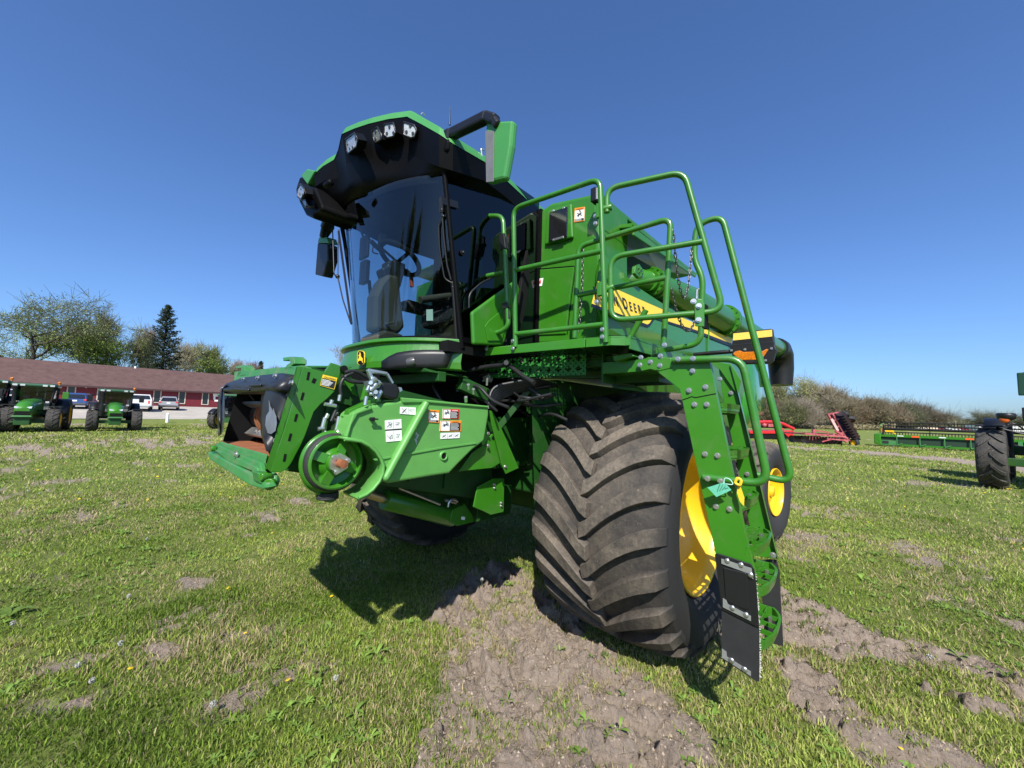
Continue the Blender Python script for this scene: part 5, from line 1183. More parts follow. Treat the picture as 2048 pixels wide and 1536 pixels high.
mb.prism(q((434, 892), (533, 934), (548, 950), (546, 972), (505, 958), (432, 914)), (-.02, 0, 0)); sl = mb.build('sill', GREENW, fh, bevel=.006)
mb = MB(); mb.prism(q((440, 888), (475, 903), (530, 924), (534, 943), (472, 921), (438, 897)), (.025, 0, 0)); mb.prism(q((440, 898), (470, 906), (532, 934), (532, 945), (470, 922)), (.04, 0, 0)); mb.build('sill_brace', GREENW, sl, bevel=.005)
mb = MB(); mb.prism(q((429, 903), (434, 902), (520, 943), (546, 957), (556, 971), (547, 975), (520, 968), (501, 957), (434, 917)), (.045, 0, -.005)); mb.prism(PY([(516, 945), (556, 950), (562, 960), (556, 975), (520, 968)], yf-.01), (0, -.12, 0)); mb.build('bottom_lip', GREENW, sl, bevel=.008)
mb = MB(); c = Y(543, 967, yf+.0); mb.disc(c, (.5, .6, 0), .028, .03, 18); c = Y(541, 951, yf-.02); mb.disc(c, (1, .3, 0), .02, .05, 14); c = FQ(432, 897, .04); mb.disc(c, (1, 0, 0), .022, .03, 14); mb.build('pivot_pin', GREEN, sl, bevel=.003)
mb = MB(); mb.bolt(FQ(474, 909, .05), (1, 0, 0), .018); mb.disc(Y(543, 967, yf+.0)+Vector((.02, .03, 0)), (.5, .6, 0), .012, .01, 10); mb.build('sill_bolt', STEEL, sl)
# black liner round the opening
mb = MB()
def strip(A, B, oa=.0, ob=.0): return [[FQ(u, v, oa) for u, v in A], [FQ(u, v, ob) for u, v in B]]
tp0 = [(455, 768), (487, 757), (525, 752), (566, 748), (592, 752)]; tp1 = [(450, 772), (486, 764), (525, 758), (566, 757), (588, 762)]; tp2 = [(449, 780), (486, 780), (525, 778), (540, 775), (580, 782)]; tp3 = [(450, 785), (486, 787), (525, 786), (535, 786), (570, 790)]
mb.grid([[FQ(u, v, .012) for u, v in tp0], [FQ(u, v, .03) for u, v in tp1], [FQ(u, v, .075) for u, v in tp2], [FQ(u, v, .03) for u, v in tp3]], True)
r0 = [(592, 752), (590, 770), (582, 794), (570, 830), (557, 879), (547, 905)]; r1 = [(575, 757), (570, 772), (562, 796), (553, 832), (547, 870), (540, 902)]; r2 = [(545, 764), (535, 780), (531, 800), (528, 835), (530, 870), (536, 903)]; r3 = [(530, 776), (525, 787), (524, 810), (523, 840), (525, 868), (533, 893)]
mb.grid([[FQ(u, v, .014) for u, v in r0], [FQ(u, v, .045) for u, v in r1], [FQ(u, v, .06) for u, v in r2], [FQ(u, v, -.06) for u, v in r3]], True)
l0 = [(455, 768), (442, 776), (437, 800), (434, 835), (436, 872)]; l1 = [(452, 770), (445, 777), (441, 800), (440, 835), (441, 868)]; l2 = [(451, 783), (449, 790), (449, 806), (449, 840), (446, 863)]
mb.grid([[FQ(u, v, .02) for u, v in l0], [FQ(u, v, .07) for u, v in l1], [FQ(u, v, -.04) for u, v in l2]], True)
ln = mb.build('opening_liner', SHIELD, fh, solid=.008)
mb = MB(); 
for A in (((468, 778), (498, 780)), ((500, 771), (522, 770))): mb.bar(FQ(*A[0], .085), FQ(*A[1], .085), .016, .014, (1, 0, 0))
mb.build('liner_rib', SHIELD, ln, bevel=.006)
mb = MB(); w_ = [(538, 800), (541, 812), (546, 822), (547, 816), (553, 834), (554, 846), (551, 862), (543, 868), (536, 866), (531, 850), (533, 832), (539, 822)]
def onliner(u, v):  return FQ(u, v, .105)
mb.prism([FQ(u, v, .066) for u, v in w_], (.002, .001, 0)); mb.build('worn_patch', BARE, ln)
mb = MB()
for q_ in [(585, 766), (579, 788), (535, 775), (488, 758), (517, 756), (552, 752), (554, 881), (542, 892), (446, 777), (440, 861)]: mb.bolt(FQ(*q_, .05 if q_[0] < 530 or q_[1] < 780 else .03), (1, 0, .2), .013)
mb.build('liner_bolt', STEEL, ln)
# conveyor drum in the dark throat
mb = MB(); mb.cyl((2.20, -.72, 1.66), (2.20, .70, 1.66), .125, 28); dr = mb.build('conveyor_drum', mat('drum_steel', (.30, .27, .24), rough=.35, metal=.8, var=.3, vs=6, dirt=(.12, .05, .03), ds=5, dlo=.5, dhi=.7), fh)
mb = MB()
for y in (-.36, -.30, .26, .32): mb.cyl((2.20, y, 1.66), (2.20, y+.02, 1.66), .165, 28)
mb.build('drum_ring', RUST, dr)
mb = MB()
for s in range(5):
    t = 2*math.pi*s/5+.5; c = Vector((2.20+.175*math.cos(t), 0, 1.66+.175*math.sin(t))); mb.bar(c-Vector((0, .62, 0)), c+Vector((0, .62, 0)), .07, .018, Vector((-math.sin(t), 0, math.cos(t))))
    for y in (-.33, .29):
        for k in (-1, 1): mb.bolt(c+Vector((.01, y+.04*k, .01)), (1, 0, .2), .012)
mb.build('drum_slat', BARE, dr)
mb = MB(); mb.bb((1.95, -.70, 1.40), (1.97, .70, 1.95)); mb.bb((1.95, .685, 1.40), (2.42, .695, 1.95)); mb.prism([(1.95, -.66, 1.36), (2.50, -.66, 1.36), (2.40, -.66, 1.92), (1.95, -.66, 1.92)], (0, -.01, 0)); mb.bb((1.95, -.68, 1.92), (2.36, .69, 1.93)); mb.build('throat_back', BLACKM, fh)

# ------------------------------------------------ drive cover with pulley guard on the feeder's side
yc = .985
ax = Y(669, 924, .90); axl = Vector((ax.x, 0, ax.z))
guard = [(689, 879), (702, 880), (722, 883), (738, 891), (751, 902), (761, 916), (767, 931), (766, 947), (759, 963), (746, 979), (733, 989), (717, 996)]
gp = PY(guard, yc+.03)
outl = [(692, 874), (699, 850), (708, 826), (724, 818), (742, 811), (770, 806), (800, 801), (853, 801), (915, 806), (978, 813), (978, 830), (973, 858), (969, 882), (945, 900), (920, 925), (899, 947), (860, 953), (820, 960), (779, 967), (768, 963)]
mb = MB(); P = PY(outl, yc); arcp = PY([(766, 931), (760, 916), (750, 902), (737, 892), (722, 884.5), (702, 881.5)], yc)
mb.prism(P+arcp, (0, -.17, 0))
cv = mb.build('drive_cover', GREENF, H, bevel=.016, seg=3)
mb = MB()
back = [Vector((p.x-.012, .80, p.z)) for p in gp]
mb.grid([gp, [p+Vector((0, -.03, 0)) for p in gp], back], True); 
mb.build('pulley_guard', GREENF, cv, solid=.012, off=1)
mb = MB(); mb.tube(gp, .009, 8); mb.build('guard_lip', GREENF, cv)
mb = MB(); mb.prism(PY([(707, 826), (742, 811), (746, 818), (716, 829), (704, 850), (697, 876), (691, 874)], yc+.014), (0, -.03, 0)); mb.prism(PY([(803, 795), (850, 799), (978, 812), (978, 816), (850, 805), (806, 806)], yc+.012), (0, -.04, 0))
mb.prism(PY([(745, 880+38), (885, 893), (952, 884), (952, 888), (885, 897.5), (750, 922)], yc+.002), (0, .005, 0)); mb.build('cover_ridge', GREENF, cv, bevel=.006)
mb = MB(); a, b = Y(853, 806, yc+.03), Y(772, 955, yc+.03); mb.tube([a, b], .022, 10); mb.bar(a+Vector((0, -.02, 0)), b+Vector((0, -.02, 0)), .03, .03); mb.sphere(b, .022, 8); mb.build('cover_strut', GREENF, cv)
mb = MB(); c = Y(887, 912, yc+.001); mb.disc(c, (0, 1, 0), .018, .003, 18); mb.build('cover_hole', BLACKM, cv)
mb = MB(); mb.lathe([(.018, .0), (.024, .012), (.032, .0)], c, (0, 1, 0), 18); mb.build('hole_rim', GREENF, cv)
mb = MB(); c = Y(742, 838, yc); mb.cyl(c, c+Vector((0, .03, 0)), .011, 10); mb.bar(c+Vector((-.025, .03, 0)), c+Vector((.025, .03, 0)), .010, .008); mb.build('quarter_turn_latch', BLACK, cv)
PC = ((0, 1, 0), yc)
sticker([(800, 813.5), (831, 815), (830.6, 830), (799.5, 827.5)], PC, None, WHITE, cv, pict='cross', name='instruction_label')
sticker([(769.5, 841), (802, 838), (802.8, 856.5), (770, 859)], PC, None, WHITE, cv, pict='diagram', name='instruction_label')
sticker([(771, 862), (802.6, 860), (803.2, 881), (772, 884)], PC, None, WHITE, cv, pict='diagram', name='instruction_label')
mb = MB(); mb.prism(PY([(770.5, 859.3), (802.8, 857), (802.6, 860), (771, 862)], yc+.001), (0, .002, 0)); mb.build('label_gap', INK, cv)
sticker([(857, 819.7), (877.5, 820.5), (876.8, 846), (855.2, 844)], PC, ORANGE, WHITE, cv, 'WARNING', .17, 'man')
sticker([(885, 818), (918, 818.2), (917, 838), (884.6, 837)], PC, REDINK, WHITE, cv, 'DANGER', .25, 'man', side_pict=True, name='danger_sticker')
sticker([(880.5, 841.5), (922, 841), (921, 862.7), (879, 862)], PC, ORANGE, WHITE, cv, 'WARNING', .22, 'man', side_pict=True)
sticker([(881, 866), (919.5, 864.5), (918.6, 876), (880.6, 878)], PC, None, WHITE, cv, pict='three', name='instruction_label')
mb = MB(); rnd = random.Random(2)
for k in range(9): mb.bar(Y(835+rnd.uniform(-3, 3), 868+rnd.uniform(-3, 3), yc+.002), Y(831+rnd.uniform(-3, 3), 884+rnd.uniform(-5, 6), yc+.002), .003, .0006, (0, 1, 0))
mb.build('bird_dropping', WHITE, cv)
# belt pulley, shaft and backing disc
mb = MB(); r = .140
mb.lathe([(.155, -.05), (.165, -.03), (.150, -.02), (.132, -.02)], ax, (0, 1, 0), 48); pu = mb.build('backing_disc', GREEN, cv)
mb = MB(); mb.lathe([(r, -.04), (r, .03), (r-.014, .035), (r-.016, .02), (r-.022, -.005), (.085, -.02), (.08, .0), (.055, .02), (.052, .055), (.03, .06)], ax, (0, 1, 0), 48)
for k in range(4): 
    t = .4+math.pi/2*k; mb.bar(ax+Vector((math.cos(t)*.05, .01, math.sin(t)*.05)), ax+Vector((math.cos(t)*.118, -.005, math.sin(t)*.118)), .05, .03, (0, 1, 0))
mb.build('pulley', GREEN, cv, bevel=.002)
mb = MB(); mb.lathe([(r+.001, -.035), (r+.010, -.03), (r+.010, .018), (r+.001, .022)], ax, (0, 1, 0), 48); mb.build('drive_belt', RUBBER, cv)
mb = MB(); mb.cyl(ax+Vector((0, .04, 0)), ax+Vector((0, .115, 0)), .022, 16); mb.lathe([(.022, .115), (.0, .118)], ax, (0, 1, 0), 16); mb.build('shaft', RUST, cv)
mb = MB(); mb.prism([ax+Vector((math.cos(t)*(.052 if k % 2 else .045), .05, math.sin(t)*(.052 if k % 2 else .045))) for k, t in enumerate(np.linspace(0, 2*math.pi, 12, endpoint=False))], (0, .012, 0))
for k in range(3): t = .8+2.1*k; mb.bolt(ax+Vector((math.cos(t)*.045, .06, math.sin(t)*.045)), (0, 1, 0), .011)
mb.build('bearing_flange', STEEL, cv)
mb = MB(); 
for k in range(5): mb.lathe([(.135-.01*k, .0), (.13-.01*k, .008), (.135-.01*k, .016)], Vector((ax.x, .80, ax.z-.155))+Vector((0, 0, 0)), (0, 0, 1), 20) if False else None
for k in range(4): mb.tube([Vector((ax.x+.05*math.cos(t)-.0, .84+.05*math.sin(t), ax.z-.17-.008*k)) for t in np.linspace(0, 6.28, 18, endpoint=False)], .006, 6, closed=True)
mb.build('rubber_bellows', RUBBER, cv)
mb = MB(); mb.prism(PY([(642, 992), (672, 993), (673, 1001), (662, 1006), (650, 1004), (646, 998)], .86), (0, -.03, 0)); mb.prism(PY([(600, 948), (608, 945), (630, 975), (646, 988), (640, 992), (612, 975)], .86), (0, -.02, 0)); mb.build('lower_bracket', GREEN, cv, bevel=.003)
# hoses and pipes between plate and cover
mb = MB()
for pts in ([(690, 745), (700, 742), (716, 743), (735, 755)], [(682, 790), (680, 770), (690, 752), (706, 746)], [(675, 812), (668, 830), (662, 842)], [(672, 842), (664, 835), (676, 826)], [(690, 822), (684, 840), (694, 850), (704, 852)], [(684, 752), (700, 764), (735, 765), (760, 763)]):
    mb.tube(fillet(PY(pts, .82), .06), .010, 8)
mb.build('hydraulic_hose', MATS['hose_rubber'], fh)
mb = MB()
for a, b in (((664, 800), (662, 808)), ((680, 790), (678, 802)), ((649, 808), (672, 812)), ((650, 835), (644, 858)), ((636, 858), (648, 856)), ((678, 833), (672, 862)), ((652, 862), (650, 868)), ((652, 836), (656, 828))): mb.tube(PY([a, b], .83), .011, 8)
for q_ in [(682, 864), (690, 861), (676, 866)]: mb.sphere(Y(*q_, .86), .022, 8)
mb.build('steel_fitting', STEEL, fh)
mb = MB(); mb.prism(PY([(697, 829), (700, 819), (742, 800), (742, 812), (707, 827)], .93), (0, -.06, 0)); mb.prism(PY([(724, 800), (733, 770), (739, 768), (735, 800)], .90), (0, -.03, 0)); mb.prism(PY([(686, 832), (712, 835), (710, 842), (688, 842)], .88), (0, -.03, 0)); mb.build('hose_bracket', GREEN, fh, bevel=.003)
mb = MB(); mb.prism(PY([(684, 740), (700, 744), (716, 792), (708, 790), (686, 760)], .76), (0, -.02, 0)); mb.prism(PY([(680, 733), (700, 735), (701, 752), (684, 755)], .77), (0, -.012, 0)); mb.build('gusset', GREEN, fh, bevel=.003)
mb = MB(); mb.disc(Y(686, 738, .772), (0, 1, 0), .02, .02, 14); mb.build('gusset_bush', BLACKM, fh)
# hydraulic multi coupler
mb = MB(); mb.prism(PY([(766, 764), (796, 769), (800, 780), (799, 796), (790, 800), (757, 792), (755, 784), (761, 768)], 1.0), (0, -.14, 0)); cp = mb.build('multi_coupler', BLACK, H, bevel=.014)
mb = MB(); mb.bar(Y(736, 739, 1.0), Y(745, 763, 1.0), .024, .018); mb.tube(PY([(736, 741), (774, 748)], .95), .012, 10); mb.bar(Y(774, 748, .92), Y(785, 767, .92), .020, .014); mb.build('coupler_handle', mat('blue_zinc', (.45, .52, .55), rough=.35, metal=.8, var=.15, vs=20), cp, bevel=.003)
mb = MB(); rnd = random.Random(4)
for k in range(14):
    c = Y(rnd.uniform(737, 757), rnd.uniform(765, 800), 1.0); mb.cyl(c, c+Vector((rnd.uniform(-.03, .03), rnd.uniform(-.02, .03), rnd.uniform(-.05, .05))), rnd.uniform(.008, .018), 8)
mb.tube(PY([(733, 793), (730, 810)], 1.0), .011, 8); mb.prism(PY([(744, 762), (758, 760), (764, 766), (758, 776), (748, 776)], 1.01), (0, -.1, 0)); mb.prism(PY([(797, 774), (803, 775), (805, 781), (800, 784)], 1.0), (0, -.06, 0)); mb.build('coupler_valve', MATS['blue_zinc'], cp)
# side brackets behind the cover
mb = MB(); mb.prism(PY([(980, 821), (985, 822), (1000, 850), (1038, 936), (1012, 948), (1004, 930), (994, 890), (984, 850)], .93), (0, -.012, 0)); mb.prism(PY([(969, 890), (984, 868), (996, 868), (1000, 885), (1002.5, 925), (984, 936), (918, 943), (945, 905)], .91), (0, -.012, 0)); sb = mb.build('side_bracket', GREEN, H, bevel=.003)
mb = MB(); mb.prism(PY([(955, 974), (970, 966), (987, 957), (1009, 957), (1009, 960), (1007.5, 1024), (982, 1030), (966, 1022), (947, 1014)], .80), (0, -.012, 0)); mb.build('lower_side_bracket', GREEN, H, bevel=.004)
mb = MB()
for q_, y in (((976, 867), .93), ((976, 891), .93), ((1010, 933), .93)): mb.bolt(Y(*q_, y), (0, 1, 0), .011)
for q_ in [(988, 969), (989, 976), (1002, 1006), (1002, 1012)]: mb.bolt(Y(*q_, .80), (0, 1, 0), .010)
mb.build('bracket_bolt', STEEL, sb)
mb = MB(); mb.disc(Y(986, 876, .911), (0, 1, 0), .014, .003, 14); mb.disc(Y(887+95, 985, .70), (0, 1, 0), .01, .003, 8); mb.build('bracket_hole', BLACKM, sb)
# lift cylinder
mb = MB(); a, b = Y(769, 999, .55), Y(905, 1036, .55); mb.cyl(a, b, .066, 20); mb.prism(PY([(905, 1020), (930, 1008), (945, 1030), (948, 1044), (915, 1052), (900, 1045)], .62), (0, -.14, 0)); lc = mb.build('lift_cylinder', GREEN, H, bevel=.004)
mb = MB(); mb.cyl(Y(737, 988, .55), a, .028, 14); mb.build('cylinder_rod', mat('brass_rod', (.55, .42, .25), rough=.3, metal=.8), lc)
mb = MB(); mb.tube(PY([(798, 976), (880, 1009)], .60), .009, 8); mb.tube(fillet(PY([(896, 1014), (898, 1002), (908, 998), (915, 1003)], .62), .03), .010, 8); mb.tube(PY([(890, 1000), (912, 1006)], .6), .012, 8); mb.build('cylinder_pipe', STEEL, lc)
mb = MB(); mb.prism(PY([(923, 1033), (930, 1034), (929, 1040), (922, 1039)], .63), (0, .002, 0)); mb.build('cylinder_tag', WHITE, lc)
mb = MB(); mb.bar((1.9, .45, 1.25), (.9, .45, .95), .12, .14); mb.bar((1.9, -.45, 1.25), (.9, -.45, .95), .12, .14); mb.bb((.6, -.6, .85), (1.0, .62, 1.1)); mb.build('feeder_cradle', GREEN_SHADE, H, bevel=.006)
# ================================================================ SURROUNDINGS
FH = Vector((_F0.x, _F0.y, 0)); RH = Vector((_R0.x, _R0.y, 0))
def hit(u, v):
    """where a photo pixel meets the ground"""
    d = ray(u, v); t = 3.0
    while t < 600:
        p = CAM+d*t
        if p.z <= float(gbase(p.x, p.y)): return p
        t += .05
    return CAM+d*300
def atdepth(u, dep, v=800):
    p = CAM+ray(u, v)*dep; return Vector((p.x, p.y, float(gbase(p.x, p.y))))

# ------------------------------------------------ gravel lot and building
mb = MB(); e0 = hit(120, 838.5); e1 = hit(420, 838.5)
xs_ = np.linspace(-60, 60, 25); yn = (e0.y+e1.y)/2
rows = []
for y in np.linspace(yn, -77.6, 12): rows.append([Vector((x, y+(.8*math.sin(x*.4) if y == yn else 0), float(gbase(x, y))+.03)) for x in xs_])
mb.grid(rows); lot = mb.build('gravel_lot', mat('gravel', (.40, .36, .30), rough=.95, var=.2, vs=.6, dirt=(.30, .27, .22), ds=3, dlo=.45, dhi=.7, bump=.3, bs=8)); tag(lot, kind='structure')
YB = -78.0; zb = 1.60
eL, eR = Y(0, 757, YB), Y(440, 782, YB); rL, rR = Y(0, 717, YB-6.5), Y(468, 748, YB-6.5)
ze_ = (eL.z+eR.z)/2; zr_ = (rL.z+rR.z)/2; xL, xR = 34.0, -26.0
B = empty('long_building', ((xL+xR)/2, YB-6.5, zb)); tag(B, 'long single-storey red sided building with a brown shingled roof behind the parked cars', 'building')
def bbuild(mb, n, m, par=None, **k):
    o = mb.build(n, m, par or B, **k)
    if par is None: o.matrix_parent_inverse = Matrix.Translation(-B.location)
    return o
RED = bpy.data.materials.new('red_siding'); RED.use_nodes = True; nt = RED.node_tree; L = nt.links; b_ = nt.nodes['Principled BSDF']
tcn = nt.nodes.new('ShaderNodeTexCoord'); wv = nt.nodes.new('ShaderNodeTexWave'); wv.inputs['Scale'].default_value = 1.6; wv.bands_direction = 'X'; wv.wave_profile = 'SAW'; L.new(tcn.outputs['Object'], wv.inputs['Vector'])
cr_ = nt.nodes.new('ShaderNodeValToRGB'); cr_.color_ramp.elements[0].color = (.125, .008, .015, 1); cr_.color_ramp.elements[1].color = (.165, .011, .021, 1); cr_.color_ramp.elements[0].position = .0; cr_.color_ramp.elements[1].position = .25; L.new(wv.outputs['Fac'], cr_.inputs[0]); L.new(cr_.outputs[0], b_.inputs['Base Color']); b_.inputs['Roughness'].default_value = .6
bpn = nt.nodes.new('ShaderNodeBump'); bpn.inputs['Distance'].default_value = .03; L.new(wv.outputs['Fac'], bpn.inputs['Height']); L.new(bpn.outputs[0], b_.inputs['Normal'])
SHING = mat('brown_shingles', (.080, .041, .036), rough=.92, var=.25, vs=2.5, dirt=(.115, .064, .055), ds=1.2, dlo=.4, dhi=.7, bump=.4, bs=14)
mb = MB(); mb.bb((xR, YB-13, zb-.6), (12.6, YB, ze_-.16)); wall = bbuild(mb, 'wall', RED)
mb = MB(); mb.bb((12.6, YB-13, zb-.6), (xL, YB+.0, ze_-.16)); bbuild(mb, 'brick_wall', mat('brown_brick', (.11, .068, .05), rough=.9, var=.3, vs=5))
mb = MB(); ov = .7; sl_ = (zr_-ze_)/6.5; e_ = ze_-ov*sl_
mb.prism([(xR-.4, YB+ov, e_), (xR-.4, YB-6.5, zr_), (xR-.4, YB-13-ov, e_), (xR-.4, YB-13-ov, e_-.16), (xR-.4, YB-6.5, zr_-.16), (xR-.4, YB+ov, e_-.16)], (xL-xR+.8, 0, 0)); roof_ = bbuild(mb, 'roof', SHING)
mb = MB(); mb.bb((xR-.4, YB+ov, e_-.22), (xL+.4, YB+ov+.03, e_+.03)); bbuild(mb, 'fascia_board', mat('dark_fascia', (.05, .022, .022), rough=.6), roof_).matrix_parent_inverse = Matrix.Identity(4)
FRM = mat('beige_window_frame', (.50, .44, .36), rough=.7); PANE = mat('dark_window_pane', (.015, .022, .028), rough=.08, coat=.3)
for u0, v0, u1, v1 in ((76, 767, 91, 799), (134.5, 771, 150, 800), (195, 774, 208, 803), (307.5, 779, 321, 806), (357.5, 781.5, 370, 808), (404.5, 784, 416.5, 810)):
    a_ = Y(u0, v0, YB); b2 = Y(u1, v1, YB); x0, x1 = min(a_.x, b2.x), max(a_.x, b2.x); z0, z1 = b2.z, a_.z; q = .12; mb = MB()
    mb.bb((x0, YB, z0), (x0+q, YB+.08, z1)); mb.bb((x1-q, YB, z0), (x1, YB+.08, z1)); mb.bb((x0+q, YB, z0), (x1-q, YB+.08, z0+q)); mb.bb((x0+q, YB, z1-q), (x1-q, YB+.08, z1))
    w_ = bbuild(mb, 'window', FRM); mb = MB(); mb.bb((x0+q, YB, z0+q), (x1-q, YB+.03, z1-q)); p_ = bbuild(mb, 'pane', PANE, w_)
mb = MB()
for u, v in ((172, 774), (176, 773.4), (423, 786), (426.5, 785)): c = Y(u, v, YB+.15); mb.sphere(c, .13, 8)
bbuild(mb, 'flood_lamp', WHITE)
mb = MB(); c = Y(431, 794, YB+.05); w = .45
mb.bb((c.x-w, YB, c.z-.75), (c.x+w*.2, YB+.07, c.z-.45)); mb.bb((c.x-w*.0, YB, c.z-.45), (c.x+w*.6, YB+.07, c.z+.1)); mb.bb((c.x-w, YB, c.z+.1), (c.x+w*.8, YB+.07, c.z+.65)); bbuild(mb, 'wall_letter', WHITE)
mb = MB()
for u, v in ((271, 735), (283, 735.5)): c = Y(u, v, YB-6.3); mb.cyl(c-Vector((0, 0, .3)), c+Vector((0, 0, .2)), .14, 8)
bbuild(mb, 'roof_vent', WHITE)

# ------------------------------------------------ parked cars (seen from behind)
CGLASS = mat('car_glass', (.012, .014, .017), rough=.06, coat=.5)
def frustum(mb, prof, y0, y1, zlo, zhi):
    """side profile (x,z) closed; half width shrinks from y0 at zlo to y1 at zhi"""
    hw = lambda z: y0+(y1-y0)*max(0, min(1, (z-zlo)/(zhi-zlo))); n = len(prof)
    mb.add([(x, -hw(z), z) for x, z in prof]+[(x, hw(z), z) for x, z in prof], [tuple(range(n))[::-1], tuple(range(n, 2*n))]+[(i, (i+1) % n, n+(i+1) % n, n+i) for i in range(n)])
def make_car(kind, paint, loc, rz, label, cat='car', light=REDINK):
    C = empty('parked_car' if kind == 'suv' else 'pickup_truck', loc, rz); tag(C, label, cat, 'cars parked along the red building')
    mb = MB()
    if kind == 'suv':
        frustum(mb, [(-2.2, .32), (-2.32, .5), (-2.3, .92), (-2.2, 1.06), (1.15, 1.06), (2.1, .95), (2.3, .7), (2.3, .45), (2.2, .28)], .93, .88, .7, 1.06)
        frustum(mb, [(-2.22, 1.04), (-1.85, 1.55), (-1.5, 1.66), (0, 1.68), (.4, 1.6), (1.25, 1.04)], .88, .64, 1.04, 1.66)
    else:
        frustum(mb, [(-2.75, .5), (-2.85, .6), (-2.85, 1.2), (-1.2, 1.22), (-1.2, 1.25), (1.4, 1.25), (2.7, 1.15), (2.85, .9), (2.85, .5), (2.7, .4)], 1.0, .98, .8, 1.25)
        frustum(mb, [(-1.25, 1.22), (-1.1, 1.86), (.3, 1.9), (1.15, 1.24)], .96, .72, 1.22, 1.88)
    body = mb.build('body', paint, C, bevel=.07, seg=3)
    mb = MB(); h = .02
    if kind == 'suv':
        q = [(-2.225-h, -.72, 1.08), (-2.225-h, .72, 1.08), (-1.9-h, .60, 1.50), (-1.9-h, -.60, 1.50)]; mb.add(q, [(0, 1, 2, 3)])
        for s in (1, -1): mb.add([(-1.9, s*(.88+h), 1.10), (1.0, s*(.88+h), 1.10), (.35, s*(.67+h), 1.55), (-1.6, s*(.67+h), 1.55)], [(0, 1, 2, 3)])
        mb.add([(1.22+h, -.75, 1.1), (1.22+h, .75, 1.1), (.5+h, .6, 1.55), (.5+h, -.6, 1.55)], [(0, 1, 2, 3)])
    else:
        mb.add([(-1.245-h, -.8, 1.32), (-1.245-h, .8, 1.32), (-1.13-h, .68, 1.76), (-1.13-h, -.68, 1.76)], [(0, 1, 2, 3)])
        for s in (1, -1): mb.add([(-1.1, s*(.95+h), 1.3), (1.0, s*(.95+h), 1.3), (.35, s*(.75+h), 1.8), (-1.0, s*(.75+h), 1.8)], [(0, 1, 2, 3)])
    mb.build('window_glass', CGLASS, C)
    xr = -2.32 if kind == 'suv' else -2.86; zl = .92 if kind == 'suv' else .98
    for s in (1, -1):
        mb = MB(); mb.box((xr+.03, s*.76, zl), (.08, .22 if kind == 'suv' else .14, .16 if kind == 'suv' else .36)); mb.build('tail_lamp', light, C, bevel=.02)
    mb = MB(); mb.box((xr, 0, .82), (.03, .34, .15)); mb.build('number_plate', WHITE, C)
    mb = MB(); mb.box((xr-.02, 0, .48), (.14, 1.7, .18)); mb.build('rear_bumper', STEEL if kind != 'suv' else mat('dark_bumper', (.05, .05, .055), rough=.5), C, bevel=.03)
    wr = .36 if kind == 'suv' else .40
    for x in ((-1.35, 1.35) if kind == 'suv' else (-1.7, 1.75)):
        for s in (1, -1):
            mb = MB(); mb.lathe([(wr*.55, -.11), (wr*.9, -.12), (wr, -.08), (wr, .08), (wr*.9, .12), (wr*.55, .11)], (x, s*.82, wr), (0, 1, 0), 20); w = mb.build('wheel', RUBBER, C); mb = MB(); mb.lathe([(wr*.58, s*.09), (wr*.3, s*.06), (.001, s*.07)], (x, s*.82, wr), (0, 1, 0), 16); mb.build('rim', STEEL, w)
    return C
def face_cam(p): return math.atan2(CAM.y-p.y, CAM.x-p.x)
p = hit(160, 816.5); make_car('suv', mat('blue_car_paint', (.035, .075, .21), rough=.25, metal=.3, coat=.6), p, math.pi+R(80), 'blue hatchback parked between the two green tractors, rear towards the camera')
p = hit(281, 821); make_car('pickup', mat('white_car_paint', (.62, .62, .60), rough=.3, coat=.6), p, math.pi+R(84), 'white pickup truck parked just right of the smaller tractor', 'pickup truck')
p = hit(338, 819.5); make_car('suv', mat('silver_car_paint', (.42, .40, .38), rough=.28, metal=.5, coat=.6), p, math.pi+R(82), 'silver hatchback parked right of the white pickup truck')
p = hit(14, 808); make_car('suv', mat('white_car_paint', (.62, .62, .60)), p, math.pi+R(260), 'white car half hidden behind the exhaust of the larger tractor, at the left edge')
mb = MB(); a_ = hit(334, 845); mb.cyl(a_-Vector((0, 0, .1)), a_+Vector((0, 0, .75)), .11, 12); mb.sphere(a_+Vector((0, 0, .75)), .11, 10); o = mb.build('marker_post', WHITE); tag(o, 'short white post standing at the edge of the gravel lot', 'post')

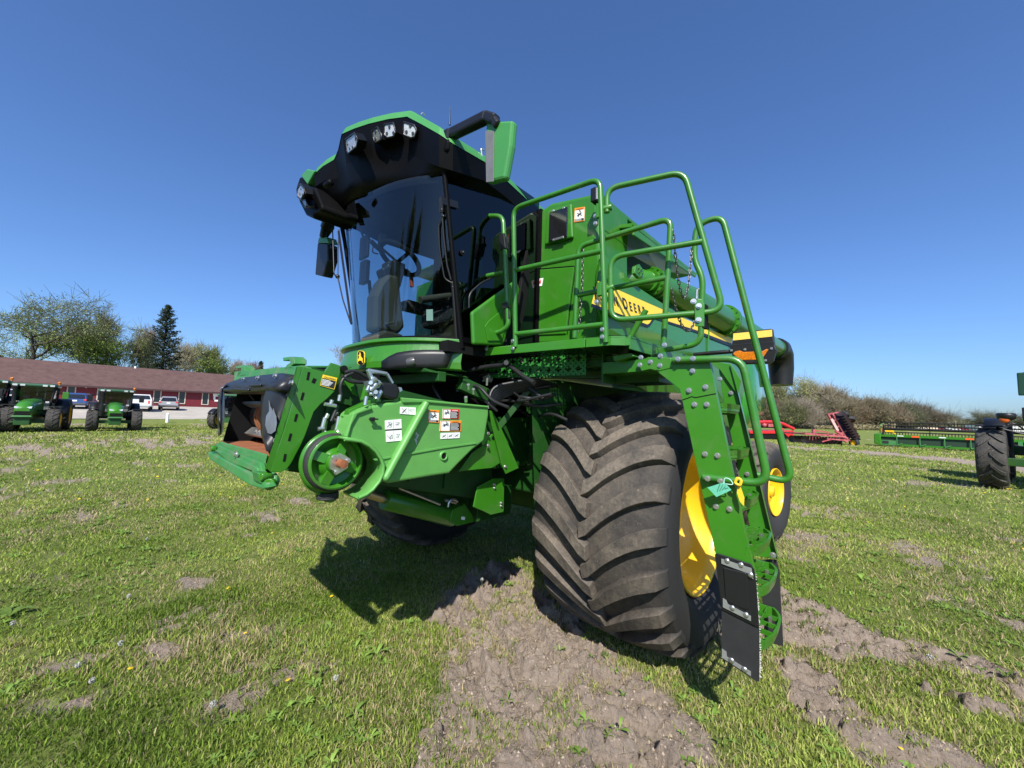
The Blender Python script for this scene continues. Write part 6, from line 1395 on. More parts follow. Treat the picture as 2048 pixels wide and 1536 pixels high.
# ------------------------------------------------ tractors
TTREAD = tread_mat('tractor_tread', .55, .72, base=(.022, .022, .023), dust=(.10, .09, .075), amt=.75)
CABG = mat('tractor_glass', (.05, .075, .09), rough=.05, coat=.5)
def make_tractor(loc, rz, label, sc=1., fr=(.70, .25, 1.02, 1.55), rr_=(.95, .29, 1.02, -1.15), gm_=False):
    T = empty('tractor', loc, rz); tag(T, label, 'tractor'); T.scale = (sc, sc, sc)
    for nm, (rad, hw, ty, xx) in (('front_wheel', fr), ('rear_wheel', rr_)):
        for s in (1, -1):
            wheel_parts(T, (xx, s*ty, rad), rad, hw, rad*.56, 16, rz=0 if s > 0 else math.pi, rim_name=nm, tread_m=TTREAD, seg=5, dish=.12, lug=.05)
    mb = MB(); mb.bb((-1.5, -.3, .55), (2.0, .3, 1.1)); mb.bar((fr[3], -fr[2]+.15, fr[0]*.9), (fr[3], fr[2]-.15, fr[0]*.9), .2, .22); mb.bar((rr_[3], -rr_[2]+.15, rr_[0]), (rr_[3], rr_[2]-.15, rr_[0]), .3, .3); mb.bb((1.9, -.28, .45), (2.45, .28, .85)); mb.bar((2.3, -.45, .6), (2.3, .45, .6), .08, .06); mb.build('frame', GREEN_SHADE, T, bevel=.02)
    rows = []
    for x, w, z0, z1 in ((.15, .40, 1.05, 1.92), (1.0, .37, 1.02, 1.86), (1.9, .33, 1.0, 1.76), (2.35, .31, .98, 1.60), (2.50, .27, .98, 1.38)):
        rows.append([Vector((x, -w, z0)), Vector((x, -w*1.02, z1-.22)), Vector((x, -w*.75, z1-.05)), Vector((x, 0, z1)), Vector((x, w*.75, z1-.05)), Vector((x, w*1.02, z1-.22)), Vector((x, w, z0))])
    mb = MB(); mb.grid(rows, True); mb.add(rows[-1], [tuple(range(7))]); hood = mb.build('hood', GREEN, T)
    mb = MB(); mb.bb((2.44, -.28, .99), (2.52, .28, 1.08)); mb.bb((2.46, -.27, 1.10), (2.525, .27, 1.20)); mb.build('grille', BLACKM, hood)
    for s in (1, -1):
        mb = MB(); mb.prism([(2.43, s*.06, 1.35), (2.43, s*.30, 1.38), (2.40, s*.31, 1.47), (2.40, s*.08, 1.44)], (.05, 0, -.02)); mb.build('headlight', LENS, hood)
    mb = MB(); mb.bb((2.3, -.34, .86), (2.56, .34, .97)); mb.bar((2.58, -.36, .90), (2.58, .36, .90), .03, .03); mb.build('front_bumper', GREENW, T, bevel=.02)
    # cab
    mb = MB(); z0, z1 = 1.05, 2.62
    for s in (1, -1):
        mb.bar((.12, s*.62, z0), (.22, s*.78, z1), .07); mb.bar((-.6, s*.78, z0), (-.55, s*.80, z1), .05); mb.bar((-1.45, s*.72, z0+.3), (-1.35, s*.76, z1), .07)
    mb.bb((-1.5, -.75, .95), (.1, .75, 1.25)); cabt = mb.build('cab', BLACK, T)
    mb = MB(); mb.add([(.12, -.60, z0+.1), (.12, .60, z0+.1), (.22, .76, z1), (.22, -.76, z1)], [(0, 1, 2, 3)]); 
    mb.build('windscreen', glass('tractor_windscreen', (.20, .25, .28), boost=.02), cabt)
    mb = MB(); mb.add([(-1.44, -.70, z0+.4), (-1.44, .70, z0+.4), (-1.36, .75, z1), (-1.36, -.75, z1)], [(0, 1, 2, 3)]); mb.build('rear_window', glass('tractor_windscreen', (.20, .25, .28)), cabt)
    mb = MB()
    for s in (1, -1): mb.add([(.12, s*.64, z0+.2), (.21, s*.78, z1), (-1.36, s*.77, z1), (-1.44, s*.73, z0+.3)], [(0, 1, 2, 3)])
    mb.build('side_window', glass('tractor_windscreen', (.20, .25, .28)), cabt)
    mb = MB(); mb.bb((-.9, -.28, 1.2), (-.4, .28, 1.6)); mb.bb((-.95, -.26, 1.5), (-.8, .26, 2.1)); mb.bar((-.25, 0, 1.3), (-.1, 0, 1.75), .08); mb.tube([(-.18+.0*math.cos(t), .17*math.cos(t), 1.78+.12*math.sin(t)) for t in np.linspace(0, 6.28, 16, endpoint=False)], .02, 6, closed=True); mb.build('seat', MATS['seat_fabric'], cabt)
    mb = MB(); mb.prism([(.42, -.72, z1), (.42, .72, z1), (.15, .90, z1), (-1.3, .88, z1), (-1.6, .75, z1), (-1.6, -.75, z1), (-1.3, -.88, z1), (.15, -.90, z1)], (0, 0, .17)); rf = mb.build('cab_roof', mat('dark_roof', (.03, .10, .05), rough=.4, coat=.2), T, bevel=.06, seg=3)
    for s in (1, -1):
        for yy in (.70, .42):
            mb = MB(); mb.bb((.40, s*yy-.09, z1+.02), (.46, s*yy+.09, z1+.12)); mb.build('work_lamp', LENS, rf)
    mb = MB(); mb.cyl((-.4, .86, z1+.14), (-.4, .86, z1+.24), .05, 10); mb.sphere((-.4, .86, z1+.30), .085, 10, (1, 1, .9)); mb.build('beacon', AMBER, rf)
    mb = MB(); mb.cyl((.55, -.66, 1.0), (.55, -.66, 1.72), .17, 16); mb.tube([(.55, -.66, 1.7), (.55, -.66, 2.45), (.62, -.66, 2.6)], .09, 12); mb.build('exhaust_stack', BLACK, T)
    for s in (1, -1):
        mb = MB(); xx, ty, rad, hw = rr_[3], rr_[2], rr_[0], rr_[1]; mb.lathe([(rad*1.06, -hw*.9), (rad*1.06, hw*.9)], (xx, s*ty, rad), (0, 1, 0), 20, a0=R(0), a1=R(150)); mb.build('fender', BLACK, T, solid=.03)
        mb = MB(); xx, ty, rad, hw = fr[3], fr[2], fr[0], fr[1]; mb.bb((xx-.3, s*ty-hw, 2*rad+.03), (xx+.25, s*ty+hw, 2*rad+.08)); mb.bar((xx-.25, s*.3, 1.2), (xx-.1, s*(ty-.1), 2*rad+.02), .05); mb.build('front_fender', BLACK, T, bevel=.02)
        mb = MB(); mb.bar((.18, s*.78, 2.35), (.28, s*1.22, 2.38), .04); ma = mb.build('mirror_arm', BLACK, T)
        mb = MB(); mb.box((.28, s*1.24, 2.15), (.08, .26, .42)); mb.build('mirror', GREEN if s > 0 and gm_ else BLACK, ma, bevel=.02)
        mb = MB(); mb.box((.30, s*.56, 1.72), (.1, .14, .10)); mb.build('side_lamp', LENS, T)
    mb = MB(); mb.bb((-.2, .55, .55), (.75, .95, 1.0)); mb.build('fuel_tank', BLACKM, T, bevel=.05)
    return T
p = hit(60, 864); rzc = math.atan2(CAM.y-p.y, CAM.x-p.x)
make_tractor(p+Vector((0, 0, -.02))-Vector((math.cos(rzc), math.sin(rzc), 0))*1.5, rzc-R(8), 'larger green tractor with a wide flat roof, leftmost of the parked tractors, turned slightly', sc=1.02, gm_=True, fr=(.70, .26, 1.04, 1.55), rr_=(.95, .30, 1.08, -1.15))
p = hit(226, 862); rzc = math.atan2(CAM.y-p.y, CAM.x-p.x)
make_tractor(p+Vector((0, 0, -.02))-Vector((math.cos(rzc), math.sin(rzc), 0))*1.5, rzc+R(1), 'green tractor facing straight at the camera, in front of the blue and white cars', sc=.98, fr=(.70, .25, 1.02, 1.55), rr_=(.92, .26, .98, -1.15))
p = hit(474, 858); rzc = math.atan2(CAM.y-p.y, CAM.x-p.x)
make_tractor(p, rzc+R(150), 'tractor with yellow wheels mostly hidden behind the combine feeder opening', sc=.98, rr_=(.80, .24, .95, -1.15), fr=(.62, .2, .9, 1.4))
p = hit(-44, 862); rzc = math.atan2(CAM.y-p.y, CAM.x-p.x)
make_tractor(p, rzc-R(5), 'green tractor cut off by the left edge of the picture, only its mirror showing', sc=1.06, gm_=True)
# big tractor at the right edge
a_ = X(1968, 920, -13.7); b2 = X(2033, 920, -13.7); wy = (a_.y+b2.y)/2; hwid = abs(b2.y-a_.y)/2*.98
tc_ = math.atan2(CAM.y-wy, CAM.x+13.7)-R(1.5); tf = Vector((math.cos(tc_), math.sin(tc_), 0)); tl = Vector((-tf.y, tf.x, 0)); to = Vector((-13.75-.86, wy, 0))-tf*1.6+tl*1.95
tb = make_tractor(to, tc_, 'large tractor at the right edge, one broad dusty front tyre in view', sc=1.0, fr=(.86, hwid, 1.95, 1.6), rr_=(1.0, .30, 1.9, -1.6))
mb = MB(); tq = lambda p: Matrix.Rotation(-tc_, 3, 'Z') @ (p-tb.location)
q0 = tq(X(2012, 832, -14.0)); q1 = tq(X(2030, 846, -14.0)); q2 = tq(X(2052, 862, -14.2))
mb.tube(fillet([q0-Vector((0, 0, .10)), q0-Vector((0, 0, .28)), q1, q2, q2+Vector((0, .6, -.2))], .08), .022, 8); sa = mb.build('signal_arm', BLACK, tb); mb = MB(); mb.lathe([(.10, .0), (.17, .05), (.19, .16), (.16, .2), (.001, .2)], q0-Vector((0, 0, .12)), (0, 0, 1), 14); mb.build('signal_lamp', BLACK, sa); mb = MB(); mb.sphere(q0+Vector((.10, -.03, -.10)), .10, 10, (.6, 1, 1)); mb.build('signal_lens', mat('red_amber_lens', (.55, .10, .02), rough=.15), sa)
mb = MB(); q0 = tq(X(2047, 768, -13.8)); mb.box(q0, (.12, .20, .62)); mb.bar(q0+Vector((0, 0, .3)), q0+Vector((-.6, 1.0, .4)), .05); mb.build('large_mirror', mat('dark_green_plastic', (.012, .05, .03), rough=.4), tb, bevel=.04)

# ------------------------------------------------ draper header in the field
hb0 = hit(1763, 893); hb1 = hit(1966, 904.5); dirh = (hb1-hb0).normalized(); dirh.z = 0; dep_ = Vector((dirh.y, -dirh.x, 0))
if dep_.dot(FH) < 0: dep_ = -dep_
HD = empty('draper_header', hb0+dirh*5.5, math.atan2(dirh.y, dirh.x)); tag(HD, 'long green draper header with a black reel standing in the field', 'header')
def hbuild(mb, n, m, par=None, **k): 
    return mb.build(n, m, par or HD, **k)
sgn = 1 if Vector((-dirh.y, dirh.x, 0)).dot(FH) > 0 else -1   # local +y*sgn points away from the camera
Lh = 5.5
mb = MB(); mb.bb((-Lh, 0, .80), (Lh+1, sgn*.14, .98)); mb.bb((-Lh, 0, .12), (Lh+1, sgn*.16, .26)); mb.bb((-Lh, sgn*.15, .25), (Lh+1, sgn*.18, .82))
bk = hbuild(mb, 'back_frame', GREEN)
mb = MB(); mb.bb((-Lh, sgn*.14, .26), (Lh+1, sgn*.145, .80)); hbuild(mb, 'back_sheet', mat('dark_back_sheet', (.012, .035, .016), rough=.5))
for k in range(9):
    mb = MB(); x = -Lh+.9+1.25*k; mb.bar((x, sgn*-.02, .2), (x, sgn*-.02, .85), .07, .05); mb.bar((x, -.05*sgn, .18), (x+.3, -.05*sgn, .34), .06); hbuild(mb, 'frame_brace', GREENW)
mb = MB(); mb.prism([(-Lh-.42, sgn*-.2, .22), (-Lh, sgn*-.22, .12), (-Lh, sgn*-.22, 1.10), (-Lh-.40, sgn*-.2, 1.0)], (0, sgn*1.3, 0)); hbuild(mb, 'end_shield', GREEN, bevel=.06)
mb = MB(); mb.bb((-Lh, -.03*sgn, .14), (-Lh+.9, .0, .52)); hbuild(mb, 'lower_box', GREENW, bevel=.04)
mb = MB(); mb.box((-Lh+.25, -.05*sgn, .38), (.35, .03, .2)); hbuild(mb, 'box_plate', INK)
for x in (-3.6, -.9, 3.6):
    mb = MB(); mb.box((x, -.012*sgn, .88), (.42, .02, .12)); hbuild(mb, 'red_reflector', mat('red_orange_decal', (.75, .10, .02), rough=.4))
for x in (-4.4, -2.2, 1.7, 2.8):
    mb = MB(); mb.box((x, -.012*sgn, .90), (.35, .02, .06)); hbuild(mb, 'frame_label', WHITE)
yr = sgn*1.5; zc_ = 1.42
mb = MB(); mb.cyl((-Lh+.1, yr, zc_), (Lh+1, yr, zc_), .10, 12); re_ = hbuild(mb, 'reel', BLACK)
tn = MB(); bt_ = MB()
for k in range(6):
    t = math.pi*2*k/6+.5; y_, z_ = yr+.52*math.cos(t), zc_+.52*math.sin(t); bt_.cyl((-Lh+.1, y_, z_), (Lh+1, y_, z_), .045, 6)
    for q in range(70): x = -Lh+.2+q*.165; tn.bar((x, y_, z_), (x, y_+.06*sgn, z_-.26), .026)
bt_.build('reel_bat', BLACK, re_); tn.build('reel_tine', BLACK, re_)
for k in range(5):
    mb = MB(); x = -Lh+.1+2.6*k
    for s in range(6):
        t = math.pi*2*s/6+.5; mb.bar((x, yr, zc_), (x, yr+.52*math.cos(t), zc_+.52*math.sin(t)), .05)
    mb.build('reel_spider', BLACK, re_)
for x in (-Lh+.1, Lh*.5):
    mb = MB(); mb.bar((x, 0, .95), (x, yr, zc_+.05), .09, .12); hbuild(mb, 'reel_arm', BLACK)
mb = MB(); mb.tube(fillet([(-Lh-.05, sgn*.1, 1.0), (-Lh-.05, sgn*.15, 1.75), (-Lh+.2, sgn*.3, 1.85)], .2), .03, 8); mb.box((-Lh+.0, sgn*.0, 1.3), (.10, .06, .35)); hbuild(mb, 'end_post', GREEN)
mb = MB(); mb.box((-Lh+.05, sgn*-.04, 1.32), (.08, .03, .3)); hbuild(mb, 'amber_marker', AMBER); mb = MB(); mb.box((-Lh+.5, sgn*.3, 1.25), (.5, .3, .12)); mb.bar((-Lh+.5, sgn*.3, 1.2), (-Lh+.8, sgn*.8, 1.05), .06); hbuild(mb, 'yellow_bracket', YELLOW)
mb = MB(); rnd = random.Random(6)
for k in range(14): x = rnd.uniform(.2, 2.0); mb.tube([(x, -.08*sgn, rnd.uniform(.3, .7)), (x+.4, -.18*sgn, rnd.uniform(.25, .6)), (x+.9, -.1*sgn, rnd.uniform(.25, .7))], .035, 6)
mb.bb((.1, -.2*sgn, .35), (.55, 0, .75)); hbuild(mb, 'drive_hose', BLACK); mb = MB(); mb.bb((1.2, -.16*sgn, .15), (1.4, 0, .85)); mb.bb((3.0, -.12*sgn, .1), (3.12, 0, .95)); hbuild(mb, 'centre_post', GREENW); mb = MB(); mb.cyl((3.3, -.1*sgn, .42), (4.9, -.1*sgn, .42), .16, 12); hbuild(mb, 'auger_drum', RUST)
mb = MB(); mb.bb((-Lh, sgn*1.9, .15), (Lh+1, sgn*2.0, .22))
for q in range(90): x = -Lh+.1+q*.13; mb.bar((x, sgn*2.0, .18), (x, sgn*2.15, .18), .03)
hbuild(mb, 'cutter_bar', BLACK)

# ------------------------------------------------ folded red disc harrow
RP = mat('faded_red_paint', (.34, .055, .065), rough=.55, var=.25, vs=5, dirt=(.45, .20, .19), ds=4, dlo=.45, dhi=.75)
def local_frame(name, origin, label, cat):
    o = empty(name, origin, math.atan2(RH.y, RH.x)); tag(o, label, cat); return o    # local x = picture right, local y = away from the camera
dp0 = hit(1672, 890); sD = (dp0-CAM).dot(FWD)/FPX
DH = local_frame('disc_harrow', dp0, 'faded red disc harrow with one wing folded up, standing in the field', 'harrow')
def dq(u, v, y=0.): return Vector(((u-1672)*sD, y, (890-v)*sD))
mb = MB()
for y in (0., 1.2, 2.4): mb.bar(dq(1609, 869, y), dq(1692, 873, y), .12, .14)
for u in (1611, 1632, 1655, 1675): mb.bar(dq(u, 869.5, -.1), dq(u, 869.5, 2.6), .12, .12)
mb.bar(dq(1637, 868, .5), dq(1638, 860, .5), .16); mb.bar(dq(1636, 862, .6), dq(1676, 866, .8), .1); mb.bar(dq(1650, 878, -.2), dq(1690, 880, -.3), .1); mb.bar(dq(1640, 884, -.2), dq(1662, 878, -.2), .08)
mb.build('main_frame', RP, DH)
dm = MB()
for k in range(9):
    for y in (.1, 1.6): c = dq(1612+7.2*k, 881.5, y); dm.lathe([(.0, .06), (.15, .05), (.30, 0)], c, (1, .35, 0), 14)
dm.build('disc_blades', BARE if False else mat('dark_disc_steel', (.06, .045, .042), rough=.5, metal=.6), DH)
mb = MB()
for k in range(12): c = dq(1614+6*k, 875, .0); mb.bar(c, c+Vector((.05, .1, -.28)), .05)
mb.build('disc_arm', RP, DH)
wing = MB()
for (a, b_2) in (((1666, 829), (1694, 882)), ((1674, 826), (1703, 879)), ((1688, 824), (1718, 868))): wing.bar(dq(*a, .4), dq(*b_2, .4), .12, .16, (0, 1, 0))
for k in range(5): t = k/4; wing.bar(dq(1666+28*t, 829+53*t, .4), dq(1689+29*t, 824+44*t, .4), .09, .12, (0, 1, 0))
wg = wing.build('folded_wing', RP, DH)
mb = MB(); mb.bar(dq(1671, 838, .3), dq(1683, 862, .3), .2, .06, (0, 1, 0)); mb.build('pale_panel', mat('faded_pink', (.55, .36, .33), rough=.6), wg)
dm = MB()
for k in range(10):
    for w in (0, 1): c = dq(1679+2.9*k+7*w, 829+5.0*k-1.5*w, .55-.5*w); dm.lathe([(.0, .06), (.15, .05), (.32, 0)], c, (.5, .3, -.85), 14)
dm.build('disc_blades', MATS['dark_disc_steel'], wg)
mb = MB()
for k in range(14): a = dq(1700+1.6*k, 838+2.9*k, .5); mb.bar(a, a+Vector((.5, 0, -.12)), .05)
mb.bar(dq(1706, 850, .5), dq(1730, 879, .5), .16, .1, (0, 1, 0)); mb.build('rolling_basket', BLACKM, wg)
def small_wheel(nm, c, ax, r, hw, rimm, par):
    mb = MB(); mb.lathe([(r*.55, -hw), (r*.9, -hw), (r, -hw*.6), (r, hw*.6), (r*.9, hw), (r*.55, hw)], c, ax, 18); w = mb.build(nm, RUBBER, par); mb = MB(); mb.lathe([(r*.56, -hw*.8), (.001, -hw*.6)], c, ax, 14); mb.lathe([(r*.56, hw*.8), (.001, hw*.6)], c, ax, 14); mb.build('wheel_rim', rimm, w); return w
small_wheel('transport_wheel', dq(1711, 884.5, .1), (1, .25, 0), .36, .13, YELLOW, DH); small_wheel('transport_wheel', dq(1695, 884, 1.0), (1, .25, 0), .36, .13, YELLOW, DH)
small_wheel('wing_wheel', dq(1701, 829, .5), (.3, .5, 1), .36, .15, RP, wg); small_wheel('wing_wheel', dq(1713, 838, .5), (.3, .5, 1), .36, .15, RP, wg)
mb = MB(); mb.bar(dq(1682, 870, .2), dq(1698, 884, .2), .14); mb.bar(dq(1670, 868, .2), dq(1700, 876, .2), .12); mb.bar(dq(1676, 862, .2), dq(1690, 870, .2), .16); mb.bar(dq(1703, 878, .3), dq(1711, 884, .3), .14); mb.build('hinge_linkage', RP, DH)
mb = MB(); mb.bar(dq(1658, 893, -1.2), dq(1657, 880, -1.2), .05); mb.build('jack_stand', BLACKM, DH)

# ------------------------------------------------ red mower conditioner
RB = mat('bright_red_paint', (.52, .018, .022), rough=.38, coat=.3, var=.1, vs=5)
mp0 = hit(1585, 880); sM = (mp0-CAM).dot(FWD)/FPX
MW = local_frame('mower_conditioner', mp0, 'bright red mower conditioner seen between the ladder handrails', 'mower')
def mq(u, v, y=0.): return Vector(((u-1585)*sM, y, (880-v)*sM))
mb = MB(); mb.tube(fillet([mq(1497, 848), mq(1530, 845), mq(1560, 845), mq(1588, 858)], 1.0), .16, 8); mb.tube(fillet([mq(1497, 850, 1.5), mq(1545, 848, 1.5), mq(1588, 860, 1.5)], .8), .13, 8); mb.bar(mq(1520, 846), mq(1520, 846, 1.6), .2); mb.bar(mq(1548, 846), mq(1548, 846, 1.6), .2); mb.build('arched_frame', RB, MW)
mb = MB(); mb.prism([mq(1500, 864), mq(1588, 861), mq(1589, 877), (mq(1580, 878)), mq(1570, 868), mq(1500, 870)], (0, 2.2, 0)); mb.build('header_body', RB, MW, bevel=.05)
mb = MB(); mb.prism([mq(1500, 868, .1), mq(1576, 866, .1), mq(1584, 878, .1), mq(1500, 880, .1)], (0, 1.9, 0)); mb.bar(mq(1505, 856, .4), mq(1558, 855, .4), .2); mb.build('cutting_deck', BLACKM, MW)
mb = MB(); mb.sphere(mq(1528, 852, -.1), .22, 8); mb.box(mq(1540, 852, -.1), (.5, .2, .3)); mb.build('gearbox', RP, MW)
mb = MB(); mb.box(mq(1590, 857, .3), (.15, .2, .22)); mb.build('side_marker', BLACKM, MW)
small_wheel('gauge_wheel', mq(1590.5, 877, .0), (.6, -.8, 0), .30, .12, WHITE, MW)

# ------------------------------------------------ far vehicles, sheds and sand
def farbox(name, u0, v0, u1, v1, dep, m, label, cat, thick=2.4, cab=None, wheels=0, win=False):
    s = dep/FPX; o = atdepth(u0, dep, v1); r = local_frame(name, o, label, cat); w = (u1-u0)*s; h = (v1-v0)*s
    mb = MB(); 
    if cab: mb.prism([(0, 0, .4), (w, 0, .4), (w, 0, h*.55), (w*cab[1], 0, h*.6), (w*(cab[1]-.06), 0, h), (w*cab[0], 0, h), (w*(cab[0]-.08), 0, h*.58), (0, 0, h*.55)], (0, thick, 0))
    else: mb.bb((0, 0, .0 if not wheels else .5), (w, thick, h))
    b = mb.build('body', m, r, bevel=.08)
    if cab:
        mb = MB(); mb.prism([(w*(cab[0]-.03), -.02, h*.62), (w*(cab[1]-.03), -.02, h*.62), (w*(cab[1]-.07), -.02, h*.92), (w*(cab[0]+.02), -.02, h*.92)], (0, .02, 0)); mb.build('window_glass', CGLASS, r)
    if win:
        mb = MB()
        for k in range(4): mb.bb((w*(.1+.22*k), -.03, h*.4), (w*(.2+.22*k), 0, h*.7))
        mb.build('window_glass', CGLASS, r); mb = MB(); mb.bb((-.2, -.2, h), (w+.2, thick+.2, h+.15)); mb.build('roof', WHITE, r)
    for k in range(wheels):
        small_wheel('wheel', Vector((w*(.18+.64*k/max(1, wheels-1)), .1, .45)), (0, 1, 0), .45, .15, STEEL, r)
    return r
WP = MATS['white_car_paint']
farbox('pickup_truck', 1896, 857.2, 1923, 864.5, 165, WP, 'far white pickup truck beyond the header, beside the dark red one', 'pickup truck', cab=(.35, .75), wheels=2)
farbox('pickup_truck', 1922.5, 857.6, 1942, 865, 165, mat('dark_red_paint', (.22, .015, .03), rough=.3, coat=.4), 'far dark red pickup truck beyond the header', 'pickup truck', cab=(.3, .7), wheels=2)
farbox('parked_car', 1887, 859.4, 1898, 864.2, 165, MATS['dark_red_paint'], 'far low red car at the left end of the far row beyond the header', 'car', cab=(.3, .75), wheels=2)
farbox('box_trailer', 1898, 852.8, 1928, 858, 185, WP, 'long white trailer standing behind the far pickup trucks', 'trailer', wheels=3)
farbox('box_trailer', 1937, 856.5, 1951, 860, 190, WP, 'short white trailer to the right of the far red pickup', 'trailer', wheels=2)
farbox('white_shed', 1957, 851.2, 1968.5, 864, 170, WP, 'small white shed left of the large tyre, far across the field', 'shed', thick=5, win=True)
farbox('white_shed', 2026, 856, 2060, 868, 170, WP, 'long low white shed right of the large tyre, far across the field', 'shed', thick=6, win=True)
mb = MB(); o_ = atdepth(1858, 170, 862); rows = []
for t in np.linspace(0, 1, 7): rows.append([o_+RH*((6.2*math.cos(a))*(1-t)+(-.8)*t)+FH*(4*math.sin(a)*(1-t))+Vector((0, 0, 1.9*(1-(1-t)**1.6)+.12*math.sin(a*5+t*9)*(1-t))) for a in np.linspace(0, 2*math.pi, 24, endpoint=False)])
mb.grid(rows, True, True); o = mb.build('sand_pile', mat('pale_sand', (.46, .38, .25), rough=.95, var=.12, vs=1.5)); tag(o, 'low pale heap of sand beyond the black reel of the header', 'sand pile')
for u, v, lab, lamp_ in ((1912.5, 843, 'tan utility pole standing behind the far white pickup truck', 0), (1884, 846, 'slender yard lamp pole with a white head right of the sand pile', 1)):
    s = 168/FPX; o_ = atdepth(u, 168, 864); r = empty('yard_pole', o_); tag(r, lab, 'pole'); mb = MB(); h = (864-v)*s; mb.cyl((0, 0, 0), (0, 0, h), .14, 8); mb.build('pole', mat('weathered_wood', (.30, .22, .14), rough=.9), r); mb = MB()
    if lamp_: mb.sphere((0, 0, h), .35, 10); mb.build('lamp_head', WHITE, r)
    else: mb.bar(RH*-.8+Vector((0, 0, h-.3)), RH*.8+Vector((0, 0, h-.3)), .12); mb.build('cross_arm', MATS['weathered_wood'], r)
# ================================================================ TREES
BARKM = mat('grey_bark', (.085, .070, .058), rough=.95, var=.3, vs=3); BARKD = mat('dark_bark', (.050, .042, .036), rough=.95, var=.3, vs=3); BARKP = mat('pale_bark', (.20, .175, .15), rough=.95, var=.3, vs=3)
CROWN = leafmat('crown_leaves', .25, .7)
def tubes_np(segs, n=5):
    """segs: list of (p0, p1, r0, r1)"""
    P0 = np.array([s[0] for s in segs]); P1 = np.array([s[1] for s in segs]); r0 = np.array([s[2] for s in segs]); r1 = np.array([s[3] for s in segs])
    d = P1-P0; d /= np.linalg.norm(d, axis=1, keepdims=True)+1e-9; ref = np.where(np.abs(d[:, 2:3]) > .9, np.array([[1., 0, 0]]), np.array([[0, 0, 1.]])); x = np.cross(d, ref); x /= np.linalg.norm(x, axis=1, keepdims=True)+1e-9; y = np.cross(d, x)
    a = np.arange(n)*2*np.pi/n; c, s = np.cos(a)[None, :, None], np.sin(a)[None, :, None]; off = x[:, None]*c+y[:, None]*s
    A = P0[:, None]+off*r0[:, None, None]; Bq = P1[:, None]+off*r1[:, None, None]; V = np.concatenate([A, Bq], 1).reshape(-1, 3)
    k = np.arange(n); f = np.stack([k, (k+1) % n, n+(k+1) % n, n+k], -1); F = (np.arange(len(segs))[:, None, None]*2*n+f[None]).reshape(-1, 4); return V, F
def make_tree(name, loc, h, w, label, seed, leaf=((.06, .10, .02), (.12, .16, .04)), nleaf=5000, lsize=.20, bark=BARKM, trunk_frac=.25, tr=.28, spread=.9, twigs=.6, up=.35, group=None, lean=0., cat='tree', levels=4, clump=.55, twr=.03, kids=(5, 5, 4), bushy=0):
    rs = np.random.default_rng(seed); segs = []; tips = []; thin = []
    def grow(p, d, L, r, lev):
        nseg = 3 if lev < 3 else 2; pts = [p]; q = p.copy(); dd = d.copy()
        for i in range(nseg):
            dd = dd+rs.normal(0, .16+.05*lev, 3)+np.array([0, 0, up*.12*(1 if lev else 0)]); dd /= np.linalg.norm(dd); n_ = q+dd*L/nseg
            ra, rb = r*(1-.80*i/nseg), r*(1-.80*(i+1)/nseg); (segs if lev < 3 else thin).append((q, n_, ra, rb)); q = n_; pts.append(q)
        if lev >= levels: tips.append((pts[-2], pts[-1])); return
        nk = kids[min(lev, len(kids)-1)]
        for k in range(nk):
            t = (.35 if lev else trunk_frac/.9)+(1-(.35 if lev else trunk_frac/.9))*(k+rs.random()*.8)/nk; t = min(t, .99); i = min(int(t*nseg), nseg-1); b = pts[i]+(pts[i+1]-pts[i])*(t*nseg-i)
            az = 2*math.pi*(k*.382+rs.random()*.25)+lev; s = spread*(.75+.5*rs.random()); ax = np.array([math.cos(az), math.sin(az), 0]); nd = dd*.6+ax*s+np.array([0, 0, up]); nd /= np.linalg.norm(nd)
            grow(b, nd, L*(.50+.20*rs.random())*(1.15 if lev == 0 else 1)*(1-.35*(t if lev == 0 else 0)), r*.52*(1.-.4*t)+.008, lev+1)
        if lev >= 1: tips.append((pts[-2], pts[-1]))
    starts = 1+bushy
    for q in range(starts):
        d0 = np.array([lean+(rs.normal(0, .35) if bushy else 0), rs.normal(0, .35 if bushy else .05), 1.]); d0 /= np.linalg.norm(d0); grow(np.array([rs.normal(0, .8*bool(bushy)), rs.normal(0, .8*bool(bushy)), -.2]), d0, h*.60*(1 if not bushy else .5+.5*rs.random()), tr*(1 if not bushy else .5), 0)
    allp = np.array([s[1] for s in segs+thin]); ex = np.percentile(np.abs(allp[:, :2]), 97); zt_ = allp[:, 2].max(); sx = (w/2)/max(ex, .1); sz_ = h/zt_
    S = np.array([sx, sx, sz_])
    T = empty(name, loc); tag(T, label, cat, group)
    V, F = tubes_np([(a*S, b*S, max(r0, .02), max(r1, .016)) for a, b, r0, r1 in segs]); o = np_mesh('trunk', V, F, bark, True); o.parent = T
    # crown: fine twigs and leaf-sized faces
    tp = np.array([np.concatenate([a*S, b*S]) for a, b in tips]); nt_ = len(tp)
    tw = []
    m = int(twigs*nt_*2.6); idx = rs.integers(0, nt_, m); t = rs.random((m, 1)); base = tp[idx, :3]*(1-t)+tp[idx, 3:]*t; dv = tp[idx, 3:]-tp[idx, :3]; dv /= np.linalg.norm(dv, axis=1, keepdims=True)+1e-9; dv = dv+rs.normal(0, .6, (m, 3))+np.array([0, 0, .25]); ln = (.5+.9*rs.random((m, 1)))*clump*1.5
    th = [(a*S, b*S, max(r0*.8, twr), max(r1*.7, twr*.7)) for a, b, r0, r1 in thin]+[(base[i], base[i]+dv[i]*ln[i], twr, twr*.6) for i in range(m)]
    Vt, Ft = tubes_np(th, 3)
    cb = np.array(bark.node_tree.nodes['Principled BSDF'].inputs['Base Color'].default_value[:3]); Ct = np.tile(cb*1.0+.85*(np.array(leaf[0])+np.array(leaf[1]))*.5, (len(Vt), 1))
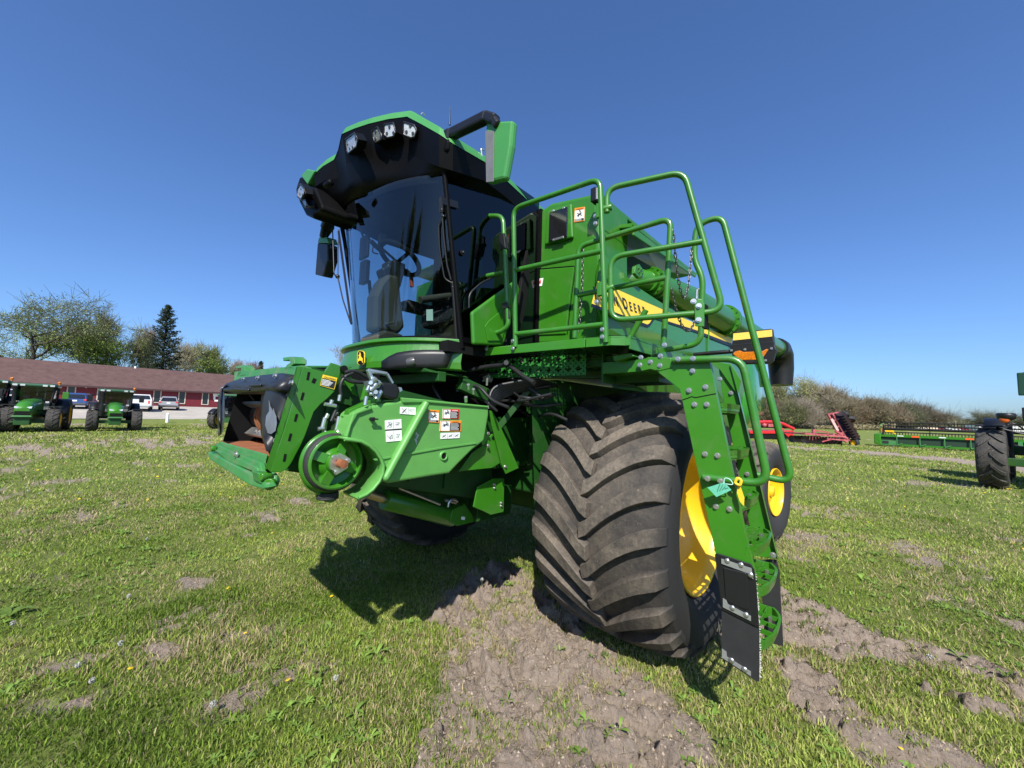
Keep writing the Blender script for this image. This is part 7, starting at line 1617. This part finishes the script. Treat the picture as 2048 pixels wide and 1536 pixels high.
    idx = rs.integers(0, nt_, nleaf); t = rs.random((nleaf, 1))*1.15; c = tp[idx, :3]*(1-t)+tp[idx, 3:]*t+rs.normal(0, clump*.55, (nleaf, 3)); s = lsize*(.5+.9*rs.random((nleaf, 1)))
    a = rs.normal(0, 1, (nleaf, 3)); a /= np.linalg.norm(a, axis=1, keepdims=True); b = np.cross(a, rs.normal(0, 1, (nleaf, 3))); b /= np.linalg.norm(b, axis=1, keepdims=True)+1e-9
    Vl = np.stack([c-a*s*.5, c+b*s*.32, c+a*s*.5, c-b*s*.32], 1).reshape(-1, 3); Fl = np.arange(4*nleaf).reshape(-1, 4)
    ct = rs.random(nt_)[idx][:, None]; l0, l1 = np.array(leaf[0]), np.array(leaf[1]); Cl = (l0+(l1-l0)*np.clip(ct*.7+.4*rs.random((nleaf, 1)), 0, 1))*(1.7+1.0*rs.random((nleaf, 1)))
    Ft4 = Ft; o = np_mesh('crown', np.concatenate([Vt, Vl]), np.concatenate([Ft4, Fl+len(Vt)]), CROWN, False, {'tint': np.concatenate([Ct, np.repeat(Cl, 4, 0)])}); o.parent = T
    return T
def tree_px(name, u, vtop, wpx, dep, label, seed, vbase=None, **k):
    o = atdepth(u, dep, 800); s = dep/FPX; top = CAM+ray(u, vtop)*dep; h = (top.z-o.z)*(1.06 if k.get('bushy') else 1.05); return make_tree(name, o, h, wpx*s, label, seed, **k)
def conifer(name, u, vtop, wpx, dep, label, seed, col=((.018, .032, .016), (.050, .068, .034))):
    rs = np.random.default_rng(seed); o = atdepth(u, dep, 800); s = dep/FPX; h = (CAM+ray(u, vtop)*dep).z-o.z; w = wpx*s/2; T = empty(name, o); tag(T, label, 'conifer')
    segs = [(np.array([0, 0, -.2]), np.array([.1, 0, h*.5]), .3, .18), (np.array([.1, 0, h*.5]), np.array([0, 0, h]), .18, .03)]; P = []; br = []
    nb = 260
    for k in range(nb):
        f = (k+rs.random())/nb; z = h*(.06+.94*f); L = w*(1.05*(1-f)**.62+.04)*(.7+.45*rs.random()); a = k*2.4+rs.random(); d = np.array([math.cos(a), math.sin(a), -.18+.55*f]); b = np.array([0, 0, z]); e = b+d*L; br.append((b, e, .05, .02))
        m = int(16+64*(1-f)**.6); t = rs.random((m, 1))**.7; c = b+(e-b)*t+np.array([0, 0, -1])*(.35*t*(1-t)*L)[:, :1]+rs.normal(0, .16, (m, 3))*np.array([1, 1, .6]); P.append(c)
    V, F = tubes_np(segs+br, 4); q = np_mesh('trunk', V, F, BARKD, True); q.parent = T
    c = np.concatenate(P); n = len(c); s_ = .34*(.6+.8*rs.random((n, 1))); a = rs.normal(0, 1, (n, 3))*np.array([1, 1, .45])+np.array([0, 0, -.25]); a /= np.linalg.norm(a, axis=1, keepdims=True); b = np.cross(a, rs.normal(0, 1, (n, 3))); b /= np.linalg.norm(b, axis=1, keepdims=True)+1e-9
    V = np.stack([c-a*s_*.6, c+b*s_*.22, c+a*s_*.6, c-b*s_*.22], 1).reshape(-1, 3); Cl = np.array(col[0])+(np.array(col[1])-np.array(col[0]))*rs.random((n, 1)); q = np_mesh('crown', V, np.arange(4*n).reshape(-1, 4), CROWN, False, {'tint': np.repeat(Cl, 4, 0)}); q.parent = T
    return T
GB = 'trees behind the red building'
SPR = ((.085, .105, .035), (.16, .175, .07)); GRN = ((.05, .085, .016), (.12, .155, .035)); PALE = ((.12, .12, .055), (.20, .19, .10)); BARE_ = ((.13, .105, .075), (.20, .165, .125)); BRN = ((.11, .092, .048), (.19, .165, .088))
tree_px('broad_tree', 2, 556, 250, 72, 'tallest spreading tree with dark limbs and sparse young leaves, at the left edge', 3, leaf=((.055, .08, .03), (.13, .15, .06)), nleaf=6500, lsize=.26, bark=BARKD, tr=.60, spread=1.1, up=.22, group=GB, trunk_frac=.38, clump=.9, twigs=.8, twr=.035)
tree_px('broad_tree', 138, 606, 100, 80, 'grey-green tree with bare twigs standing right of the tallest spreading tree', 14, leaf=SPR, nleaf=3500, lsize=.24, tr=.35, group=GB, clump=.8, twigs=1.2)
tree_px('broad_tree', 60, 655, 150, 78, 'low yellowish tree with leaning limbs beneath the tallest spreading tree', 25, leaf=((.08, .11, .02), (.17, .19, .05)), nleaf=4500, lsize=.28, bark=BARKD, tr=.3, group=GB, spread=1.2, lean=.3, clump=.8)
tree_px('broad_tree', 185, 640, 105, 82, 'dense olive green tree over the middle of the brown roof', 36, leaf=GRN, nleaf=8500, lsize=.30, tr=.35, group=GB, clump=.9)
tree_px('broad_tree', 240, 655, 85, 86, 'pale budding tree between the olive tree and the conifer', 47, leaf=SPR, nleaf=4200, lsize=.25, tr=.3, group=GB, clump=.8)
tree_px('broad_tree', 275, 662, 50, 90, 'bare grey tree just left of the tall dark conifer', 58, leaf=BARE_, nleaf=1200, lsize=.16, bark=BARKP, tr=.25, group=GB, twigs=2)
conifer('spruce_tree', 318, 606, 78, 80, 'tall dark spruce rising behind the brown roof', 5)
tree_px('broad_tree', 362, 676, 70, 92, 'pale half bare tree just right of the tall dark spruce', 69, leaf=PALE, nleaf=2600, lsize=.2, bark=BARKP, tr=.3, group=GB, twigs=1.8)
tree_px('broad_tree', 395, 688, 65, 95, 'thin olive tree between the half bare tree and the small leafy green tree', 70, leaf=SPR, nleaf=3500, lsize=.25, bark=BARKP, tr=.3, group=GB)
tree_px('broad_tree', 425, 702, 62, 96, 'small leafy green tree over the right end of the brown roof', 81, leaf=GRN, nleaf=5500, lsize=.3, tr=.25, group=GB, clump=.9)
tree_px('broad_tree', 462, 724, 40, 110, 'small bare tree beyond the right end of the brown roof', 92, leaf=BARE_, nleaf=700, lsize=.15, bark=BARKP, tr=.2, group=GB, twigs=2)
tree_px('broad_tree', 493, 727, 36, 118, 'little pinkish bare tree left of the small distant spruce', 93, leaf=((.2, .12, .1), (.26, .17, .14)), nleaf=1600, lsize=.22, tr=.2, group=GB, twigs=1.5)
conifer('spruce_tree', 516, 722, 26, 125, 'small distant spruce above the feeder frame', 6)
tree_px('broad_tree', 545, 738, 50, 125, 'low bare tree top just above the feeder frame', 94, leaf=BARE_, nleaf=800, lsize=.16, tr=.2, group=GB, twigs=2)
tree_px('broad_tree', 698, 698, 60, 110, 'bare pale tree showing between the feeder frame and the cab', 95, leaf=PALE, nleaf=900, lsize=.16, bark=BARKP, tr=.25, group=GB, twigs=2)
GH = 'trees of the hedgerow across the field'
hd = dict(group=GH, bushy=3, trunk_frac=.2)
tree_px('hedge_tree', 1545, 768, 60, 118, 'olive leafing tree at the left end of the hedgerow, behind the handrail', 101, leaf=((.09, .11, .035), (.15, .16, .06)), nleaf=6500, lsize=.34, tr=.3, clump=1.0, **hd)
tree_px('hedge_tree', 1592, 758, 72, 122, 'tallest leafing tree of the hedgerow with a yellow-green top', 102, leaf=((.085, .105, .03), (.17, .17, .06)), nleaf=8000, lsize=.34, bark=BARKP, tr=.35, clump=1.0, group=GH, bushy=1)
tree_px('hedge_tree', 1530, 800, 50, 112, 'low brown thicket at the foot of the hedgerow, nearest the handrail', 103, leaf=BRN, nleaf=5000, lsize=.28, tr=.2, clump=.9, twigs=2, **hd)
tree_px('hedge_tree', 1575, 808, 55, 110, 'low green bush at the hedgerow foot left of the folded harrow wing', 104, leaf=((.07, .085, .03), (.12, .13, .05)), nleaf=6000, lsize=.32, tr=.2, clump=.9, **hd)
tree_px('hedge_tree', 1640, 780, 62, 120, 'brown twiggy tree just left of the folded harrow wing', 105, leaf=BRN, nleaf=7000, lsize=.26, bark=BARKP, tr=.25, clump=1.0, twigs=2, **hd)
tree_px('hedge_tree', 1672, 784, 60, 122, 'brown twiggy tree right behind the folded harrow wing', 106, leaf=((.12, .10, .052), (.21, .175, .095)), nleaf=7500, lsize=.26, tr=.25, clump=1.0, twigs=2, **hd)
tree_px('hedge_tree', 1610, 812, 50, 112, 'pale tangled scrub below the tallest hedgerow tree', 107, leaf=((.14, .11, .075), (.22, .18, .13)), nleaf=5000, lsize=.26, bark=BARKP, tr=.2, clump=.9, twigs=2, **hd)
tree_px('hedge_tree', 1706, 795, 56, 124, 'rusty brown thicket right of the harrow wing', 108, leaf=((.13, .095, .05), (.21, .16, .09)), nleaf=7000, lsize=.28, tr=.25, clump=1.0, twigs=1.6, **hd)
tree_px('hedge_tree', 1738, 804, 50, 130, 'brown shrubby tree left of the header end shield', 109, leaf=BRN, nleaf=6000, lsize=.28, tr=.25, clump=1.0, twigs=1.6, **hd)
tree_px('hedge_tree', 1768, 812, 52, 135, 'tan shrubby tree over the left end of the header', 110, leaf=((.15, .115, .07), (.22, .175, .11)), nleaf=6000, lsize=.30, tr=.25, clump=1.0, twigs=1.4, **hd)
tree_px('hedge_tree', 1813, 806, 56, 140, 'dark green round tree above the header reel', 111, leaf=((.04, .058, .025), (.075, .09, .04)), nleaf=8500, lsize=.40, tr=.3, clump=1.2, **hd)
tree_px('hedge_tree', 1842, 812, 60, 145, 'grey half bare tree right of the dark green round tree', 112, leaf=((.10, .09, .06), (.16, .14, .10)), nleaf=5500, lsize=.32, tr=.3, clump=1.1, twigs=2, **hd)
tree_px('hedge_tree', 1884, 830, 60, 190, 'distant dull green tree behind the yard lamp pole', 113, leaf=((.07, .085, .045), (.12, .13, .07)), nleaf=6500, lsize=.5, tr=.3, clump=1.4, **hd)
tree_px('hedge_tree', 1975, 827, 48, 200, 'distant dark tree over the large tyre', 114, leaf=((.04, .055, .03), (.08, .095, .05)), nleaf=6500, lsize=.5, tr=.3, clump=1.4, **hd)
tree_px('hedge_tree', 2036, 836, 50, 200, 'distant dark tree over the right-hand white shed', 115, leaf=((.04, .055, .03), (.08, .095, .05)), nleaf=5000, lsize=.5, tr=.3, clump=1.4, **hd)
# far woods that read as one mass, and the pale grass at the hedge foot
def mass(name, u0, u1, v0, v1, dep, n, cols, size, seed):
    rs = np.random.default_rng(seed); u = u0+(u1-u0)*rs.random(n); dd = dep*(1+.10*rs.random(n)); prof = .55+.45*fbm(u*.09, u*0, seed); C = []
    for i in range(n):
        vt = v1-(v1-v0)*prof[i]*rs.random()**.8; p = CAM+ray(u[i], vt)*dd[i]; C.append((p.x, p.y, max(p.z, float(gbase(p.x, p.y))+.1)))
    c = np.array(C); s = size*(.5+rs.random((n, 1))); a = rs.normal(0, 1, (n, 3)); a /= np.linalg.norm(a, axis=1, keepdims=True); b = np.cross(a, rs.normal(0, 1, (n, 3))); b /= np.linalg.norm(b, axis=1, keepdims=True)
    V = np.stack([c-a*s*.5, c+b*s*.35, c+a*s*.5, c-b*s*.35], 1).reshape(-1, 3); t = fbm(u*.25, u*0+3, seed+1)[:, None]*.6+.4*rs.random((n, 1)); Cl = np.array(cols[0])+(np.array(cols[1])-np.array(cols[0]))*t
    o = np_mesh(name, V, np.arange(4*n).reshape(-1, 4), CROWN, False, {'tint': np.repeat(Cl, 4, 0)}); tag(o, kind='stuff'); return o
mass('far_woods', 1740, 2120, 836, 862, 230, 9000, ((.07, .08, .045), (.15, .14, .08)), 1.5, 201)
mass('hedge_undergrowth', 1490, 1790, 826, 858, 125, 9000, ((.09, .085, .045), (.17, .15, .09)), .6, 202)
mass('tall_dry_grass', 1500, 1790, 848, 858, 112, 6000, ((.24, .20, .12), (.36, .31, .19)), .5, 203)
mass('far_woods_left', -60, 480, 745, 806, 130, 9000, ((.06, .075, .03), (.13, .13, .07)), 1.0, 204)

# poplars standing behind the photographer: seen only as the reflection in the windscreen
for k, (x, y, h, w) in enumerate(((62, -30, 27, 8.0), (56, -38, 23, 6.5), (70, -22, 31, 9), (50, -48, 19, 6), (74, -44, 25, 8), (64, -12, 21, 9))):
    make_tree('poplar_tree', Vector((x, y, 0)), h, w, ['tallest slim poplar mirrored in the middle of the cab windscreen', 'second slim poplar mirrored in the cab windscreen', 'broad poplar mirrored near the front pillar of the cab', 'small poplar mirrored low in the cab windscreen', 'far poplar mirrored behind the slim ones in the windscreen', 'short poplar mirrored at the edge of the cab windscreen'][k], 300+k, leaf=SPR, nleaf=7000, lsize=.5, bark=BARKD, tr=.3, spread=.4, up=.9, group='poplars mirrored in the windscreen', clump=.8)

rs = np.random.default_rng(77); n = 16000; az = R(-62)+R(100)*rs.random(n); dd = 68+14*rs.random(n); hh = (9+5*fbm(az*9, az*0, 401))*rs.random(n)**.7  # unseen trees added behind the camera to dim the sky in the lower windscreen
c = np.stack([CAM.x+dd*np.cos(az), CAM.y+dd*np.sin(az), hh], -1); s = 1.3*(.5+rs.random((n, 1))); a = rs.normal(0, 1, (n, 3)); a /= np.linalg.norm(a, axis=1, keepdims=True); b = np.cross(a, rs.normal(0, 1, (n, 3))); b /= np.linalg.norm(b, axis=1, keepdims=True)
V = np.stack([c-a*s*.5, c+b*s*.35, c+a*s*.5, c-b*s*.35], 1).reshape(-1, 3); Cl = np.array([.06, .07, .03])+np.array([.06, .05, .03])*rs.random((n, 1))
o = np_mesh('added_tree_line', V, np.arange(4*n).reshape(-1, 4), CROWN, False, {'tint': np.repeat(Cl, 4, 0)}); tag(o, kind='stuff')
